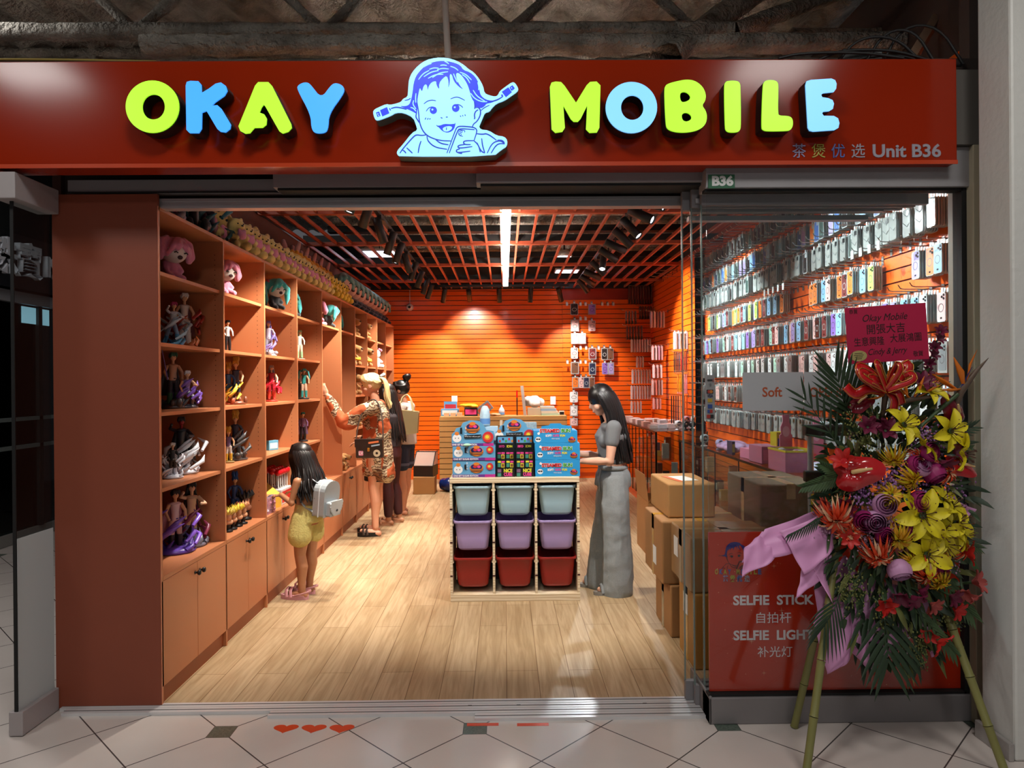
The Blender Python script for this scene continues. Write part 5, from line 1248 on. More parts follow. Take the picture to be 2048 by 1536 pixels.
MB().lathe([(0, 0), (.05, 0), (.052, .09), (.03, .13), (.012, .15), (.012, .18), (0, .18)], 18).build('bottle', mat('bottle_clear', '#cfd4dc', 0.2), t); MB().lathe([(.0525, .02), (.053, .05), (.0525, .052)], 18).build('label_band', mat('band_blue', '#5f8fc9', 0.4), t)
p = on_counter(1034, .3)
t = thing('pole', 'thin black pole with a red top standing on the back counter', 'pole', p); MB().cyl((0, 0, 0), (0, 0, .30), .011).build('shaft', BLACK, t); MB().cyl((0, 0, .30), (0, 0, .42), .013).build('red_top', RB, t)
cbx('grey display panel leaning upright on the back counter', 1050, .05, .20, .50, mat('panel_grey', '#a59c94', 0.5), yoff=.24, tilt=(0, rad(-6), 0))
p = on_counter(1068, .25); bag('cream soft toy lying on goods at the back counter', (p.x, p.y, p.z + .131), (.15, .12, .24), F_PALE, 5, 'soft_toy', 'soft toy')
cbx('low carton under the cream soft toy', 1070, .26, .2, .13, mat('carton_sand', '#b9a68c', 0.5), yoff=.25)
for k in range(4): cbx('stack of pale sheets and boxes at the right of the back counter, %s from below' % nth(k + 1), 1100 - 2 * k, .30 - .02 * k, .22, .038, mat(('carton_mint', 'carton_bone', 'carton_blue_grey', 'carton_bone')[k], ('#9fb8a4', '#cfc4ae', '#8fa9bd', '#cfc4ae')[k], 0.5), yoff=.2, z=.0385 * k)
cbx('small beige box at the right end of the back counter', 1123, .085, .1, .075, mat('carton_bone', '#cfc4ae', 0.5), PK, yoff=.12)
# ---- on the floor left of the counter
p = atY(847, 970, 10.75)
KRAFT = mat('kraft_card', '#a87c48', 0.75, var=.10, scale=5)
simple_box('cardboard_box', 'plain brown carton under a clear-lidded case by the back wall', 'box', (-1.22, 10.85, 0), (.32, .36, .26), KRAFT)
t = thing('clear_lid_case', 'black framed case with clear sloping lid on the brown carton', 'case', (-1.21, 10.87, .262), -.15)
b = MB(); b.box(-.15, .15, -.16, .16, 0, .16); b.build('tray', mat('case_black', '#1c1a1a', 0.3), t)
MB().prism([(-.16, .165), (.16, .165), (.16, .36), (.02, .36)], -.15, .15, 'x').build('lid', mat('lid_clear', '#c9bdb4', 0.1, alpha=0.5), t)
b = MB()
for x in (-.15, .15): b.tube([(x, -.16, .165), (x, .02, .36), (x, .16, .36)], .008, 6)
b.tube([(-.15, .02, .36), (.15, .02, .36)], .008, 6); b.build('lid_frame', BLACK, t)
bag('navy plastic bag of goods on the floor beside the counter', Vector((-.86, 10.95, 0)), (.15, .15, .26), mat('bag_navy', '#152a6a', 0.2, var=.4, scale=25), 8, group='bags on the floor')
# ---- back wall fittings
def plate(label, px, py, w, h, n, Y=YB - .001):
    p = atY(px, py, Y); t = thing('switch_plate', label, 'switch plate', (p.x, Y, p.z))
    MB().box(-w / 2, w / 2, -.010, 0, -h / 2, h / 2).build('plate', WHITE, t, bevel=.002)
    for i in range(n): MB().box(-w / 2 + w * (i + .3) / n, -w / 2 + w * (i + .7) / n, -.014, -.010, -h * .28, h * .28).build('switch', mat('switch_white', '#d4d4d2', 0.3), t)
plate('white outlet plate on the back wall behind the blue display', 909, 798, .10, .11, 1)
plate('white outlet plate with a black cable above the counter', 1106, 801, .09, .14, 1, YB - .036)
plate('wide white switch plate right of the standing woman', 1222, 799, .19, .13, 4, YB - .036)
t = thing('security_camera', 'white round security camera on the back wall above the shelves', 'camera', (atY(820, 615, YB).x, YB, atY(820, 615, YB).z))
MB().cyl((0, 0, 0), (0, -.05, 0), .06).build('mount', WHITE, t); MB().ell((0, -.075, 0), .055).build('dome', WHITE, t); MB().ell((.005, -.118, -.005), (.024, .018, .024)).build('lens', EYE, t)
cable('camera_cable', 'thin white cord running up from the security camera', [(t.location.x, YB - .015, t.location.z + .06), (t.location.x, YB - .015, t.location.z + .4)], .005, WHITE)
# ================================================================ RIGHT SIDE: PHONE CASES, SHOWCASES, CARTONS, WINDOW SIGNS
random.seed(21)
CC = {'black': '#1b2126', 'navy': '#1d2b48', 'blue': '#3a64a8', 'sky blue': '#7fb4d8', 'orange': '#e0782a', 'lilac': '#9f93cc', 'pale pink': '#dcb4b0', 'mint': '#9fd4bf', 'maroon': '#6e2a2a', 'white': '#d5dada', 'grey': '#6f7a7c', 'lime': '#a9cc5c', 'violet': '#8464b8', 'dark green': '#2f4640', 'brown': '#6e4a34'}
CASEM = {k: mat('case_' + k.replace(' ', '_'), c, 0.35, var=0.05) for k, c in CC.items()}
FROST = mat('frosted_edge', '#c3d3d3', 0.2, var=0.03, alpha=0.9)
CLEAR = mat('clear_tpu', '#b4b8b4', 0.12, alpha=0.62)
LENSM = mat('lens_dark', '#22282a', 0.2); RINGM = mat('ring_grey', '#4a5052', 0.4); TABW = mat('tab_white', '#cfdcdc', 0.3)
def case_mesh(kind, col):
    """phone case hanging from a hook at its origin, face towards -x"""
    b = MB(); w, h, th = .080, .168, .011
    T = Matrix.Translation
    c = -h / 2 - .022
    pr = lambda poly, a, e, m, s=True: b.prism([(u, v + c) for u, v in poly], a, e, 'x', m, None, s)
    if kind == 'framed':
        pr(rrect(w, h, .012, 3), -th, 0, 0); pr(rrect(w - .012, h - .014, .008, 3), -th - .0008, -th, 1)
        pr(rrect(.028, .030, .007, 3, -.017, h / 2 - .026), -th - .002, -th - .0008, 0)
        pr(rrect(.006, .014, .002, 2, .0, -h / 2 + .035), -th - .0014, -th - .0008, 0)
    elif kind == 'clear':
        pr(rrect(w, h, .013, 3), -th, 0, 4)
        for k in range(2): b.tube([(-th - .001, -w / 2 + .006, c + h / 2 - .03 - .06 * k), (-th - .001, -.01, c + h / 2 - .05 - .06 * k), (-th - .001, w / 2 - .006, c + h / 2 - .02 - .06 * k)], .0016, 4, 3)
        b.tube([(-th / 2, y, z + c) for y, z in rrect(w, h, .013, 3)] + [(-th / 2, w / 2, h / 2 - .013 + c)], .0028, 5, 0)
        pr(rrect(.030, .032, .007, 3, -.018, h / 2 - .026), -th - .002, -th, 2)
    elif kind == 'ring':
        pr(rrect(w, h, .014, 3), -th, 0, 0); pr(rrect(w - .008, h - .008, .011, 3), -th - .0008, -th, 1)
        for (y, z) in ((-.025, h / 2 - .016), (-.025, h / 2 - .036), (-.008, h / 2 - .026)): pr(oval(y, z, .0075, .0075, 8), -th - .003, -th, 2)
        n = 14
        for i in range(n):
            a0, a1 = 2 * PI * i / n, 2 * PI * (i + 1) / n
            q = [(.021 * math.cos(a0), .021 * math.sin(a0) - .004), (.0255 * math.cos(a0), .0255 * math.sin(a0) - .004), (.0255 * math.cos(a1), .0255 * math.sin(a1) - .004), (.021 * math.cos(a1), .021 * math.sin(a1) - .004)]
            b.add([(-th - .0016, u, v + c) for u, v in q], [(0, 1, 2, 3)], 3)
        pr(rrect(.016, .010, .001, 1, 0, -h / 2 + .022), -th - .0016, -th, 2)
    else:
        pr(rrect(w + .008, h + .01, .004, 2), -th - .006, 0, 4); pr(rrect(w - .012, h - .02, .01, 3), -th - .0075, -th - .0060, 1)
        for (y, z) in ((-.022, h / 2 - .024), (-.022, h / 2 - .042), (-.006, h / 2 - .033)): pr(oval(y, z, .0065, .0065, 8), -th - .009, -th - .007, 2)
        n = 14
        for i in range(n):
            a0, a1 = 2 * PI * i / n, 2 * PI * (i + 1) / n
            q = [(.018 * math.cos(a0), .022 * math.sin(a0) - .01), (.023 * math.cos(a0), .027 * math.sin(a0) - .01), (.023 * math.cos(a1), .027 * math.sin(a1) - .01), (.018 * math.cos(a1), .022 * math.sin(a1) - .01)]
            b.add([(-th - .008, u, v + c) for u, v in q], [(0, 1, 2, 3)], 3)
    b.box(-th * .6, -th * .4, -.010, .010, -.030, .004, 5)
    return b
def case_mats(col): return [FROST, CASEM[col], LENSM, RINGM if col not in ('black', 'navy', 'maroon') else FROST, CLEAR, TABW]
_cm = {}
def case_data(kind, col):
    if (kind, col) not in _cm:
        b = case_mesh(kind, col); _cm[(kind, col)] = (b.mesh('phone_case', case_mats(col)), b)
    return _cm[(kind, col)]
KN = {'framed': 'phone case in a pale frame', 'clear': 'clear wavy phone case', 'ring': 'phone case with ring', 'boxed': 'boxed phone case'}
WX = 2.566
hb = MB(); hb.tube([(0, 0, 0), (-.235, 0, 0), (-.255, 0, .006), (-.268, 0, .026)], .0035, 6); hb.box(-.004, .003, -.014, .014, -.03, .03)
HOOKM = hb.mesh('peg_hook', mat('chrome_hook', '#a9aeb0', 0.25, 0.8))
tagb = MB(); tagb.box(-.004, .0, -.018, .018, -.05, .005)
ROWS = [  # z, runs of y, pitch, kind, colours, stack depth
    (3.215, [(5.7, 8.9)], .150, 'framed', ['black', 'black', 'navy', 'grey', 'dark green'], 4),
    (2.965, [(4.75, 8.9)], .125, 'framed', ['black', 'navy', 'blue', 'blue', 'sky blue', 'dark green', 'grey', 'orange', 'lilac'], 4),
    (2.735, [(4.06, 8.9)], .122, 'clear', ['white', 'black', 'orange', 'dark green', 'white', 'lilac', 'grey'], 6),
    (2.465, [(4.02, 4.25), (4.80, 5.75), (6.35, 8.7)], .112, 'ring', ['black', 'white', 'orange', 'sky blue', 'orange', 'lilac', 'maroon', 'lime', 'pale pink', 'sky blue'], 5),
    (2.190, [(4.02, 8.95)], .118, 'ring', ['lilac', 'white', 'maroon', 'sky blue', 'mint', 'violet', 'pale pink', 'black', 'maroon', 'sky blue'], 5),
    (1.905, [(4.02, 8.95)], .128, 'boxed', ['white', 'pale pink', 'mint', 'white', 'grey', 'pale pink', 'white'], 4),
    (1.640, [(4.02, 8.95)], .134, 'boxed', ['white', 'maroon', 'white', 'black', 'pale pink', 'grey'], 4),
    (1.365, [(4.25, 8.95)], .136, 'clear', ['grey', 'white', 'brown', 'grey', 'pale pink', 'white'], 4)]
behind = {}
ncase = nhook = 0
for r, (z, runs, pitch, kind, cols_, depth) in enumerate(ROWS):
    idx = 0
    for (ya, yb) in runs:
        y = ya
        while y < yb:
            idx += 1
            zz = z + random.uniform(-.004, .004)
            hk = bpy.data.objects.new('peg_hook', HOOKM); COL.objects.link(hk); hk.location = (2.58, y, zz + .0085)
            tag(hk, 'chrome hook, %s row from the top, %s from the window, right wall' % (nth(r + 1), nth(idx)), 'hook', 'hooks on the right wall'); nhook += 1
            n = max(2, depth + random.randint(-1, 1)); step = .0165 if kind != 'boxed' else .022
            col = random.choice(cols_)
            if kind == 'clear' and random.random() < .5 and r == 2: kd = 'framed' if col in ('orange', 'dark green', 'black') else 'clear'
            else: kd = kind
            me, b = case_data(kd, col)
            jy = random.uniform(-.006, .006)
            for k in range(n):
                X = WX - .012 - step * k
                if k == n - 1:
                    o = bpy.data.objects.new('phone_case', me); COL.objects.link(o); o.location = (X, y + jy, zz - .002)
                    tag(o, '%s %s, %s row down, %s from the window' % (col, KN[kd], nth(r + 1), nth(idx)), 'phone case', KN[kd] + 's on the right wall'); ncase += 1
                else:
                    behind.setdefault((kd, col), []).append((X, y + jy + random.uniform(-.002, .002), zz - .002))
            y += pitch
# the cases behind the front one on each hook: far past three hundred
allb = MB(); allm = []; mi0 = {}
for (kd, col), pl in behind.items():
    b = case_data(kd, col)[1]
    for m in case_mats(col):
        if m.name not in mi0: mi0[m.name] = len(allm); allm.append(m)
    rem = [mi0[m.name] for m in case_mats(col)]
    for p in pl:
        o = len(allb.v)
        allb.v += [(x + p[0], y + p[1], z + p[2]) for x, y, z in b.v]
        allb.f += [tuple(i + o for i in f) for f in b.f]; allb.m += [rem[i] for i in b.m]; allb.sm += b.sm
tag(allb.build('phone_cases', allm), 'phone cases queued on the hooks behind the front ones, right wall', 'phone case', kind='stuff')
# bare hooks with price flags in the gaps
FLAG = tagb.mesh('price_flag', mat('flag_clear', '#c9cfce', 0.2))
for i, (y, z) in enumerate(((4.36, 2.52), (4.47, 2.52), (4.58, 2.52), (4.69, 2.52), (5.86, 2.47), (5.97, 2.47), (6.08, 2.47), (6.19, 2.47), (6.28, 2.47))):
    hk = bpy.data.objects.new('peg_hook', HOOKM); COL.objects.link(hk); hk.location = (2.58, y, z)
    tag(hk, 'bare hook with price flag in the fourth row gaps, %s from the window' % nth(i + 1), 'hook', 'bare hooks in the gaps')
    f = bpy.data.objects.new('price_flag', FLAG); COL.objects.link(f); f.parent = hk; f.location = (-.262, 0, .0)
# blind rail with bead chains by the window
t = thing('roller_blind', 'raised roller blind rail with hanging bead chains inside the window', 'blind', (2.44, 3.86, 2.80))
MB().box(-.1, .135, -.06, .06, 0, .07).build('head_rail', WHITE, t, bevel=.004)
for i in range(2):
    b = MB(); z = -1.6
    while z < .0: b.ell((.06 - .05 * i, .02 - .04 * i, z), .006, nu=6, nv=4); z += .021
    tag(b.build('bead_chain', mat('bead_white', '#c4c4c4', 0.3), t), kind='stuff')

# ---- far end of the right wall: packs on long hooks
def pack_stack(rect, Y, cols_, lab, bottom=None):
    x0, y0, x1, y1 = rect
    a = atY(x0, y0, Y); c = atY(x1, y1, Y); h = a.z - c.z; n = max(3, int((c.x - a.x) / .045))
    hk = bpy.data.objects.new('long_hook', HOOKM); COL.objects.link(hk); hk.location = (2.55, Y, a.z + .005); hk.scale = ((2.55 - a.x + .06) / .268, 1, 1)
    tag(hk, 'long chrome hook carrying the ' + lab, 'hook', 'long hooks at the back')
    ms = [mat('pack_' + c.lstrip('#'), c, 0.35, var=.1, scale=30) for c in cols_]
    for k in range(n):
        X = a.x + .008 + (c.x - a.x - .01) * k / n
        b = MB(); b.box(0, .022, -.045, .045, -h, -.012, 0); b.box(.006, .012, -.012, .012, -.014, .006, 0)
        if bottom: b.box(-.0008, .0228, -.046, .046, -h, -h * .78, 1)
        o = b.build('accessory_pack', [ms[k % len(ms)], mat('pack_black', '#17171a', 0.4)]); o.location = (X, Y, a.z)
        tag(o, '%s, %s from the aisle' % (lab, nth(k + 1)), 'pack', lab)
W1 = ['#d3d4d8', '#c4b7bb', '#dadce0']
for rect, Y, cs, lab, bt in (((1256, 572, 1307, 607), 12.05, ['#4a3230', '#5a3a34'], 'dark pack in the top stack by the back corner', 1), ((1250, 622, 1276, 648), 12.0, ['#7c7478', '#5c565a'], 'grey pack in the second stack by the back corner', 1), ((1278, 612, 1306, 638), 12.1, ['#4a2c28', '#5a3430'], 'brown pack beside the grey stack in the back corner', 1), ((1252, 652, 1288, 679), 12.0, ['#4a3436', '#6a4c4a'], 'brown pack in the third stack by the back corner', 1),
        ((1261, 678, 1304, 704), 12.0, W1, 'white pack in the fourth stack by the back corner', 0), ((1300, 623, 1332, 655), 11.0, ['#b0a8bc', '#d0cdd2', '#6a6070'], 'lilac-white pack in the upper stack along the far right wall', 0), ((1272, 713, 1290, 735), 12.0, W1, 'white pack in the short fifth stack by the back corner', 0), ((1303, 691, 1328, 720), 11.0, ['#d0aeb0', '#d0cdd2', '#c0a4c0'], 'pinkish pack in the second stack along the far right wall', 0),
        ((1263, 739, 1304, 767), 12.0, W1, 'white pack in the wide sixth stack by the back corner', 0), ((1305, 729, 1328, 756), 11.0, W1, 'white pack in the third stack along the far right wall', 0), ((1261, 771, 1304, 798), 12.0, W1, 'white pack in the wide seventh stack by the back corner', 0), ((1303, 759, 1328, 790), 11.0, ['#b8b4b8', '#c48a84', '#8a8488'], 'grey-pink pack in the fourth stack along the far right wall', 0), ((1261, 802, 1286, 826), 12.0, W1, 'white pack in the lowest stack by the back corner', 0), ((1305, 796, 1325, 818), 11.0, ['#d0a0a0', '#c8b0b4'], 'pink pack in the lowest stack along the far right wall', 0),
        ((1347, 662, 1386, 698), 9.45, ['#c9d2d4', '#b8c4cc', '#d8dcdc'], 'white pack on the pilaster above the wrist straps', 0)): pack_stack(rect, Y, cs, lab, bt)
for i, (px, py) in enumerate(((1290, 560), (1300, 553), (1312, 547), (1325, 541), (1337, 553))):
    p = atY(px, py, 11.3 - .3 * i); hk = bpy.data.objects.new('long_hook', HOOKM); COL.objects.link(hk); hk.location = (2.55, p.y, p.z)
    tag(hk, 'empty chrome hook high on the far right wall, %s from the back' % nth(i + 1), 'hook', 'empty hooks at the far right')
def lanyards(x0, x1, y0, y1, cols_, lab, charm=None):
    Y = 9.42; a = atY(x0, y0, Y); c = atY(x1, y1, Y); n = len(cols_)
    hk = bpy.data.objects.new('long_hook', HOOKM); COL.objects.link(hk); hk.location = (2.45, Y, a.z + .004); hk.scale = ((2.45 - a.x + .04) / .268, 1, 1)
    tag(hk, 'long chrome hook carrying the ' + lab, 'hook', 'long hooks at the back')
    for k, cc in enumerate(cols_):
        X = a.x + (min(c.x, 2.44) - a.x) * (k + .5) / n; h = a.z - c.z
        t = thing('wrist_strap', '%s, %s from the aisle' % (lab, nth(k + 1)), 'strap', (X, Y, a.z), group=lab)
        m = mat('strap_' + cc.lstrip('#'), cc, 0.6)
        MB().tube([(0, -.012, -h * .9), (0, -.014, -h * .4), (0, 0, 0), (0, .014, -h * .4), (0, .012, -h * .9)], .007, 6, flat=.5).build('band', m, t)
        MB().ell((0, 0, -h * .94), (.009, .014, .018), nu=8, nv=6).build('clip', mat('clip_' + (charm or 'grey'), {'grey': '#55555a', 'pink': '#d49ac0'}[charm or 'grey'], 0.4), t)
lanyards(1347, 1387, 704, 745, ['#111114', '#17171c', '#1c2a4a', '#24406a', '#a8182e', '#a8182e', '#7a1634', '#5a1230'], 'wrist strap in the dark to red row on the pilaster')
lanyards(1354, 1388, 748, 788, ['#c98a1c', '#d6b21e', '#d6b21e', '#9a8ab4', '#d4a0c0', '#d4a0c0'], 'wrist strap in the yellow to pink row on the pilaster', 'pink')
lanyards(1341, 1388, 792, 858, ['#121216', '#15151a', '#1d3050', '#1d3050', '#b8a890', '#1a1a24', '#c8531c', '#d0581c'], 'long neck strap in the lowest row on the pilaster')
# ---- cases hung on the back wall
BW = [(1148, 604, 15, 26, 'black'), (1183, 606, 14, 23, 'violet'), (1149, 637, 15, 25, 'pale pink'), (1183, 638, 14, 24, 'pale pink'), (1149, 664, 14, 23, 'white'), (1164, 664, 13, 23, 'white'), (1148, 692, 14, 25, 'pale pink'), (1184, 693, 14, 25, 'maroon'), (1208, 693, 12, 26, 'black'), (1220, 693, 12, 26, 'brown'), (1149, 721, 15, 26, 'brown'), (1184, 722, 13, 27, 'navy'), (1209, 722, 12, 26, 'violet'), (1221, 722, 11, 26, 'lilac'), (1150, 751, 12, 24, 'orange'), (1162, 751, 10, 24, 'pale pink'), (1172, 751, 11, 24, 'navy'), (1183, 751, 10, 24, 'brown'), (1147, 780, 16, 24, 'white'), (1147, 808, 14, 23, 'white'), (1147, 834, 14, 16, 'pale pink')]
for i, (px, py, w, h, c) in enumerate(BW):
    p = atY(px, py, YB - .06); s_ = (w * YB / FPX) / .080
    me = case_data('boxed' if i % 3 else 'ring', c)[0]
    o = bpy.data.objects.new('phone_case', me); COL.objects.link(o); o.location = (p.x, YB - .10, p.z - .005); o.rotation_euler = (0, 0, PI / 2); o.scale = (1, s_, (h * YB / FPX) / .19)
    tag(o, '%s phone case hanging on the back wall, %s column, %s from the top' % (c, ('left' if px < 1172 else 'middle' if px < 1195 else 'right'), nth(1 + sum(1 for q in BW[:i] if ('left' if q[0] < 1172 else 'middle' if q[0] < 1195 else 'right') == ('left' if px < 1172 else 'middle' if px < 1195 else 'right')))), 'phone case', 'cases on the back wall')
    hk = bpy.data.objects.new('short_hook', HOOKM); COL.objects.link(hk); hk.location = (p.x, YB - .035, p.z - .003); hk.rotation_euler = (0, 0, PI / 2); hk.scale = (.5, 1, 1)
    tag(hk, 'hook holding the %s phone case, back wall, %s in reading order' % (c, nth(i + 1)), 'hook', 'hooks on the back wall')
for i, (px, py) in enumerate(((1133, 607), (1160, 607), (1170, 607), (1203, 607), (1214, 607), (1225, 607), (1160, 636), (1170, 636), (1160, 694), (1171, 694), (1196, 694), (1134, 722), (1160, 722), (1170, 722))):
    p = atY(px, py, YB - .035); hk = bpy.data.objects.new('short_hook', HOOKM); COL.objects.link(hk); hk.location = (p.x, YB - .035, p.z); hk.rotation_euler = (0, 0, PI / 2); hk.scale = (.4, 1, 1)
    tag(hk, 'empty chrome hook with a tag on the back wall, %s in reading order' % nth(i + 1), 'hook', 'empty hooks on the back wall')
    f = bpy.data.objects.new('price_flag', FLAG); COL.objects.link(f); f.parent = hk; f.location = (-.262, 0, .0)

# ---- glass showcases
FRM = mat('showcase_black', '#131314', 0.35, 0.3)
def showcase(lab, x0, x1, y0, y1, z1, nb):
    t = thing('glass_showcase', lab, 'showcase', (0, 0, 0))
    MB().box(x0, x1, y0, y1, 0, .10).build('base', ORANGE, t)
    MB().box(x0 - .012, x1, y0 - .005, y1 + .005, z1 - .008, z1).build('glass_top', CASEG, t)
    MB().box(x0, x0 + .006, y0, y1, .10, z1 - .009).build('front_glass', CASEG, t)
    MB().box(x0 + .01, x1 - .01, y0 + .01, y0 + .016, .10, z1 - .009).build('end_glass', CASEG, t)
    for z in (.40, .68): MB().box(x0 + .01, x1 - .01, y0 + .02, y1 - .02, z, z + .006).build('glass_shelf', CASEG, t)
    for k in range(nb + 1):
        y = y0 + (y1 - y0) * k / nb; MB().box(x0 - .008, x0, y - .006, y + .006, .1, z1 - .01).build('front_bar', FRM, t)
    MB().box(x0 - .014, x0 - .012, y0, y1, z1 - .022, z1).build('edge_strip', FRM, t)
    for (x, y) in ((x0, y0), (x0, y1), (x1 - .015, y0)): MB().box(x, x + .015, y - .007, y + .008, .1, z1 - .01).build('corner_post', FRM, t)
    return t
showcase('long glass showcase under the phone case wall, nearer the window', 2.15, 2.555, 4.3, 8.70, .955, 6)
showcase('taller glass showcase further back beside the white packs', 1.88, 2.53, 8.82, 11.5, 1.05, 10)
rnd = random.Random(5)
for i in range(46):
    far = i >= 22
    X = rnd.uniform(2.0, 2.35) if far else rnd.uniform(2.22, 2.45); k = i % 3
    Y = (8.95 + .105 * (i - 22)) if far else (4.45 + .19 * i)
    z = (.102, .4065, .6865)[k]
    c = rnd.choice(['#b8a890', '#d4d0d0', '#6a5a70', '#c48a84', '#8a9aa4', '#3a2c34', '#c4a85a', '#7a3a3a'])
    h = rnd.uniform(.06, .2)
    t = thing('boxed_accessory', 'boxed accessory inside the %s showcase, %s shelf, %s from the near end' % ('taller' if far else 'nearer', ('bottom', 'middle', 'upper')[k], nth((i - 22 if far else i) // 3 + 1)), 'box', (X, Y, z), rnd.uniform(-.3, .3), 'goods inside the showcases')
    MB().box(-.04, .04, -.035, .035, 0, h).build('carton', mat('goods_' + c.lstrip('#'), c, 0.4, var=.2, scale=30), t)
    MB().box(-.0405, -.04, -.028, .028, h * .2, h * .8).build('print_panel', mat('goods_print', '#cfc9c4', 0.4, var=.3, scale=50), t)
# goods on the far counter: white packs
for i in range(22):
    X = 1.96 + .116 * (i % 5); Y = 9.34 + .46 * (i // 5) + .06 * rnd.random(); z = 1.051
    o = simple_box('white_pack', 'flat white pack lying on the taller showcase, %s from the aisle, %s row back' % (nth(i % 5 + 1), nth(i // 5 + 1)), 'pack', (X, Y, z), (.10, .2, rnd.uniform(.03, .085)), mat('white_wrap_' + str(i % 3), ('#d8d4d2', '#cfd2d8', '#e0c9c4')[i % 3], 0.3, var=.12, scale=40), rnd.uniform(-.06, .06), group='white packs on the taller showcase')
# mini fans
def fan(lab, x, y, z, r, col, rz=0.4):
    t = thing('mini_fan', lab, 'fan', (x, y, z), rz, 'mini fans')
    m = mat('fan_' + col.lstrip('#'), col, 0.35)
    MB().lathe([(0, 0), (r * .8, 0), (r * .8, .012), (r * .3, .02), (r * .25, r * 1.0), (0, r * 1.0)], 16).build('stand', m, t)
    M = Matrix.Translation((0, 0, r * 1.9)) @ Matrix.Rotation(PI / 2, 4, 'X')
    MB().lathe([(r * .75, -.02), (r, -.015), (r, .025), (r * .75, .03)], 24, M=M).build('ring_body', m, t)
    MB().lathe([(0, .024), (r * .28, .024), (r * .3, .0), (0, 0)], 16, M=M).build('hub', mat('fan_hub', '#d9d6d6', 0.4), t)
    b = MB()
    for k in range(5):
        a = 2 * PI * k / 5; b.add([(r * .28 * math.cos(a), r * .28 * math.sin(a), .0), (r * .74 * math.cos(a + .1), r * .74 * math.sin(a + .1), .006), (r * .74 * math.cos(a + .8), r * .74 * math.sin(a + .8), .016), (r * .28 * math.cos(a + .9), r * .28 * math.sin(a + .9), .012)], [(0, 1, 2, 3)], 0, True, M)
    b.build('blades', mat('fan_blade', '#5c5c62', 0.4), t)
for i, (px, py, r, c, nm) in enumerate(((1356, 867, .055, '#d4d4d6', 'white'), (1371, 869, .052, '#232326', 'black'), (1384, 872, .05, '#1d1d20', 'black'), (1372, 846, .075, '#d49aa4', 'pink'), (1390, 848, .08, '#d8d8d8', 'white'), (1408, 852, .06, '#b8c8cc', 'pale grey'), (1438, 858, .05, '#a9a4cc', 'lilac'))):
    Y = 8.95 + .22 * (i in (3, 4)) if i < 5 else 7.7 - .4 * (i - 5); p = atY(px, py, Y)
    r *= .78; X = min(p.x, 2.50); z = 1.051 if Y > 8.8 else .956
    fan('%s mini fan on the showcase, %s from the left' % (nm, nth(i + 1)), X, Y, z, r, c)
PKM = mat('carton_pink', '#d07f9c', 0.4, var=.08, scale=20); PKM2 = mat('carton_mauve', '#b0708c', 0.4, var=.1, scale=20)
simple_box('goods_box', 'pink carton with a clear front on the long showcase', 'box', (2.27, 6.18, .956), (.17, .28, .15), PKM2, .05, lid=PKM)
t = thing('goods_box', 'open mauve carton with a yellow rim under the pink header cards', 'box', (2.28, 5.62, .956), .04)
b = MB(); b.box(-.12, .12, -.16, .16, 0, .006); 
for s in (-1, 1): b.box(s * .12 - .003, s * .12 + .003, -.16, .16, 0, .155); b.box(-.12, .12, s * .16 - .003, s * .16 + .003, 0, .155)
b.build('carton', PKM2, t)
b = MB()
for s in (-1, 1): b.box(s * .12 - .005, s * .12 + .005, -.165, .165, .155, .170); b.box(-.12, .12, s * .16 - .005, s * .16 + .005, .155, .170)
b.build('rim', mat('rim_yellow', '#c9bb3a', 0.5), t)
o = MB(); rr = random.Random(2)
for i in range(18): o.ell((rr.uniform(-.09, .09), rr.uniform(-.13, .13), .10 + rr.uniform(0, .05)), (.035, .03, .02), i % 3, nu=8, nv=5)
tag(o.build('contents', [fm_('#7a9a54'), fm_('#b06a90'), fm_('#c4c0c0')], t), kind='stuff')
for i, (y, x) in enumerate(((5.86, 2.33), (5.44, 2.40))):
    t = thing('header_card', 'tall pink scalloped header card standing on the mauve carton, %s' % ('nearer the aisle', 'nearer the window')[i], 'card', (x, y, .956 if i == 0 else .956), .25)
    sc = [(-.06, 0), (.06, 0), (.06, .26), (.045, .27), (.05, .33), (.03, .37), (.03, .43), (-.03, .43), (-.03, .37), (-.05, .33), (-.045, .27), (-.06, .26)]
    MB().prism(sc, -.004, .004, 'y').build('card', PKM, t)
    prints(t, -.004, [([oval(0, .29, .035, .045, 18)], mat('print_rose', '#e0b4c4', 0.4)), ([oval(-.02, .12, .025, .03, 14)], mat('print_coral', '#d85a6a', 0.4)), ([oval(.025, .1, .025, .03, 14)], mat('print_coral', '#d85a6a', 0.4))])
simple_box('goods_box', 'tilted yellow and blue carton behind the pink cartons', 'box', (2.38, 6.12, .956), (.12, .10, .27), mat('carton_yellow', '#c9bf3a', 0.4, var=.2, scale=20), .2, lid=mat('carton_royal', '#2c4fb0', 0.4))
simple_box('goods_box', 'small pink striped box lying behind the pink carton', 'box', (2.28, 6.52, .956), (.14, .22, .09), PKM, .1, lid=PW)
simple_box('goods_box', 'navy and olive card box at the showcase edge', 'box', (2.19, 6.85, .956), (.03, .12, .13), mat('carton_navy', '#27304f', 0.4), .1, lid=mat('carton_olive', '#a39a3c', 0.5))
PLB = mat('poly_bag', '#b9c4d8', 0.15, var=.35, scale=22); PLB2 = mat('poly_lilac', '#c4a4cc', 0.2, var=.3, scale=22)
bag('lilac polythene packs heaped beside the mini fans', Vector((2.3, 7.15, .957)), (.13, .34, .13), PLB2, 4, 'polythene_packs', 'pack', 'polythene packs')
bag('glittery pale blue polythene packs heaped near the window', Vector((2.33, 4.98, .957)), (.15, .28, .14), PLB, 6, 'polythene_packs', 'pack', 'polythene packs', 14)
bag('small yellow pouch beside the trolley handle', Vector((2.19, 4.72, .957)), (.05, .06, .09), mat('pouch_yellow', '#c9be3a', 0.4), 7, 'pouch', 'pouch', None, 5)

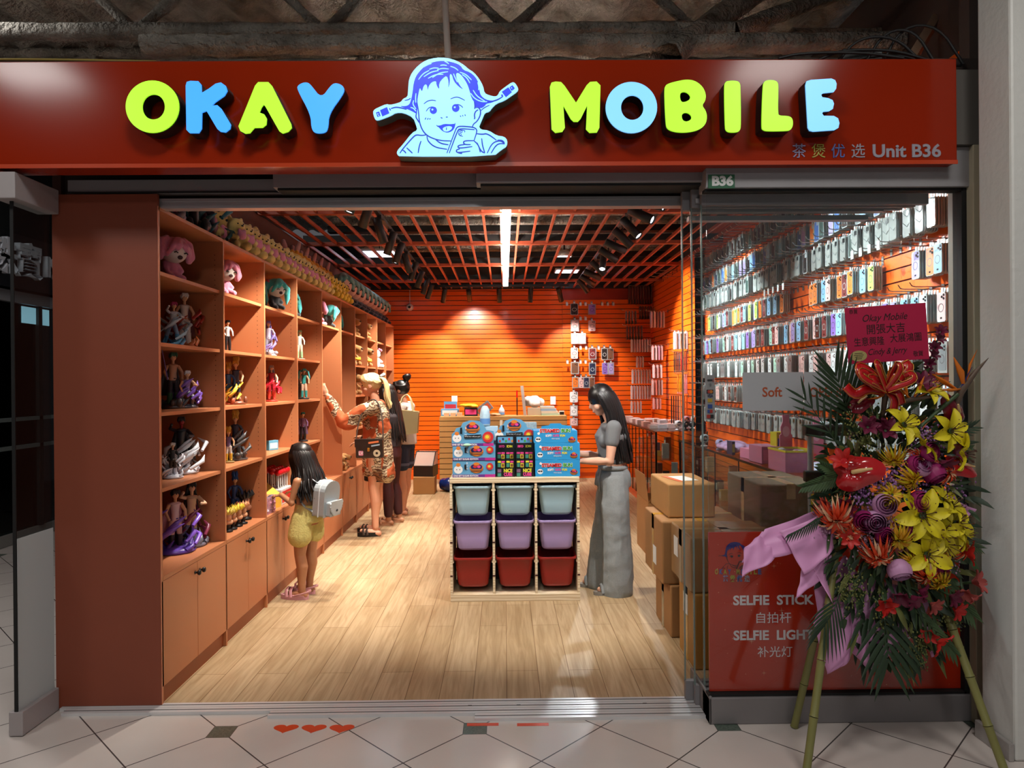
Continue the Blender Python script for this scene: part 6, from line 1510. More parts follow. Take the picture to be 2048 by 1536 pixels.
# ---- cardboard cartons stacked along the showcase
KR2 = mat('kraft_tan', '#94693c', 0.75, var=.12, scale=4); KR3 = mat('kraft_grey', '#6a5844', 0.7, var=.12, scale=4); TAPE = mat('tape_gold', '#b98a35', 0.2, var=.08); TAPEC = mat('tape_clear', '#a08a68', 0.15, var=.2, scale=12); LBL = mat('label_white', '#d9dad6', 0.5)
def carton(lab, x0, x1, y0, y1, z0, z1, m, tape=None, label=None, flap=False, rz=0.0, writing=None):
    cx, cy = (x0 + x1) / 2, (y0 + y1) / 2
    t = thing('cardboard_carton', lab, 'box', (cx, cy, z0), rz, 'cardboard cartons along the showcase')
    w, d, h = (x1 - x0) / 2, (y1 - y0) / 2, z1 - z0
    def f(u, v): return None
    b = MB(); g = 6
    if not flap: MB().box(-w, w, -d, d, 0, h).build('carton', m, t, bevel=.012, seg=3)
    else:
        for s in (-1, 1): b.box(s * w - .004, s * w + .004, -d, d, 0, h); b.box(-w, w, s * d - .004, s * d + .004, 0, h)
        b.box(-w, w, -d, d, 0, .01); b.build('carton', m, t)
        MB().add([(-w, -d, h), (-w, d, h), (-w - .03, d - .02, h + .26), (-w - .03, -d + .02, h + .26), (-w + .004, -d, h), (-w + .004, d, h), (-w - .026, d - .02, h + .26), (-w - .026, -d + .02, h + .26)], [(0, 1, 2, 3), (7, 6, 5, 4), (0, 3, 7, 4), (1, 5, 6, 2), (3, 2, 6, 7)]).build('flap', m, t)
        MB().add([(-w, -d, h), (w, -d, h), (w - .03, -d - .16, h + .14), (-w + .03, -d - .16, h + .14), (-w, -d - .004, h - .004), (w, -d - .004, h - .004), (w - .03, -d - .163, h + .136), (-w + .03, -d - .163, h + .136)], [(0, 1, 2, 3), (7, 6, 5, 4), (0, 3, 7, 4), (1, 5, 6, 2), (3, 2, 6, 7)]).build('flap', m, t)
    if tape:
        MB().box(-.03, .03, -d - .0015, d + .0015, h - .10, h + .0015).box(-w - .0015, w + .0015, -.03, .03, h - .10, h + .0015).build('tape', tape, t)
        MB().box(-w - .0015, -w, -.03, .03, 0, h).build('tape', tape, t)
    if label: MB().box(-w - .0022, -w - .0004, d * label[0] - .05, d * label[0] + .05, h * label[1] - .06, h * label[1] + .06).build('label', LBL, t)
    if writing:
        for k, s_ in enumerate(writing): text('stencil', s_, .04, mat('stencil_ink', '#3d2d1c', 0.8), (-w + .12, -d - .001, h * .8 - .075 * k), t, ext=.0003, width=.10)
    return t
carton('far carton with its flaps standing open', 1.36, 1.86, 6.72, 7.30, 0, .52, KR2, flap=True)
carton('worn brown carton at the bottom of the middle stack', 1.07, 1.60, 4.60, 5.06, 0, .34, KR2, TAPEC)
carton('carton with gold tape and a white label, upper one of the middle stack', 1.02, 1.56, 4.62, 5.18, .342, .755, KR2, TAPE, (-.2, .35), writing=['W:20', 'S:45', 'SIZE', 'SC:1'])
carton('pale-topped carton with an orange label on the middle stack', 1.085, 1.40, 4.72, 5.28, .757, .985, KRAFT)
carton('gold-taped brown carton at the bottom of the front stack', 1.085, 1.62, 4.08, 4.44, 0, .44, mat('kraft_gold', '#a07230', 0.5, var=.1, scale=4), TAPE, (.1, .75))
carton('shrink-wrapped carton with a white label on top of the front stack', 1.07, 1.60, 4.09, 4.58, .442, .765, mat('kraft_wrapped', '#8f6f4a', 0.25, var=.18, scale=9), TAPEC, (.45, .6))
carton('large dark carton behind the shop window glass', 1.68, 2.09, 4.66, 5.35, .36, .985, KR3, TAPEC)
carton('carton under the large dark carton behind the window', 1.66, 2.10, 4.64, 5.36, 0, .358, KR3, TAPEC)
t = bpy.data.objects
p = thing('shipping_label', 'white and orange label lying on the pale-topped carton', 'label', (1.25, 4.98, .9865), .2)
MB().box(-.06, .06, -.12, .12, 0, .001).build('label', LBL, p); MB().box(-.10, -.06, -.14, .14, 0, .0012).build('orange_strip', mat('label_orange', '#c8643a', 0.5), p)
# ---- trolley handle behind the glass
t = thing('folding_trolley', 'grey folding trolley with a black handle behind the flowers and window', 'trolley', (1.96, 4.30, 0))
GRY = mat('trolley_grey', '#a3a6a8', 0.3, 0.5)
for x in (-.10, .13):
    MB().cyl((x, 0, .10), (x, 0, 1.33), .018).build('pole', GRY, t)
MB().box(-.14, .17, -.03, .03, 1.33, 1.40).build('handle', BLACK, t, bevel=.012)
MB().box(-.14, .17, -.025, .025, 1.05, 1.12).build('bracket', BLACK, t, bevel=.01)
MB().box(-.15, .18, -.2, .06, .07, .10).build('toe_plate', GRY, t, bevel=.004)
for x in (-.12, .15): MB().lathe([(0, -.015), (.07, -.015), (.07, .015), (0, .015)], 20, M=Matrix.Translation((x, .09, .07)) @ Matrix.Rotation(PI / 2, 4, 'Y')).build('wheel', BLACK, t)
MB().box(-.108, -.092, -.0195, -.018, .75, .98).build('warning_label', mat('label_lemon', '#c9b93a', 0.5), t)

# ---- panel and papers on the window
PNL = mat('panel_orange_print', '#b0280a', 0.3, var=.12, scale=1.5, coat=0.3)
t = thing('window_graphic', 'orange printed panel across the bottom of the shop window', 'poster', (0, 3.486, 0))
MB().box(.998, 2.243, -.004, .004, .142, .925).build('panel', PNL, t)
SV = mat('print_silver', '#d8d3d6', 0.4)
def wtext(body, px, py, hpx, wpx, m=SV, bold=.002):
    p = atY(px, py, 3.481); return text('print_text', body, hpx * 3.481 / FPX * 1.38, m, (p.x, -.0055, p.z), t, ext=.0005, bold=bold, width=wpx * 3.481 / FPX)
wtext('SELFIE  STICK', 1546, 1201, 19, 163); wtext('自拍杆', 1546, 1237, 17, 70, bold=0)
wtext('SELFIE  LIGHT', 1547, 1271, 19, 162); wtext('补光灯', 1550, 1305, 17, 70, bold=0)
wtext('手机支架', 1768, 1303, 17, 120, bold=0)
wtext('PHONE  HOLDER', 1768, 1270, 19, 162)
for i, (ch, m) in enumerate(zip('OKAY MOBILE', [SL[1], SL[2], SL[1], SL[2], None, SL[1], SL[2], SL[1], SL[1], SL[1], SL[2]])):
    if m: wtext(ch, 1433 + 8.6 * i, 1144, 10, 6.5 if ch != 'I' else 2.5, m, .0012)
for i, (ch, px) in enumerate((('茶', 1451), ('煲', 1465), ('优', 1479), ('选', 1494))): wtext(ch, px, 1158, 10, 11, SL[i], .0012)
def small(x, y): p = atY(1472 + (x - 980) * .049, 1084 + (y - 148) * .046, 3.481); return (p.x, p.z)
o = curve_shape('print', [[small(x, y) for x, y in chaikin(hair, 1)]], .0004, mat('print_indigo', '#221c6a', 0.5), t); o.location = (0, -.005, 0)
b = MB()
for ln in LOGO_LINES + thin[:4]:
    b.tube([(small(x, y)[0], 0, small(x, y)[1]) for x, y in chaikin(list(ln), 1, False)], .0011, 4)
tag(b.build('print', mat('print_ink_dark', '#2a1020', 0.5), t)).location = (0, -.005, 0)
for e in ((812, 778), (1098, 748)):
    o = curve_shape('print', [[small(x, y) for x, y in oval(*e, 52, 52, 12)]], .0004, mat('print_ink_dark', '#2a1020', 0.5), t); o.location = (0, -.005, 0)
b = MB(); rr = random.Random(9)
for i in range(70):
    x, z = rr.uniform(1.01, 2.23), rr.uniform(.16, .91); r = rr.choice((.0015, .002, .0025, .003))
    b.add([(x - r, -.0047, z), (x, -.0047, z - r), (x + r, -.0047, z), (x, -.0047, z + r)], [(0, 1, 2, 3)])
for (px, py, r) in ((1548, 1132, .016), (1563, 1221, .018), (1503, 1283, .016), (1528, 1346, .014)):
    p = atY(px, py, 3.481)
    b.add([(p.x - r, -.0047, p.z), (p.x, -.0047, p.z - .0016), (p.x + r, -.0047, p.z), (p.x, -.0047, p.z + .0016)], [(0, 1, 2, 3)])
    b.add([(p.x - .0016, -.0047, p.z), (p.x, -.0047, p.z - r), (p.x + .0016, -.0047, p.z), (p.x, -.0047, p.z + r)], [(0, 1, 2, 3)])
b.build('star_specks', mat('print_stars', '#d49a7a', 0.5), t)
PAPER = mat('paper_grey', '#bcbabf', 0.6, var=.03); PTX = mat('print_rust', '#b4502a', 0.6)
for lab, x0, x1, y0, y1, s_, tx, tw in (('white paper sign reading Soft taped inside the window', 1485, 1607, 745, 821, 'Soft', 1544, 40), ('white paper sign reading OPENING half behind the palm leaves', 1608, 1729, 744, 820, 'OPENING', 1668, 98)):
    a = atY(x0, y0, 3.486); c = atY(x1, y1, 3.486)
    t = thing('paper_sign', lab, 'sign', ((a.x + c.x) / 2, 3.487, (a.z + c.z) / 2), group='paper signs on the window')
    MB().box((a.x - c.x) / 2, (c.x - a.x) / 2, -.0008, .0008, (c.z - a.z) / 2, (a.z - c.z) / 2).build('sheet', PAPER, t)
    q = atY(tx, 785, 3.486)
    text('print_text', s_, .066, PTX, (q.x - t.location.x, -.0015, q.z - t.location.z), t, ext=.0003, bold=.0012, width=tw * 3.486 / FPX)
a = atY(1410, 750, 3.486); c = atY(1430, 839, 3.486)
t = thing('payment_sticker', 'tall grey sticker of payment card marks on the window edge', 'sticker', ((a.x + c.x) / 2, 3.4865, (a.z + c.z) / 2))
w, h = c.x - a.x, a.z - c.z
MB().box(-w / 2, w / 2, -.0006, .0006, -h / 2, h / 2).build('sheet', mat('sticker_grey2', '#8f8c8c', 0.5), t)
def ps(fy, loops): prints(t, -.0006, loops)
z = lambda f: h / 2 - h * f
rc = lambda f0, f1, x0, x1: [(x0 * w, z(f1)), (x1 * w, z(f1)), (x1 * w, z(f0)), (x0 * w, z(f0))]
prints(t, -.0006, [([rc(.33, .42, -.36, .34)], mat('pay_dark', '#1c1414', 0.5)), ([oval(-.1 * w, z(.375), .17 * w, .17 * w, 16)], mat('pay_red', '#a8281c', 0.5)), ([oval(.12 * w, z(.375), .17 * w, .17 * w, 16)], mat('pay_orange', '#b86a1c', 0.5)), ([rc(.53, .61, -.26, .22)], mat('pay_yellow', '#b8962a', 0.5)), ([rc(.66, .75, -.26, .22)], mat('pay_blue', '#27458a', 0.5)), ([rc(.78, .85, -.3, -.05)], mat('pay_blue', '#27458a', 0.5)), ([rc(.78, .85, -.04, .24)], mat('pay_red', '#a8281c', 0.5)), ([rc(.89, .97, -.36, 0)], mat('pay_red', '#a8281c', 0.5)), ([rc(.89, .97, 0, .34)], mat('pay_dark', '#1c1414', 0.5)), ([rc(.10, .13, -.3, .24)], mat('pay_dark', '#1c1414', 0.5)), ([rc(.08, .16, .28, .34)], mat('pay_red', '#a8281c', 0.5))])
text('print_text', 'VISA', .022, mat('pay_navy', '#1c2250', 0.5), (0, -.0025, z(.47)), t, ext=.0003, bold=.0006, width=.62 * w)
text('print_text', '·))', .02, mat('pay_dark', '#1c1414', 0.5), (0, -.0025, z(.22)), t, ext=.0003, width=.25 * w)
# ---- floor decals
for i, px in enumerate((571, 627, 683)):
    p = _ray(px, 1455); q = Vector((0, 0, CH)) + p * (-CH / p.z)
    hp = []
    for k in range(40):
        a_ = 2 * PI * k / 40; hp.append((q.x + .0038 * 16 * math.sin(a_) ** 3, q.y + .0030 * (13 * math.cos(a_) - 5 * math.cos(2 * a_) - 2 * math.cos(3 * a_) - math.cos(4 * a_))))
    tag(MB().prism(hp, -.004, -.0032, 'z').build('heart_sticker', mat('sticker_vermilion', '#d8400f', 0.35)), 'red heart sticker on the tiles, %s of the three' % ('left', 'middle', 'right')[i], 'sticker', 'heart stickers on the floor')
for i, (x0, x1) in enumerate(((934, 998), (1034, 1098))):
    r0 = _ray(x0, 1447.5); q0 = Vector((0, 0, CH)) + r0 * (-CH / r0.z)
    tag(MB().box(q0.x, q0.x + .155, q0.y - .016, q0.y + .012, -.004, -.0030).build('floor_strip', mat('sticker_vermilion', '#d8400f', 0.35)), ('worn red strip sticker across the green floor tile', 'worn red strip sticker on the pale tile right of the first')[i], 'sticker', 'red strip stickers')
# ================================================================ PEOPLE
def skin(n, c): return mat('skin_' + n, c, 0.5, var=0.05, scale=12)
def hairmat(n, c):
    if 'hair_' + n in _M: return _M['hair_' + n]
    m = mat('hair_' + n, c, 0.38, var=0.25, scale=40); return m
SK1, SK2, SK3, SK4 = skin('tan', '#a87350'), skin('fair', '#d39a7c'), skin('light', '#dca88e'), skin('olive', '#b98463')
def hand(sh, w, d, s, curl=.35, thumb=1, up=(0, 0, 1)):
    """palm, four unequal bent fingers and a side thumb as limbs of the one body surface; w wrist, d pointing direction"""
    d = Vector(d).normalized(); sd = d.cross(Vector(up)).normalized(); n = sd.cross(d).normalized(); w = Vector(w)
    c = w + d * .045 * s
    sh.append(('e', c, (.045 * s, .036 * s, .015 * s), Matrix((d, sd, n)).transposed()))
    for k, (o, L) in enumerate(((.026, .060), (.009, .070), (-.009, .066), (-.026, .052))):
        a = c + d * .036 * s + sd * o * s; m = a + d * L * .5 * s - n * L * .12 * curl * s; e = m + d * L * .42 * s - n * L * .7 * curl * s
        sh.append(('t', [a - d * .02 * s, a, m, e], [.0095 * s, .0092 * s, .0086 * s, .0072 * s]))
    b = w + d * .022 * s + sd * .030 * thumb * s
    sh.append(('t', [w + d * .01 * s + sd * .015 * thumb * s, b + d * .01 * s + sd * .012 * thumb * s, b + d * .045 * s + sd * .020 * thumb * s - n * .012 * s], [.013 * s, .011 * s, .008 * s]))
def head_shapes(hc, s, pitch=0.0):
    """skull, face, jaw, nose, lips and ears; hc is the middle of the head, facing +x, pitched down"""
    R = Matrix.Rotation(pitch, 3, 'Y'); T = lambda x, y, z: Vector(hc) + R @ Vector((x * s, y * s, z * s))
    sh = [('e', T(-.012, 0, .018), (.098 * s, .078 * s, .102 * s), R), ('e', T(.028, 0, -.035), (.062 * s, .058 * s, .080 * s), R), ('e', T(.052, 0, -.085), (.032 * s, .032 * s, .028 * s), R),
          ('t', [T(.080, 0, .012), T(.102, 0, -.022), T(.090, 0, -.034)], [.009 * s, .012 * s, .011 * s]), ('e', T(.086, 0, -.058), (.010 * s, .022 * s, .007 * s), R), ('e', T(.083, 0, -.070), (.010 * s, .019 * s, .007 * s), R)]
    for k in (-1, 1):
        sh += [('e', T(-.005, k * .079, -.010), (.022 * s, .009 * s, .032 * s), R), ('e', T(.045, k * .042, -.038), (.032 * s, .026 * s, .03 * s), R)]
    return sh, T
def face_parts(t, T, s, brow):
    for k in (-1, 1):
        MB().ell(T(.083, k * .032, .006), (.008 * s, .014 * s, .0065 * s), nu=10, nv=6).build('eye', mat('eye_dark', '#1b1412', 0.2), t)
        MB().tube([T(.086, k * .014, .030), T(.088, k * .034, .036), T(.074, k * .056, .028)], [.003 * s, .0045 * s, .002 * s], 6).build('eyebrow', brow, t)
    MB().tube([T(.090, -.020, -.064), T(.0965, 0, -.0635), T(.090, .020, -.064)], [.002 * s, .0048 * s, .002 * s], 6).build('lips', mat('lips', '#a8625a', 0.45), t)
def strands(name, t, m, paths, r0, r1=.3, cap=None):
    b = MB()
    if cap: b.ell(cap[0], cap[1], nu=24, nv=16, R=cap[2] if len(cap) > 2 else None)
    for p in paths:
        q = chaikin3(p, 2); n = len(q)
        b.tube(q, [r0 * (1 - (1 - r1) * (i / (n - 1)) ** 2) for i in range(n)], 6)
    return b.build(name, m, t)
def long_hair(t, T, s, m, z_end, a0=70, a1=290, n=54, seed=1, spread=.11, back=.04, wav=.012, sweep=(0, 0)):
    rnd = random.Random(seed); P = []
    for i in range(n):
        a = rad(a0 + (a1 - a0) * (i + .5) / n + rnd.uniform(-3, 3)); ca, sa = math.cos(a), math.sin(a)
        ze = z_end + rnd.uniform(-.05, .05); ph = rnd.uniform(0, 6)
        top = T(.0 + .03 * ca, .03 * sa, .118); mid = T(-.012 + .104 * ca, .088 * sa, .03); low = T(-.02 + .106 * ca, .092 * sa, -.10)
        e = Vector((low.x + spread * ca * .5 - back + sweep[0], low.y + spread * sa * .6 + sweep[1], ze))
        k1 = low.lerp(e, .35) + Vector((wav * math.sin(ph), wav * math.cos(ph), 0)); k2 = low.lerp(e, .7) + Vector((wav * math.sin(ph + 2), wav * math.cos(ph + 2), 0))
        P.append([top, mid, low, k1, k2, e])
    return strands('hair', t, m, P, .017 * s, .35, (T(-.016, 0, .028), (.106 * s, .088 * s, .104 * s)))
def place(t, x, y, deg): t.location = (x, y, 0); t.rotation_euler = (0, 0, rad(deg)); return t
def legs_shapes(hip, L):
    sh = []
    for (h, k, a, toe) in L:
        kk = Vector(k); aa = Vector(a); hh = Vector(h); calf = kk.lerp(aa, .32) + Vector((-.014, 0, 0))
        sh.append(('t', [hh, hh.lerp(kk, .5), kk, calf, kk.lerp(aa, .75), aa], [r * hip for r in (.088, .074, .054, .054, .038, .033)]))
        tt = Vector(toe); hl = aa + (aa - tt) * .22; hl.z = .028
        sh.append(('t', [hl + Vector((0, 0, .002)), Vector((aa.x, aa.y, .036)).lerp(tt, .35), tt], [.030 * hip, .034 * hip, .022 * hip]))
    return sh
def slide_shoe(name, t, a, toe, sole, strap, lift=0.0, buckle=False):
    a, toe = Vector(a), Vector(toe); d = (toe - a); d.z = 0; L = d.length; d.normalize(); sd = Vector((-d.y, d.x, 0))
    M = Matrix((d, sd, Vector((0, 0, 1)))).transposed().to_4x4(); M.translation = Vector((a.x, a.y, 0)) - d * .055
    LL = L + .105
    o = MB().prism([(LL * .5 + (LL * .5) * math.cos(q), .043 * math.sin(q) * (1 + .14 * math.cos(q))) for q in [2 * PI * i / 26 for i in range(26)]], 0, .022 + lift, 'z', M=M).build('shoe', sole, t, bevel=.004)
    b = MB()
    for xx, r in (((LL * .70), .016), ((LL * .55), .016)):
        b.tube([M @ Vector((xx, -.046, .02)), M @ Vector((xx + .01, -.03, .07)), M @ Vector((xx + .01, .0, .085)), M @ Vector((xx + .01, .03, .07)), M @ Vector((xx, .046, .02))], r, 8, flat=.35)
    if buckle: b.tube([M @ Vector((LL * .45, .045, .03)), M @ Vector((.0, .035, .062)), M @ Vector((-.012, 0, .066)), M @ Vector((.0, -.035, .062)), M @ Vector((LL * .45, -.045, .03))], .010, 8, flat=.4)
    b.build('strap', strap, o)

# ---------------------------------------------------------------- the girl
t = thing('person', 'small girl with long black hair, yellow shorts and a silver backpack, facing the cabinets', 'person')
hc = (.055, 0, 1.09); s = .92
hs, T = head_shapes(hc, s, rad(18))
L = [((0, .062, .60), (.02, .066, .34), (.0, .07, .06), (.13, .085, .035)), ((0, -.062, .60), (.015, -.066, .34), (.035, -.075, .06), (.165, -.09, .035))]
sh = hs + legs_shapes(.82, L) + [('t', [(0, 0, .58), (-.01, 0, .72), (0, 0, .88), (.005, 0, .93)], [.088, .078, .085, .05], 1.25), ('t', [(.0, 0, .93), (.03, 0, 1.02)], [.036, .034])]
AW = [((.0, .115, .915), (.03, .155, .76), (.15, .12, .81)), ((.0, -.115, .915), (.05, -.15, .76), (.17, -.09, .81))]
for a, e, w in AW: sh.append(('t', [a, Vector(a).lerp(Vector(e), .5), e, w], [.038, .031, .027, .021]))
for (a, e, w), th in zip(AW, (-1, 1)): hand(sh, w, (1, 0, -.15), .72, .5, th)
blob('body', sh, SK1, .0055, 3, t)
face_parts(t, T, s, hairmat('black', '#120e0d'))
sh = [('t', [(0, 0, .60), (-.005, 0, .68), (-.005, 0, .735)], [.108, .104, .092], 1.3)]
for k in (-1, 1): sh.append(('t', [(0, k * .062, .62), (.005, k * .078, .535), (.008, k * .082, .495)], [.086, .092, .094]))
blob('shorts', sh, mat('linen_yellow', '#c9bd72', 0.85, var=.12, scale=50, bump=.5, bscale=70), .008, 2, t)
blob('top', [('t', [(-.005, 0, .725), (0, 0, .88), (0, 0, .915)], [.085, .094, .06], 1.28)], mat('top_tan', '#9c7a5a', 0.8), .008, 2, t)
long_hair(t, T, s, hairmat('black', '#120e0d'), .80, 40, 320, 70, 3, .10, .05, .016)
BP = mat('silver_leather', '#a9b4ba', 0.32, 0.25, var=.08, scale=90, bump=.15, bscale=200)
bp = MB()
pf = [(-.10, .0)] + [(-.105, .16)] + [(.105 * math.cos(q), .20 + .075 * math.sin(q)) for q in [PI - PI * i / 10 for i in range(11)]] + [(.105, .16), (.10, 0)]
bpo = apply_mods(MB().prism(pf, -.10, .0, 'x').build('backpack', BP, None, bevel=.018, seg=3))
bpo.parent = t; bpo.location = (-.115, 0, .655); bpo.rotation_euler = (0, rad(-6), 0); bpo['label'] = 'silver backpack with scalloped pocket'
MB().tube([(-.052, y, z) for y, z in pf], .005, 6).build('zip_edge', mat('zip_white', '#d0d6d8', 0.4), bpo)
fl = [(-.075, .13)] + [(.075 * math.cos(PI + PI * i / 12) * 1.0, .11 - .085 * math.sin(PI * i / 12)) for i in range(13)] + [(.075, .13)]
MB().prism(fl, -.152, -.142, 'x').build('pocket_flap', mat('silver_light', '#c0cacf', 0.3, .2), bpo, bevel=.003)
sc = MB()
for i in range(15):
    q = PI + PI * i / 14; sc.ell((-.147, .078 * math.cos(q), .108 + .088 * math.sin(q)), (.006, .012, .012), nu=8, nv=6)
sc.build('scallops', mat('silver_light', '#c0cacf', 0.3, .2), bpo)
MB().prism([(-.072, .008), (.072, .008), (.075, .12), (-.075, .12)], -.142, -.10, 'x').build('pocket', BP, bpo, bevel=.01)
MB().ell((-.156, 0, .055), (.004, .012, .010), nu=8, nv=6).build('clasp', mat('clasp_dark', '#3c4044', 0.3, .6), bpo)
st = MB()
for k in (-1, 1): st.tube(chaikin3([(-.01, k * .07, .25), (.06, k * .085, .29), (.125, k * .09, .22), (.11, k * .10, .08), (-.01, k * .09, .03)]), .012, 6, flat=.4)
st.build('shoulder_straps', BP, bpo)
PKS = mat('sandal_pink', '#d49aa0', 0.45)
for (h, k, a, toe) in L: slide_shoe('sandal', t, a, toe, PKS, PKS, .012, True)
place(t, -1.56, 5.60, 160)

# ---------------------------------------------------------------- blonde woman
def shirt_pattern():
    m = bpy.data.materials.new('patterned_shirt'); m.use_nodes = True; nt = m.node_tree; b = nt.nodes['Principled BSDF']
    tc = N(nt, 'ShaderNodeTexCoord'); vo = N(nt, 'ShaderNodeTexVoronoi', feature='F1', distance='CHEBYCHEV'); vo.inputs['Scale'].default_value = 8.0
    nt.links.new(tc.outputs['Object'], vo.inputs['Vector'])
    sp = N(nt, 'ShaderNodeSeparateColor'); nt.links.new(vo.outputs['Color'], sp.inputs[0])
    r = N(nt, 'ShaderNodeValToRGB'); r.color_ramp.interpolation = 'CONSTANT'
    r.color_ramp.elements[0].position = 0; r.color_ramp.elements[0].color = (*lin('#b5562a'), 1); r.color_ramp.elements[1].position = .42; r.color_ramp.elements[1].color = (*lin('#b9a687'), 1)
    for p, c in ((.66, '#8a6040'), (.76, '#cbbb9c')):
        e = r.color_ramp.elements.new(p); e.color = (*lin(c), 1)
    nt.links.new(sp.outputs[0], r.inputs[0])
    w = N(nt, 'ShaderNodeTexWave', wave_type='RINGS'); w.inputs['Scale'].default_value = 9; w.inputs['Distortion'].default_value = 9; w.inputs['Detail'].default_value = 2; w.inputs['Detail Scale'].default_value = 2.5
    nt.links.new(tc.outputs['Object'], w.inputs['Vector'])
    gt = N(nt, 'ShaderNodeMath', operation='GREATER_THAN'); gt.inputs[1].default_value = .66; nt.links.new(w.outputs['Fac'], gt.inputs[0])
    lt = N(nt, 'ShaderNodeMath', operation='MULTIPLY'); nt.links.new(gt.outputs[0], lt.inputs[0])
    g2 = N(nt, 'ShaderNodeMath', operation='GREATER_THAN'); g2.inputs[1].default_value = .40; nt.links.new(sp.outputs[0], g2.inputs[0]); nt.links.new(g2.outputs[0], lt.inputs[1])
    mx = N(nt, 'ShaderNodeMix', data_type='RGBA'); nt.links.new(lt.outputs[0], mx.inputs[0]); nt.links.new(r.outputs[0], mx.inputs[6]); mx.inputs[7].default_value = (*lin('#5a3c28'), 1)
    nt.links.new(mx.outputs[2], b.inputs['Base Color']); b.inputs['Roughness'].default_value = .8
    return m
t = thing('person', 'blonde woman in an orange patterned tunic reaching up to the cabinet with her near arm', 'person')
s = 1.06; hc = (.06, 0, 1.655)
hs, T = head_shapes(hc, s, rad(8))
L = [((0, .085, .94), (.015, .09, .51), (.0, .095, .10), (.15, .105, .06)), ((0, -.085, .94), (.01, -.09, .51), (.05, -.10, .10), (.20, -.11, .06))]
sh = hs + legs_shapes(1.06, L) + [('t', [(0, 0, .92), (0, 0, 1.12), (.01, 0, 1.34), (.0, 0, 1.44)], [.115, .095, .11, .06], 1.3), ('t', [(0, 0, 1.44), (.035, 0, 1.58)], [.052, .048])]
AB = [((.0, .17, 1.41), (.33, .20, 1.27), (.51, .14, 1.545)), ((.0, -.17, 1.41), (.05, -.22, 1.12), (.22, -.20, 1.02))]
for a, e, w in AB: sh.append(('t', [a, Vector(a).lerp(Vector(e), .5), e, Vector(e).lerp(Vector(w), .4), w], [.052, .044, .038, .036, .026]))
hand(sh, AB[0][2], (.45, -.05, .9), 1.0, .9, -1, (0, 1, 0)); hand(sh, AB[1][2], (1, 0, -.3), 1.0, .5, 1)
blob('body', sh, SK2, .006, 3, t)
face_parts(t, T, s, mat('brow_fair', '#8a6a44', .6))
PAT = shirt_pattern()
sh = [('t', [(.0, 0, 1.44), (.0, 0, 1.36), (-.005, 0, 1.10), (-.01, 0, .84), (-.02, 0, .66)], [.085, .135, .145, .158, .165], 1.28), ('e', (-.075, 0, .66), (.13, .19, .09)), ('e', (0, 0, 1.42), (.10, .20, .06))]
for a, e, w in AB: sh.append(('t', [a, Vector(a).lerp(Vector(e), .5), e, Vector(e).lerp(Vector(w), .5), Vector(e).lerp(Vector(w), .86)], [.085, .085, .076, .064, .046]))
sh += [('e', Vector((.26, .2, 1.24)), (.10, .07, .07))]
so = blob('tunic', sh, PAT, .010, 4, t)
d = so.modifiers.new('folds', 'DISPLACE'); tx = bpy.data.textures.new('folds', 'CLOUDS'); tx.noise_scale = .13; d.texture = tx; d.strength = .035; d.mid_level = .5
MB().tube([(0, 0, .60), (0, 0, .72)], [.13, .13], 16, flat=1.25).build('dark_shorts', mat('shorts_black', '#15151a', .8), t)
HB = hairmat('blonde', '#d9c08a')
P = []; rnd = random.Random(8)
for i in range(60):
    a = rad(20 + 320 * i / 60); ca, sa = math.cos(a), math.sin(a)
    P.append([T(.045 + .02 * ca, .03 * sa, .112), T(-.008 + .106 * ca, .09 * sa, .045 + rnd.uniform(-.01, .01)), T(-.06 + .06 * ca, .075 * sa, .0 + .02 * rnd.random()), T(-.125, .03 * sa, .035)])
for i in range(26):
    sa = rnd.uniform(-1, 1); P.append([T(-.10, .03 * sa, .06), T(-.15, .05 * sa, .045), T(-.17 + rnd.uniform(-.02, .02), .06 * sa, -.05), T(-.15 + rnd.uniform(-.03, .03), .06 * sa, -.14), T(-.17 + rnd.uniform(-.03, .02), .05 * sa, -.22 - .06 * rnd.random())])
strands('hair', t, HB, P, .016, .4, (T(-.016, 0, .03), (.108 * s, .09 * s, .100 * s)))
MB().tube([T(-.115, -.04, .075), T(-.15, 0, .085), T(-.115, .04, .075)], [.012, .022, .012], 8).build('hair_clip', mat('clip_pale', '#b9bcc0', .3), t)
bg = thing('handbag', 'dark monogram shoulder bag with pink and orange patches at the blonde woman\'s hip', 'handbag', (0, 0, 0))
BGM = mat('bag_monogram', '#2e2622', .4, var=.5, scale=70)
MB().box(-.145, .145, -.04, .04, 0, .20).build('body', BGM, bg, bevel=.014)
MB().prism([(-.148, .12), (0, .085), (.148, .12), (.148, .205), (-.148, .205)], -.047, -.040, 'y').build('flap', mat('bag_flap', '#231d1b', .4, var=.4, scale=70), bg, bevel=.003)
MB().box(-.012, .012, -.054, -.046, .075, .115).build('clasp', mat('gold_clasp', '#c9a04a', .25, .8), bg)
prints(bg, -.0415, [([rrect(.05, .05, .008, 3, -.085, .055)], mat('patch_pink', '#d883a4', .5)), ([oval(.085, .055, .038, .038, 20), oval(.085, .055, .014, .014, 12)], mat('patch_bone', '#c4b89c', .5))])
prints(bg, -.048, [([[(.0, .155), (.11, .17), (.11, .19), (.0, .175)]], mat('patch_orange', '#d8784a', .5)), ([[(.03, .125), (.12, .14), (.12, .155), (.03, .14)]], mat('patch_blue', '#9ab4c8', .5))])
text('print_text', 'LV', .045, PW, (-.085, -.044, .055), bg, ext=.0003, bold=.001)
bsd = MB(); bsd.tube(chaikin3([(-.145, 0, .19), (-.13, .08, .40), (-.05, .2, .60), (.05, .2, .60), (.13, .08, .40), (.145, 0, .19)]), .008, 6)
bsd.build('strap', mat('strap_brown', '#3a2a20', .5), bg)
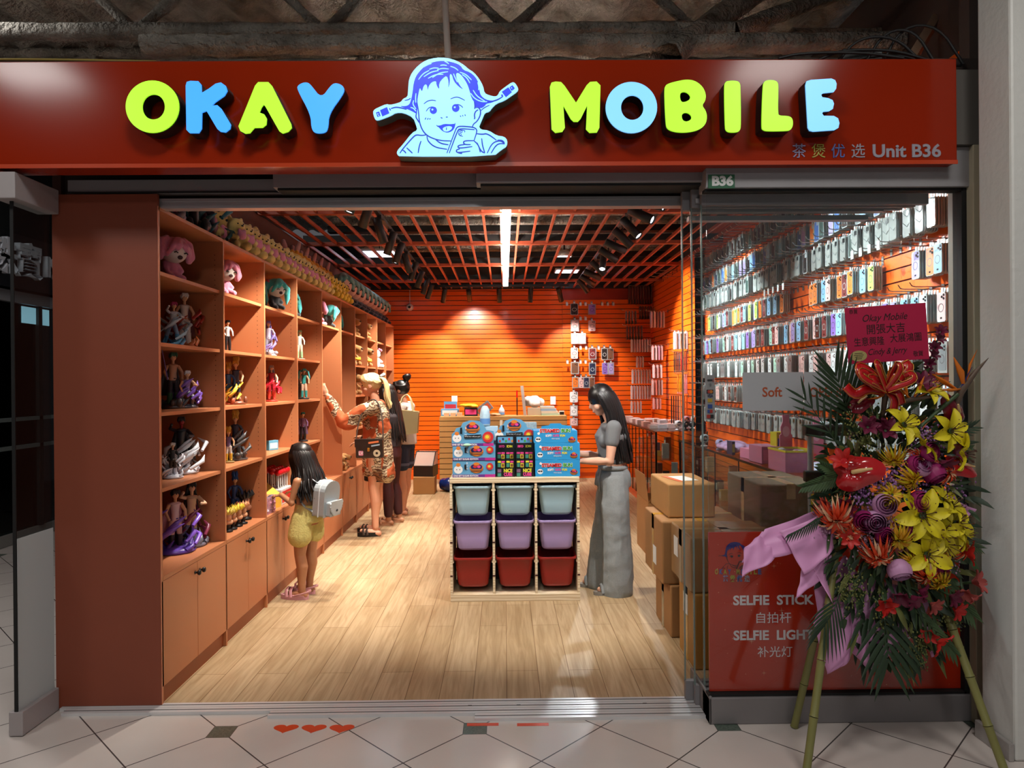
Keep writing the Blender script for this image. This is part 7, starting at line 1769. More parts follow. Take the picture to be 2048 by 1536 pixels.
bg.location = (-1.43, 7.54, .885); bg.rotation_euler = (rad(4), 0, rad(-4))
LEO = mat('slide_leopard', '#3a2c22', .6, var=.8, scale=45)
for (h, k, a, toe) in L: slide_shoe('slide', t, a, toe, BLACK, LEO, .024)
place(t, -1.42, 7.885, 179)

# ---------------------------------------------------------------- dark-haired woman behind her
t = thing('person', 'woman in burgundy leggings with long dark hair, mostly hidden behind the blonde woman', 'person')
s = 1.0; hc = (.05, 0, 1.545)
hs, T = head_shapes(hc, s, rad(10))
L = [((0, .085, .86), (.01, .09, .47), (-.01, .095, .075), (.14, .105, .035)), ((0, -.085, .86), (.01, -.09, .47), (-.06, -.10, .075), (.10, -.11, .035))]
sh = hs + legs_shapes(.98, L) + [('t', [(0, 0, .86), (0, 0, 1.05), (.01, 0, 1.26), (0, 0, 1.36)], [.115, .095, .105, .06], 1.3), ('t', [(0, 0, 1.36), (.03, 0, 1.48)], [.048, .045])]
A3 = [((0, .165, 1.33), (.06, .21, 1.06), (.26, .17, 1.05)), ((0, -.165, 1.33), (.08, -.21, 1.06), (.28, -.17, 1.10))]
for a, e, w in A3: sh.append(('t', [a, e, w], [.046, .037, .025]))
for (a, e, w), th in zip(A3, (-1, 1)): hand(sh, w, (1, 0, 0), .95, .5, th)
blob('body', sh, SK4, .0065, 3, t); face_parts(t, T, s, hairmat('dark', '#17110f'))
sh = [('t', [(0, 0, .80), (0, 0, .94), (0, 0, 1.0)], [.12, .118, .105], 1.3)]
for (h, k, a, toe) in L: sh.append(('t', [h, Vector(h).lerp(Vector(k), .5), k, Vector(k).lerp(Vector(a), .32) + Vector((-.012, 0, 0)), Vector(k).lerp(Vector(a), .85)], [.10, .088, .071, .072, .052]))
blob('leggings', sh, mat('leggings_burgundy', '#3c1218', .7), .008, 3, t)
blob('top', [('t', [(0, 0, .92), (0, 0, 1.10), (.01, 0, 1.28), (0, 0, 1.37)], [.125, .115, .125, .07], 1.28)] + [('t', [a, Vector(a).lerp(Vector(e), .6)], [.065, .058]) for a, e, w in A3], mat('top_dark', '#2a2024', .8), .009, 3, t)
long_hair(t, T, s, hairmat('dark', '#17110f'), 1.02, 55, 305, 50, 5, .09, .05)
for (h, k, a, toe) in L: slide_shoe('sandal', t, a, toe, mat('sandal_tan', '#b98a6a', .5), mat('sandal_tan', '#b98a6a', .5))
place(t, -1.36, 8.47, 165)

# ---------------------------------------------------------------- woman with the beige tote
t = thing('person', 'woman with black hair in a bun, white shirt and denim shorts, facing the cabinets', 'person')
s = 1.02; hc = (.05, 0, 1.585)
hs, T = head_shapes(hc, s, rad(6))
L = [((0, .085, .88), (.015, .09, .48), (0, .10, .075), (.15, .11, .035)), ((0, -.085, .88), (.01, -.09, .48), (.06, -.10, .075), (.21, -.11, .035))]
sh = hs + legs_shapes(1.05, L) + [('t', [(0, 0, .88), (0, 0, 1.08), (.01, 0, 1.29), (0, 0, 1.40)], [.12, .1, .11, .06], 1.3), ('t', [(0, 0, 1.40), (.03, 0, 1.52)], [.05, .047])]
A4 = [((0, .17, 1.36), (.03, .22, 1.09), (.22, .20, 1.02)), ((0, -.17, 1.36), (.08, -.21, 1.08), (.28, -.15, 1.08))]
for a, e, w in A4: sh.append(('t', [a, e, w], [.048, .038, .026]))
for (a, e, w), th in zip(A4, (-1, 1)): hand(sh, w, (1, 0, -.2), .97, .5, th)
blob('body', sh, SK2, .0065, 3, t); face_parts(t, T, s, hairmat('jet', '#0f0c0c'))
sh = [('t', [(0, 0, .84), (0, 0, .94), (0, 0, 1.0)], [.125, .122, .108], 1.3)] + [('t', [(0, k * .085, .86), (.008, k * .092, .72), (.01, k * .094, .64)], [.10, .098, .096]) for k in (-1, 1)]
blob('denim_shorts', sh, mat('denim', '#232c42', .85, var=.15, scale=60), .009, 2, t)
b = MB()
for k in (-1, 1): b.tube([(.01, k * .094, .632), (.01, k * .094, .665)], [.101, .101], 20)
b.build('turned_cuffs', mat('denim_pale', '#56617a', .85), t)
blob('shirt', [('t', [(0, 0, .90), (0, 0, 1.08), (.01, 0, 1.30), (0, 0, 1.41)], [.15, .14, .14, .075], 1.28), ('e', (0, 0, 1.37), (.10, .21, .06))] + [('t', [a, Vector(a).lerp(Vector(e), .75)], [.082, .076]) for a, e, w in A4], mat('shirt_white', '#d9cfc6', .85, var=.04), .010, 4, t)
P = []; rnd = random.Random(12)
for i in range(56):
    a = rad(25 + 310 * i / 56); ca, sa = math.cos(a), math.sin(a)
    P.append([T(.05 + .02 * ca, .03 * sa, .105), T(-.008 + .106 * ca, .09 * sa, .04), T(-.06 + .05 * ca, .07 * sa, .05), T(-.10, .02 * sa, .10)])
for i in range(20):
    a = 2 * PI * i / 20; P.append([T(-.09, 0, .10), T(-.10 + .055 * math.cos(a), .055 * math.sin(a), .15 + .02 * rnd.random()), T(-.11 + .03 * math.cos(a + 1), .03 * math.sin(a + 1), .185)])
for sy in (-1, 1): P.append([T(.05, sy * .075, .06), T(.045, sy * .088, -.04), T(.04, sy * .085, -.14)])
strands('hair', t, hairmat('jet', '#0f0c0c'), P, .016, .5, (T(-.016, 0, .028), (.107 * s, .09 * s, .102 * s)))
for (h, k, a, toe) in L: slide_shoe('sandal', t, a, toe, mat('sandal_tan', '#b98a6a', .5), mat('sandal_studded', '#8a6a54', .5, var=.6, scale=60), .005)
place(t, -1.28, 9.10, 168)
tb = thing('tote_bag', 'beige leather tote bag on the shoulder of the woman in the white shirt', 'handbag', (-1.23, 8.84, 1.02), rad(-4))
TB = mat('tote_beige', '#ad9a70', .55, var=.05)
MB().prism([(-.10, 0), (.15, .03), (.17, .30), (-.13, .33)], -.045, .045, 'y').build('body', TB, tb, bevel=.015)
b = MB()
for y in (-.04, .04): b.tube(chaikin3([(-.08, y, .30), (-.06, y * .6 + .05, .46), (.0, .06, .52), (.06, y * .6 + .05, .46), (.10, y, .29)]), .009, 6)
b.build('handles', TB, tb)

# ---------------------------------------------------------------- woman in grey at the storage unit
t = thing('person', 'woman in a grey crop top and wide grey trousers looking down at the storage unit', 'person')
s = 1.0; hc = (.075, 0, 1.525)
hs, T = head_shapes(hc, s, rad(24))
L = [((-.02, .085, .88), (-.02, .10, .48), (-.03, .10, .07), (.11, .115, .04)), ((-.02, -.085, .88), (.02, -.10, .48), (.08, -.10, .07), (.20, -.115, .04))]
sh = hs + legs_shapes(.96, L) + [('t', [(-.02, 0, .88), (-.015, 0, 1.04), (-.005, 0, 1.24), (-.01, 0, 1.345)], [.105, .086, .10, .055], 1.28), ('t', [(-.01, 0, 1.34), (.04, 0, 1.455)], [.044, .042])]
A5 = [((-.005, .155, 1.31), (.035, .195, 1.055), (.245, .175, 1.055)), ((-.005, -.155, 1.31), (.06, -.19, 1.06), (.275, -.13, 1.085))]
for a, e, w in A5: sh.append(('t', [a, Vector(a).lerp(Vector(e), .5), e, Vector(e).lerp(Vector(w), .4), w], [.048, .042, .036, .034, .023]))
for (a, e, w), th in zip(A5, (-1, 1)): hand(sh, w, (1, -.1, -.12), .95, .45, th)
blob('body', sh, SK3, .0055, 3, t); face_parts(t, T, s, hairmat('raven', '#0e0b0c'))
GT = mat('jersey_grey', '#6f7275', .85, var=.08, scale=60)
blob('crop_top', [('t', [(-.018, 0, 1.02), (-.012, 0, 1.12), (-.003, 0, 1.24), (-.01, 0, 1.335)], [.098, .095, .112, .066], 1.26), ('e', (-.008, 0, 1.305), (.085, .185, .05)), ('e', (.05, .06, 1.20), (.055, .06, .055)), ('e', (.05, -.06, 1.20), (.055, .06, .055))] + [('t', [a, Vector(a).lerp(Vector(e), .42)], [.062, .056]) for a, e, w in A5], GT, .008, 3, t)
so = t.children[-1]; d = so.modifiers.new('ruching', 'DISPLACE'); tx = bpy.data.textures.new('ruching', 'CLOUDS'); tx.noise_scale = .05; d.texture = tx; d.strength = .012
GP = mat('fleece_grey', '#868b8d', .95, var=.12, scale=70, bump=.25, bscale=160)
sh = [('t', [(-.02, 0, .84), (-.02, 0, .94), (-.02, 0, .995)], [.125, .118, .100], 1.3)]
sh += [('t', [(-.02, .08, .88), (-.025, .10, .66), (-.03, .105, .40), (-.03, .105, .16), (-.03, .105, .045)], [.110, .112, .116, .126, .130]), ('t', [(-.02, -.08, .88), (0, -.10, .66), (.03, -.10, .40), (.06, -.10, .16), (.07, -.10, .05)], [.110, .112, .114, .122, .126])]
so = blob('trousers', sh, GP, .010, 3, t); d = so.modifiers.new('folds', 'DISPLACE'); tx = bpy.data.textures.new('folds2', 'CLOUDS'); tx.noise_scale = .16; d.texture = tx; d.strength = .03; d.mid_level = .5
MB().tube([(-.02 + .102 * math.cos(q), .132 * math.sin(q), .988) for q in [2 * PI * i / 28 for i in range(29)]], .019, 8).build('waistband', GP, t)
b = MB()
for k in (.02, .05): b.tube([(.085, k, .985), (.10, k + .01, .90), (.095, k + .005, .80)], .004, 6)
b.build('drawstring', mat('cord_grey', '#a0a4a6', .8), t)
long_hair(t, T, s, hairmat('raven', '#0e0b0c'), 1.07, 75, 300, 64, 9, .06, .065, .006)
for (h, k, a, toe) in L: slide_shoe('slipper', t, (a[0], a[1], 0), toe, mat('slipper_grey', '#8a8580', .8), GP, .004)
place(t, .845, 5.68, 180)
# ================================================================ CONGRATULATION FLOWER STAND
BAM = mat('bamboo_green', '#7c7a45', .45, var=.18, scale=6); LEAF = mat('leaf_dark', '#22351f', .5, var=.25, scale=15); LEAF2 = mat('leaf_mid', '#3c5230', .5, var=.25, scale=15); LEAF3 = mat('leaf_olive', '#6a6f38', .6, var=.3, scale=20)
LILY = mat('petal_yellow', '#d8c81e', .5, var=.10, scale=20); LILY2 = mat('petal_gold', '#d19a1c', .5, var=.2, scale=30); STAM = mat('stamen_brown', '#4a2210', .6); REDA = mat('anthurium_red', '#b01c22', .18, coat=.5); DRED = mat('anthurium_dark', '#6e1220', .2, coat=.4); SPAD = mat('spadix', '#d6b27a', .5)
ORC = mat('petal_orange', '#d8441a', .55, var=.25, scale=40); CRW = mat('petal_cream', '#e3b48c', .6); PNK = mat('petal_mauve', '#c08cb4', .5, var=.12, scale=30); MGT = mat('petal_magenta', '#8e1a5a', .5, var=.2, scale=30); WINE = mat('petal_wine', '#6a1838', .5, var=.2, scale=30); REDP = mat('petal_red', '#b8221c', .5, var=.2, scale=30); BOP = mat('petal_paradise', '#d8741a', .45); PURP = mat('petal_lilac', '#9a6aa4', .6, var=.3, scale=60); SALM = mat('petal_salmon', '#a84a44', .5, var=.2, scale=30)
PAPERP = mat('wrap_pink', '#dd9ccc', .45, var=.04)
def petal(b, M, L, W, rise, curl, mi=0, nl=6, nw=4, cup=.25, r0=0.0):
    def fn(u, v):
        x = (u - .5) * 2; w = W * (math.sin(PI * min(1, (v * .92 + .06))) ** .75)
        r = r0 + L * v; z = L * (rise * v - curl * v * v) + cup * W * x * x
        return M @ Vector((r, x * w, z))
    b.grid(fn, nw, nl, mi)
def lily_mesh(petm):
    b = MB()
    for k in range(6): petal(b, Matrix.Rotation(2 * PI * k / 6, 4, 'Z'), .092 if k % 2 else .088, .026 if k % 2 else .020, .95, .85, 0, cup=.5 if k % 2 else .35)
    for k in range(6):
        a = 2 * PI * k / 6 + .4; q = .026
        b.tube([(0, 0, .01), (q * .6 * math.cos(a), q * .6 * math.sin(a), .045), (q * math.cos(a), q * math.sin(a), .062)], .0014, 5, 1); b.ell((q * math.cos(a), q * math.sin(a), .064), (.003, .003, .006), 1, nu=6, nv=4)
    for k in range(18):
        a = 2 * PI * k / 18; r = .028 + .012 * (k % 3); b.ell((r * math.cos(a), r * math.sin(a), r * .62), .0016, 1, nu=5, nv=4)
    b.tube([(0, 0, -.09), (0, 0, 0), (0, 0, .02)], [.005, .009, .012], 8, 2)
    return b.mesh('lily', [petm, STAM, LEAF2])
def mum_mesh(m1, m2):
    b = MB(); rnd = random.Random(4)
    for ring, (n, L, rs, cl) in enumerate(((22, .066, .25, .95), (20, .060, .65, 1.0), (16, .048, 1.1, .9), (10, .032, 1.5, .7))):
        for k in range(n): petal(b, Matrix.Rotation(2 * PI * (k + rnd.random() * .5) / n, 4, 'Z'), L * rnd.uniform(.85, 1.1), .0055, rs, cl, 0 if (k + ring) % 3 else 1, 5, 2, .6)
    b.tube([(0, 0, -.08), (0, 0, .01)], .005, 6, 2)
    return b.mesh('chrysanthemum', [m1, m2, LEAF2])
def rose_mesh(m):
    b = MB()
    for ring, (n, r, h, op) in enumerate(((5, .034, .046, .9), (5, .026, .050, .5), (4, .018, .050, .25), (3, .010, .048, .1))):
        for k in range(n):
            a0 = 2 * PI * k / n + ring * .5; wd = 2 * PI / n * .72
            b.grid(lambda u, v: (lambda a, rr: Vector((rr * math.cos(a), rr * math.sin(a), h * v - .022)))(a0 + (u - .5) * 2 * wd, r * (.35 + .65 * math.sin(PI * min(1, .15 + .62 * v))) * (1 + .25 * op * max(0, v - .7))), 6, 5)
    b.tube([(0, 0, -.07), (0, 0, -.01)], [.004, .012], 6, 1)
    return b.mesh('peony', [m, LEAF2])
def anth_mesh(m):
    b = MB()
    def fn(u, v):
        a = 2 * PI * u; e_ = min(a, 2 * PI - a); g_ = PI - e_; hr = .055 * (1 - .42 * math.exp(-e_ * e_ * 5)) * (1 + .55 * math.exp(-g_ * g_ * 2.2)) * (1 - .12 * math.exp(-(g_ - 1.0) ** 2 * 4)); r = hr * v
        return Vector((-r * math.cos(a) * 1.0, r * math.sin(a) * .92, .012 * math.sin(3.1 * v) - .012 * v * v * (1 + math.cos(a)) + .003 * math.sin(6 * a) * v))
    b.grid(fn, 28, 6)
    b.tube([(0, 0, .006), (.016, 0, .022), (.045, 0, .034)], [.006, .006, .003], 8, 1); b.tube([(-.01, 0, -.10), (0, 0, .004)], .004, 6, 2)
    return b.mesh('anthurium', [m, SPAD, LEAF2])
def alstro_mesh(m):
    b = MB()
    for k in range(6): petal(b, Matrix.Rotation(2 * PI * k / 6, 4, 'Z'), .036, .0115, 1.7, .95, 0, 5, 3, .5, .003)
    b.tube([(0, 0, -.05), (0, 0, .004)], [.003, .005], 6, 1)
    return b.mesh('alstroemeria', [m, LEAF2])
def bop_mesh():
    b = MB()
    b.tube([(0, -.28, -.20), (0, -.10, -.06), (0, 0, 0), (0, .10, .018), (0, .17, .02)], [.007, .009, .016, .009, .001], 8, 1)
    for i, (y, z, dy, dz) in enumerate(((.0, .012, -.02, .13), (.03, .014, .05, .12), (.05, .014, .11, .075), (.01, .01, -.06, .08))):
        p = Vector((0, y, z)); q = p + Vector((.01 * (i - 1.5), dy, dz)); m_ = p.lerp(q, .5) + Vector((.012 * (1 if i % 2 else -1), 0, 0))
        b.tube([p, m_, q], [.006, .013, .0015], 6, 0, flat=.4)
    b.tube([(0, .02, .014), (.006, .10, .05)], [.004, .001], 5, 2)
    return b.mesh('bird_of_paradise', [BOP, mat('bract_purple', '#5c4a3c', .5, var=.3), mat('paradise_blue', '#2a2a6a', .4)])
FC = (1.735, 3.20)
fs = thing('flower_stand', 'tall congratulation flower stand on bamboo legs in front of the shop window', 'flower stand', (FC[0], FC[1], 0))
def F(px, py, dy=0.0):
    k = 1 - ((px - 1790) / 200) ** 2 - ((py - 1035) / 340) ** 2
    Y = 3.24 - .17 * math.sqrt(max(0.0, k)) + dy
    return atY(px, py, Y)
def L_(p): return Vector((p.x - FC[0], p.y - FC[1], p.z))
def leg(p0, p1, r):
    b = MB(); p0, p1 = Vector(p0), Vector(p1); n = 5
    for i in range(n):
        a, c = p0.lerp(p1, i / n), p0.lerp(p1, (i + .985) / n); b.tube([a, a.lerp(c, .04), a.lerp(c, .5), a.lerp(c, .96), c], [r * 1.12, r, r * .97, r, r * 1.14], 12)
    o = b.build('leg', BAM, fs)
A = lambda px, py, Y: L_(atY(px, py, Y))
def foot(px, py): d = _ray(px, py); return L_(Vector((0, 0, CH)) + d * (-CH / d.z))
leg((1.385 - FC[0], 3.405 - FC[1], 0), A(1690, 1010, 3.30), .0175)
leg((1.262 - FC[0], 2.985 - FC[1], 0), A(1685, 1000, 3.24), .0175)
leg((2.095 - FC[0], 2.955 - FC[1], 0), A(1840, 1080, 3.26), .018)
MB().tube([A(1690, 1010, 3.28), A(1760, 720, 3.27)], .016, 10).build('stake', BAM, fs)
# ---- wrapping paper
def sheet(corners, bulge, wav, seed, n=14):
    """paper sheet through four corners (px, py, depth), bowed and rippled, with real thickness"""
    c = [A(*q) for q in corners]
    def fn(u, v):
        p = c[0].lerp(c[1], u).lerp(c[3].lerp(c[2], u), v)
        p.y += -bulge * math.sin(PI * u) * (.4 + .6 * v) + wav * math.sin(7 * u + seed) * v + .012 * noise.noise(Vector((u * 3 + seed, v * 3, 0)))
        p.z += .02 * noise.noise(Vector((u * 2, v * 2, seed))); return p
    o = MB().grid(fn, n, n).build('wrapping_paper', PAPERP, fs)
    s_ = o.modifiers.new('thick', 'SOLIDIFY'); s_.thickness = .0012
sheet([(1680, 1000, 3.28), (1530, 1058, 3.14), (1486, 1128, 3.08), (1665, 1075, 3.24)], .03, .02, 1)
sheet([(1525, 1062, 3.14), (1489, 1095, 3.10), (1485, 1155, 3.07), (1560, 1108, 3.12)], .02, .01, 2)
sheet([(1680, 1010, 3.22), (1560, 1062, 3.12), (1607, 1148, 3.06), (1672, 1085, 3.18)], .04, .015, 3)
sheet([(1668, 1080, 3.20), (1605, 1135, 3.12), (1590, 1196, 3.09), (1650, 1140, 3.16)], .035, .01, 4)
sheet([(1672, 1090, 3.19), (1622, 1130, 3.12), (1664, 1205, 3.10), (1672, 1150, 3.16)], -.03, .01, 5)
sheet([(1690, 1110, 3.25), (1628, 1170, 3.19), (1640, 1290, 3.16), (1745, 1200, 3.23)], .02, .015, 11)
sheet([(1700, 1180, 3.25), (1640, 1285, 3.17), (1658, 1348, 3.14), (1760, 1240, 3.22)], .01, .015, 12)
sheet([(1672, 1130, 3.24), (1626, 1245, 3.17), (1657, 1350, 3.13), (1745, 1220, 3.22)], .02, .02, 6)
sheet([(1745, 1170, 3.24), (1640, 1300, 3.18), (1708, 1304, 3.16), (1800, 1230, 3.22)], .02, .02, 7)
sheet([(1790, 1170, 3.26), (1690, 1290, 3.20), (1745, 1346, 3.18), (1830, 1240, 3.25)], .02, .02, 8)
sheet([(1860, 1020, 3.28), (1905, 1000, 3.26), (1953, 1019, 3.24), (1912, 1046, 3.25)], .01, .005, 9)
sheet([(1830, 1220, 3.28), (1882, 1240, 3.25), (1890, 1290, 3.22), (1862, 1314, 3.22)], .01, .01, 10)
sheet([(1640, 1140, 3.22), (1722, 1150, 3.22), (1708, 1303, 3.18), (1656, 1350, 3.15)], .012, .02, 13)
sheet([(1700, 1150, 3.215), (1802, 1170, 3.22), (1747, 1346, 3.17), (1707, 1300, 3.175)], .012, .02, 14)
sheet([(1790, 1170, 3.22), (1862, 1200, 3.23), (1835, 1262, 3.20), (1748, 1300, 3.18)], .012, .015, 15)
# ---- foliage
def blade(b, p, d, L, W, mi=0, droop=.25, n=4):
    d = Vector(d).normalized(); sd = d.cross(Vector((0, -1, .3))).normalized(); 
    vs = []; p = Vector(p)
    for i in range(n + 1):
        t = i / n; q = p + d * L * t - Vector((0, 0, 1)) * L * droop * t * t; w = W * math.sin(PI * (.12 + .88 * t) * .999) ** .8 if t < 1 else 0.0
        vs += [q - sd * w, q + Vector((0, -.15 * W, 0)), q + sd * w]
    fs_ = []
    for i in range(n):
        a = i * 3; fs_ += [(a, a + 1, a + 4, a + 3), (a + 1, a + 2, a + 5, a + 4)]
    b.add(vs, fs_, mi, True)
random.seed(31)
b = MB()
for i in range(900):
    a = random.uniform(0, 2 * PI); r = math.sqrt(random.random())
    px, py = 1788 + 150 * r * math.cos(a), 1035 + 300 * r * math.sin(a)
    if py > 1180 and px < 1690: continue
    p = L_(F(px, py, random.uniform(.02, .10)))
    d = (math.cos(a) * .8 + random.uniform(-.5, .5), random.uniform(-.7, .1), -math.sin(a) * .8 + random.uniform(-.5, .5))
    blade(b, p, d, random.uniform(.04, .11), random.uniform(.006, .016), random.choice((0, 0, 0, 1, 1, 2)), random.uniform(.0, .5))
tag(b.build('foliage', [LEAF, LEAF2, LEAF3], fs), kind='stuff')
b = MB()
for (cx, cy, rx, ry, n, mi, sz) in ((1735, 875, 32, 55, 170, 1, .004), (1705, 830, 22, 40, 60, 1, .004), (1790, 965, 60, 32, 260, 0, .0055), (1722, 992, 22, 30, 90, 0, .005), (1850, 880, 36, 30, 130, 0, .005), (1735, 1085, 34, 34, 150, 2, .004), (1895, 990, 40, 30, 130, 0, .004), (1780, 1050, 26, 22, 90, 2, .004), (1890, 1130, 26, 18, 80, 2, .004), (1705, 1180, 34, 45, 160, 1, .004), (1765, 1225, 18, 35, 80, 1, .004), (1840, 1295, 22, 40, 90, 1, .004), (1905, 1245, 20, 40, 90, 1, .004), (1830, 930, 26, 22, 80, 0, .005), (1650, 1060, 14, 22, 40, 2, .004)):
    for i in range(n):
        g = (random.gauss(0, .5), random.gauss(0, .5)); p = L_(F(cx + rx * g[0], cy + ry * g[1], random.uniform(-.03, .03)))
        b.ell(p, (sz, sz, sz * random.uniform(.8, 1.5)), mi, nu=6, nv=4)
tag(b.build('filler_blossom', [PURP, LEAF3, mat('petal_pale_mauve', '#b08aa4', .6)], fs), kind='stuff')
def frond(base, tip, n, L, W, m, side=1.0, name='palm_frond', droop=.15, spread=.9):
    p0, p1 = A(*base), A(*tip); b = MB(); d = (p1 - p0); dn = d.normalized(); sd = dn.cross(Vector((0, -1, 0))).normalized()
    mid = p0.lerp(p1, .5) + Vector((0, -.02, .0)); b.tube([p0, mid, p1], [.004, .003, .001], 6)
    for i in range(n):
        t = .25 + .75 * i / (n - 1); q = p0.lerp(p1, t) + Vector((0, -.02 * math.sin(PI * t), 0))
        for k in (-1, 1): blade(b, q, dn * (1.1 - .2 * t) + sd * k * spread * (1.15 - .75 * t), L * (1.05 - .45 * abs(t - .45)), W, 0, droop, 5)
    return b.build(name, m, fs)
frond((1712, 880, 3.19), (1672, 752, 3.13), 9, .21, .0085, LEAF, droop=.0)
frond((1700, 930, 3.18), (1612, 800, 3.13), 7, .15, .006, LEAF, droop=.05)
frond((1762, 1205, 3.14), (1776, 1318, 3.08), 6, .20, .0105, LEAF, droop=.22, spread=1.25)
frond((1680, 1180, 3.14), (1650, 1250, 3.09), 7, .16, .005, LEAF, droop=.3)
frond((1700, 945, 3.15), (1612, 972, 3.10), 13, .06, .006, LEAF2, droop=.1, name='fern_frond')
frond((1690, 960, 3.15), (1645, 930, 3.11), 10, .05, .006, LEAF2, droop=.1, name='fern_frond')
frond((1860, 1140, 3.16), (1940, 1225, 3.12), 9, .08, .007, LEAF2, droop=.3)
frond((1860, 880, 3.16), (1940, 855, 3.12), 7, .07, .005, LEAF, droop=.0)
frond((1655, 1025, 3.10), (1582, 1068, 3.05), 12, .045, .0035, LEAF, droop=.5, spread=.6, name='fern_frond')
frond((1880, 1070, 3.18), (1955, 1095, 3.14), 10, .05, .003, LEAF2, droop=.1, name='fern_frond')
frond((1800, 1190, 3.14), (1905, 1300, 3.10), 10, .07, .008, LEAF2, droop=.4, name='fern_frond')
MESH = {'lily': lily_mesh(LILY), 'mum': mum_mesh(ORC, CRW), 'gold': mum_mesh(LILY2, LILY), 'rose': rose_mesh(PNK), 'mag': rose_mesh(MGT), 'anth': anth_mesh(REDA), 'anthd': anth_mesh(DRED), 'al_w': alstro_mesh(WINE), 'al_r': alstro_mesh(REDP), 'al_s': alstro_mesh(SALM), 'bop': bop_mesh()}
def bloom(kind, px, py, size, d=None, dy=0.0, roll=None, base={'lily': .15, 'mum': .12, 'gold': .115, 'rose': .07, 'mag': .066, 'anth': .125, 'anthd': .125, 'al_w': .07, 'al_r': .07, 'al_s': .07, 'bop': .3}):
    me = MESH[kind]; o = bpy.data.objects.new(me.name.split('.')[0], me); COL.objects.link(o); o.parent = fs
    p = L_(F(px, py, -.02 + dy)); o.location = p
    dv = Vector(d) if d else Vector(((px - 1790) * .0045, -1, -(py - 1000) * .002 + .1))
    R = frame_from(dv, (1, 0, 0)) @ Matrix.Rotation(random.uniform(0, 6.28) if roll is None else roll, 3, 'Z')
    o.rotation_euler = R.to_euler(); s_ = size * 3.1 / FPX / base[kind]; o.scale = (s_,) * 3
for a in (('lily', 1854, 785, 66, (.2, -.7, .7)), ('lily', 1802, 852, 72, (.3, -.8, .4)), ('lily', 1895, 862, 76, (.2, -1, .1)), ('lily', 1838, 890, 66, (.6, -.4, .5)), ('lily', 1912, 905, 74, (.9, -.5, -.2)), ('lily', 1812, 1000, 54, (.9, -.4, .3)),
          ('lily', 1842, 1030, 92, (-.2, -1, .1)), ('lily', 1872, 1060, 88, (.1, -1, .0)), ('lily', 1902, 1048, 84, (.5, -1, .3)), ('lily', 1885, 1085, 76, (.2, -1, -.3)), ('lily', 1850, 1108, 84, (-.1, -1, .1)), ('lily', 1900, 1015, 60, (.5, -.7, .5)), ('lily', 1918, 1072, 60, (.8, -.7, 0)), ('lily', 1880, 1000, 54, (.4, -.8, .4)),
          ('gold', 1787, 918, 50, (-.1, -.5, -.9)), ('gold', 1797, 1078, 62, (-.2, -.6, -.6)), ('gold', 1877, 1162, 56, (.2, -.6, -.8)), ('gold', 1782, 990, 56, (.1, -1, .3)), ('gold', 1862, 1085, 48, (0, -1, -.2)), ('gold', 1822, 958, 60, (.5, -.6, -.4)), ('gold', 1822, 1120, 40, None),
          ('anth', 1704, 945, 92, (-.3, -1, .25), -.02, .1), ('anthd', 1912, 832, 76, (.3, -1, .1), 0, 2.2), ('anth', 1917, 930, 62, (.3, -1, .6), 0, -.4), ('anthd', 1716, 808, 52, (-.2, -.6, .8), 0, .2),
          ('mum', 1672, 1038, 84, (-.2, -.7, -.75)), ('mum', 1756, 1112, 72, (0, -.6, -.9)), ('mum', 1852, 1148, 66, (.2, -.6, -.8)), ('mum', 1706, 1062, 46, (-.5, -1, 0)), ('mum', 1890, 1098, 44, (.4, -1, -.2)), ('mum', 1838, 912, 40, None), ('mum', 1896, 945, 46, None), ('mum', 1925, 1100, 46, None), ('mum', 1690, 1070, 40, None),
          ('rose', 1840, 935, 42, (.1, -.8, .5)), ('rose', 1768, 1010, 48, (-.2, -.9, .2)), ('rose', 1748, 1043, 46, None), ('rose', 1798, 1138, 48, (0, -.6, -.8)), ('mag', 1728, 1042, 42, None), ('mag', 1768, 1070, 36, None), ('mag', 1836, 1003, 42, None), ('mag', 1855, 905, 40, None), ('mag', 1866, 945, 44, (.2, -.5, -.6)), ('mag', 1830, 930, 38, None), ('mag', 1880, 1130, 34, None), ('mag', 1822, 1060, 30, None),
          ('al_w', 1800, 1185, 44, (-.3, -.7, -.6)), ('al_w', 1822, 1190, 44, (.3, -.7, -.6)), ('al_w', 1835, 1180, 36, (.7, -.6, -.2)), ('al_r', 1770, 1203, 40, (-.2, -.8, -.3)), ('al_r', 1765, 1213, 34, (.5, -.5, -.6)), ('al_r', 1868, 1275, 52, (.5, -.6, -.5)), ('al_r', 1860, 1262, 36, (-.5, -.6, -.4)), ('al_s', 1942, 1165, 46, (.6, -.7, .3)), ('al_s', 1925, 1178, 42, (-.3, -.7, -.6)), ('al_s', 1935, 1190, 36, (.5, -.6, -.6)), ('al_s', 1860, 1205, 36, (.3, -.7, -.3)), ('al_w', 1898, 1190, 38, None), ('al_r', 1905, 1215, 40, None), ('al_r', 1925, 1105, 44, (.8, -.5, 0)), ('al_w', 1735, 855, 40, None), ('al_w', 1770, 862, 44, None), ('al_w', 1840, 770, 44, (.1, -.8, .5)), ('al_w', 1700, 1010, 40, (-.7, -.6, -.2)), ('al_r', 1690, 925, 46, (-.6, -.6, .5)), ('al_r', 1700, 1075, 36, None), ('al_s', 1655, 1005, 30, (-.8, -.5, -.3)), ('al_w', 1880, 920, 46, (.2, -.6, -.5)), ('al_w', 1905, 905, 40, None), ('al_w', 1755, 838, 40, (-.3, -.6, -.6))): bloom(*a)
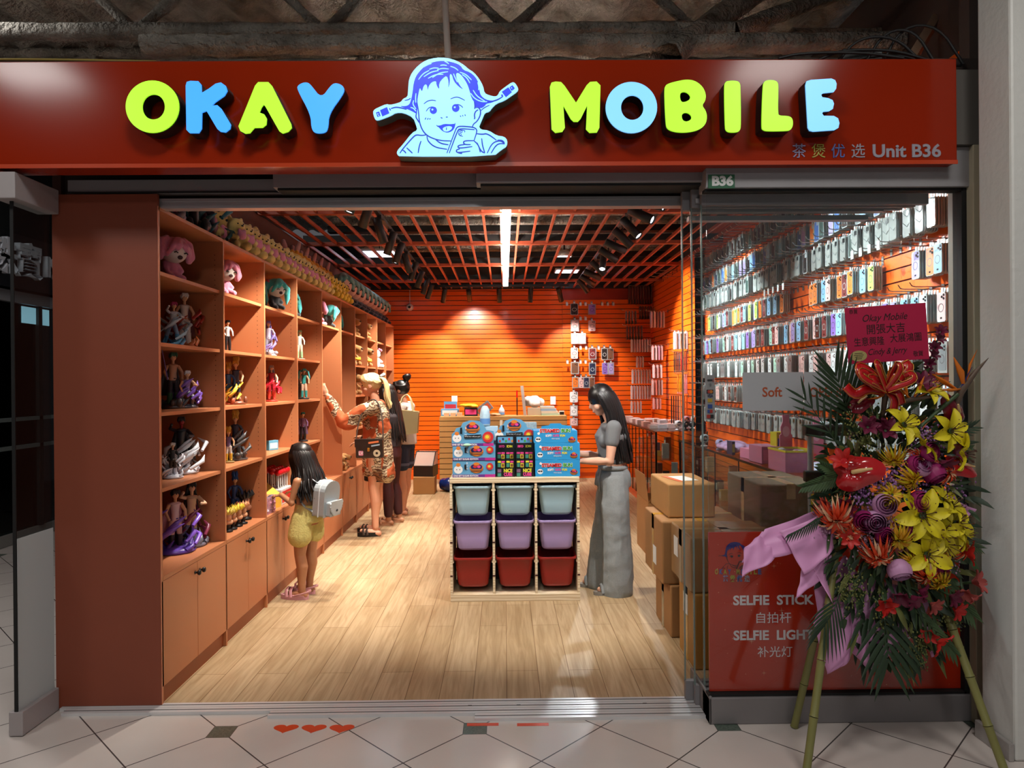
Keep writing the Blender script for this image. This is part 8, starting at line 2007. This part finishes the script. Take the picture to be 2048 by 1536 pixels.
for (x, y, sx, tx, ty) in ((1770, 795, 120, 1800, 750), (1815, 800, 110, 1840, 800), (1920, 785, 150, 1960, 745)):
    o = bpy.data.objects.new('bird_of_paradise', MESH['bop']); COL.objects.link(o); o.parent = fs
    o.location = A(x, y, 3.12); s_ = sx * 3.1 / FPX / .30
    yv = (A(tx, ty, 3.10) - A(x, y, 3.12)).normalized(); zv = Vector((-yv.z, -.25, yv.x)) if x != 1770 else Vector((-.4, -.3, .9)); zv = (zv - yv * zv.dot(yv)).normalized()
    if zv.z < 0: zv = -zv
    o.rotation_euler = Matrix((yv.cross(zv), yv, zv)).transposed().to_euler(); o.scale = (s_,) * 3
o = MB().tube([A(1800, 895, 3.14), A(1850, 845, 3.10), A(1915, 788, 3.11)], [.009, .008, .010], 8).build('flower_stem', LEAF2, fs)
for i in range(6):
    p = A(1850 + i * 6, 745 - i * 16, 3.24); me = MESH['al_w']; o = bpy.data.objects.new('gladiolus_bud', me); COL.objects.link(o); o.parent = fs; o.location = p; o.rotation_euler = (rad(60), rad(30 * (-1) ** i), 0); o.scale = (.8,) * 3
MB().tube([A(1835, 800, 3.22), A(1850, 745, 3.24), A(1886, 650, 3.25)], [.005, .004, .002], 6).build('flower_stem', LEAF2, fs)
# ---- bow
RIB = mat('ribbon_red', '#b8141a', .3, var=.05, coat=.3); GOLD = mat('ribbon_gold', '#c9a23a', .3, .5)
bow = thing('ribbon_bow', 'red ribbon bow with gold edges under the pink greeting card', 'bow', (1.66, 3.12, 1.66))
def ribbon(pts, w):
    pts = chaikin3([A(x, y, Y) + Vector((FC[0] - 1.66, FC[1] - 3.12, -1.66)) for x, y, Y in pts], 2)
    n = len(pts); vs = []; gs = []
    for i, p in enumerate(pts):
        d = pts[min(i + 1, n - 1)] - pts[max(i - 1, 0)]; s_ = d.cross(Vector((.25, -1, .2))).normalized() * w
        vs += [p - s_, p + s_]; gs.append((p - s_, p + s_))
    b = MB(); b.add(vs, [(2 * i, 2 * i + 1, 2 * i + 3, 2 * i + 2) for i in range(n - 1)], 0, True)
    o = b.build('ribbon', RIB, bow); m = o.modifiers.new('thick', 'SOLIDIFY'); m.thickness = .001
    e = MB()
    for k, f in ((0, .82), (1, .82)): e.tube([(g[0] + g[1]) * .5 + (g[k] - (g[0] + g[1]) * .5) * f + Vector((0, -.0015, 0)) for g in gs], .0012, 5)
    e.build('gold_edge', GOLD, o)
ribbon([(1772, 775, 3.12), (1745, 745, 3.08), (1715, 728, 3.08), (1722, 755, 3.05), (1770, 778, 3.10)], .021)
ribbon([(1772, 770, 3.12), (1800, 740, 3.08), (1822, 722, 3.08), (1818, 748, 3.05), (1778, 775, 3.10)], .021)
ribbon([(1770, 775, 3.12), (1748, 770, 3.04), (1738, 755, 3.03), (1755, 760, 3.02), (1772, 778, 3.08)], .024)
ribbon([(1774, 775, 3.12), (1796, 772, 3.04), (1806, 752, 3.03), (1792, 756, 3.02), (1775, 778, 3.08)], .024)
ribbon([(1768, 780, 3.10), (1735, 775, 3.06), (1712, 792, 3.05), (1692, 772, 3.06)], .024)
ribbon([(1776, 780, 3.10), (1792, 800, 3.07), (1786, 826, 3.08)], .022)
ribbon([(1778, 778, 3.10), (1800, 785, 3.07), (1805, 808, 3.08)], .020)
for a_ in (([1735, 752], [1720, 740]), ([1812, 758], [1826, 745]), ([1760, 738], [1752, 722]), ([1792, 738], [1798, 724])):
    (x_, y_), (u_, v_) = a_; ribbon([(1772, 776, 3.08), (x_, y_ - 8, 3.03), (u_, v_, 3.02), (u_ + 6, v_ + 16, 3.0), (1774, 780, 3.05)], .015)
# ---- greeting card
cd = thing('greeting_card', 'magenta greeting card with black lettering above the flowers', 'card', (0, 0, 0))
q = [atY(1689, 617, 3.16), atY(1852, 605, 3.16), atY(1857, 718, 3.15), atY(1697, 728, 3.15)]
cen = sum(q, Vector()) / 4; xd = ((q[1] + q[2]) - (q[0] + q[3])).normalized(); w, h = ((q[1] - q[0]).length + (q[2] - q[3]).length) / 2, ((q[0] - q[3]).length + (q[1] - q[2]).length) / 2
cd.location = cen; cd.rotation_euler = (0, -math.atan2(xd.z, xd.x), 0)
MB().box(-w / 2, w / 2, -.001, .001, -h / 2, h / 2).build('sheet', mat('card_magenta', '#a8123e', .5, var=.03), cd)
INKB = mat('ink_black', '#120508', .6)
ux = w / 166.0
def ct(body, x, y, hpx, wpx, sh=0.0, bold=0.0): return text('print_text', body, hpx * ux * 1.35, INKB, (x * ux, -.0016, y * ux), cd, ext=.0003, shear=sh, bold=bold, width=wpx * ux)
ct('Okay Mobile', -4, 33, 15, 92, .35); ct('開張大吉', -2, 9, 16, 78); ct('生意興隆', -38, -15, 14, 62); ct('大展鴻圖', 38, -12, 14, 64); ct('Cindy & Jerry', -3, -36, 13, 80, .35); ct('恭賀', -66, 48, 8, 17); ct('敬賀', 61, -46, 9, 20)
o = curve_shape('seal', [[(x * ux, z * ux) for x, z in oval(-61, -42, 17, 11, 24)]], .0003, mat('seal_gold', '#b3a56a', .4, .2), cd); o.location = (0, -.0014, 0)
for k in range(4): MB().box((-71 + 2 * abs(k - 1)) * ux, (-51 - 2 * abs(k - 1)) * ux, -.0022, -.0018, (-37.5 - 3.6 * k) * ux, (-36 - 3.6 * k) * ux).build('seal_print', mat('seal_ink', '#5a5030', .5), cd)
tag(MB().cyl(A(1762, 800, 3.20) + Vector((FC[0], FC[1], 0)) - cen, Vector((0, .006, .0)), .004).build('card_stick', BAM, cd))
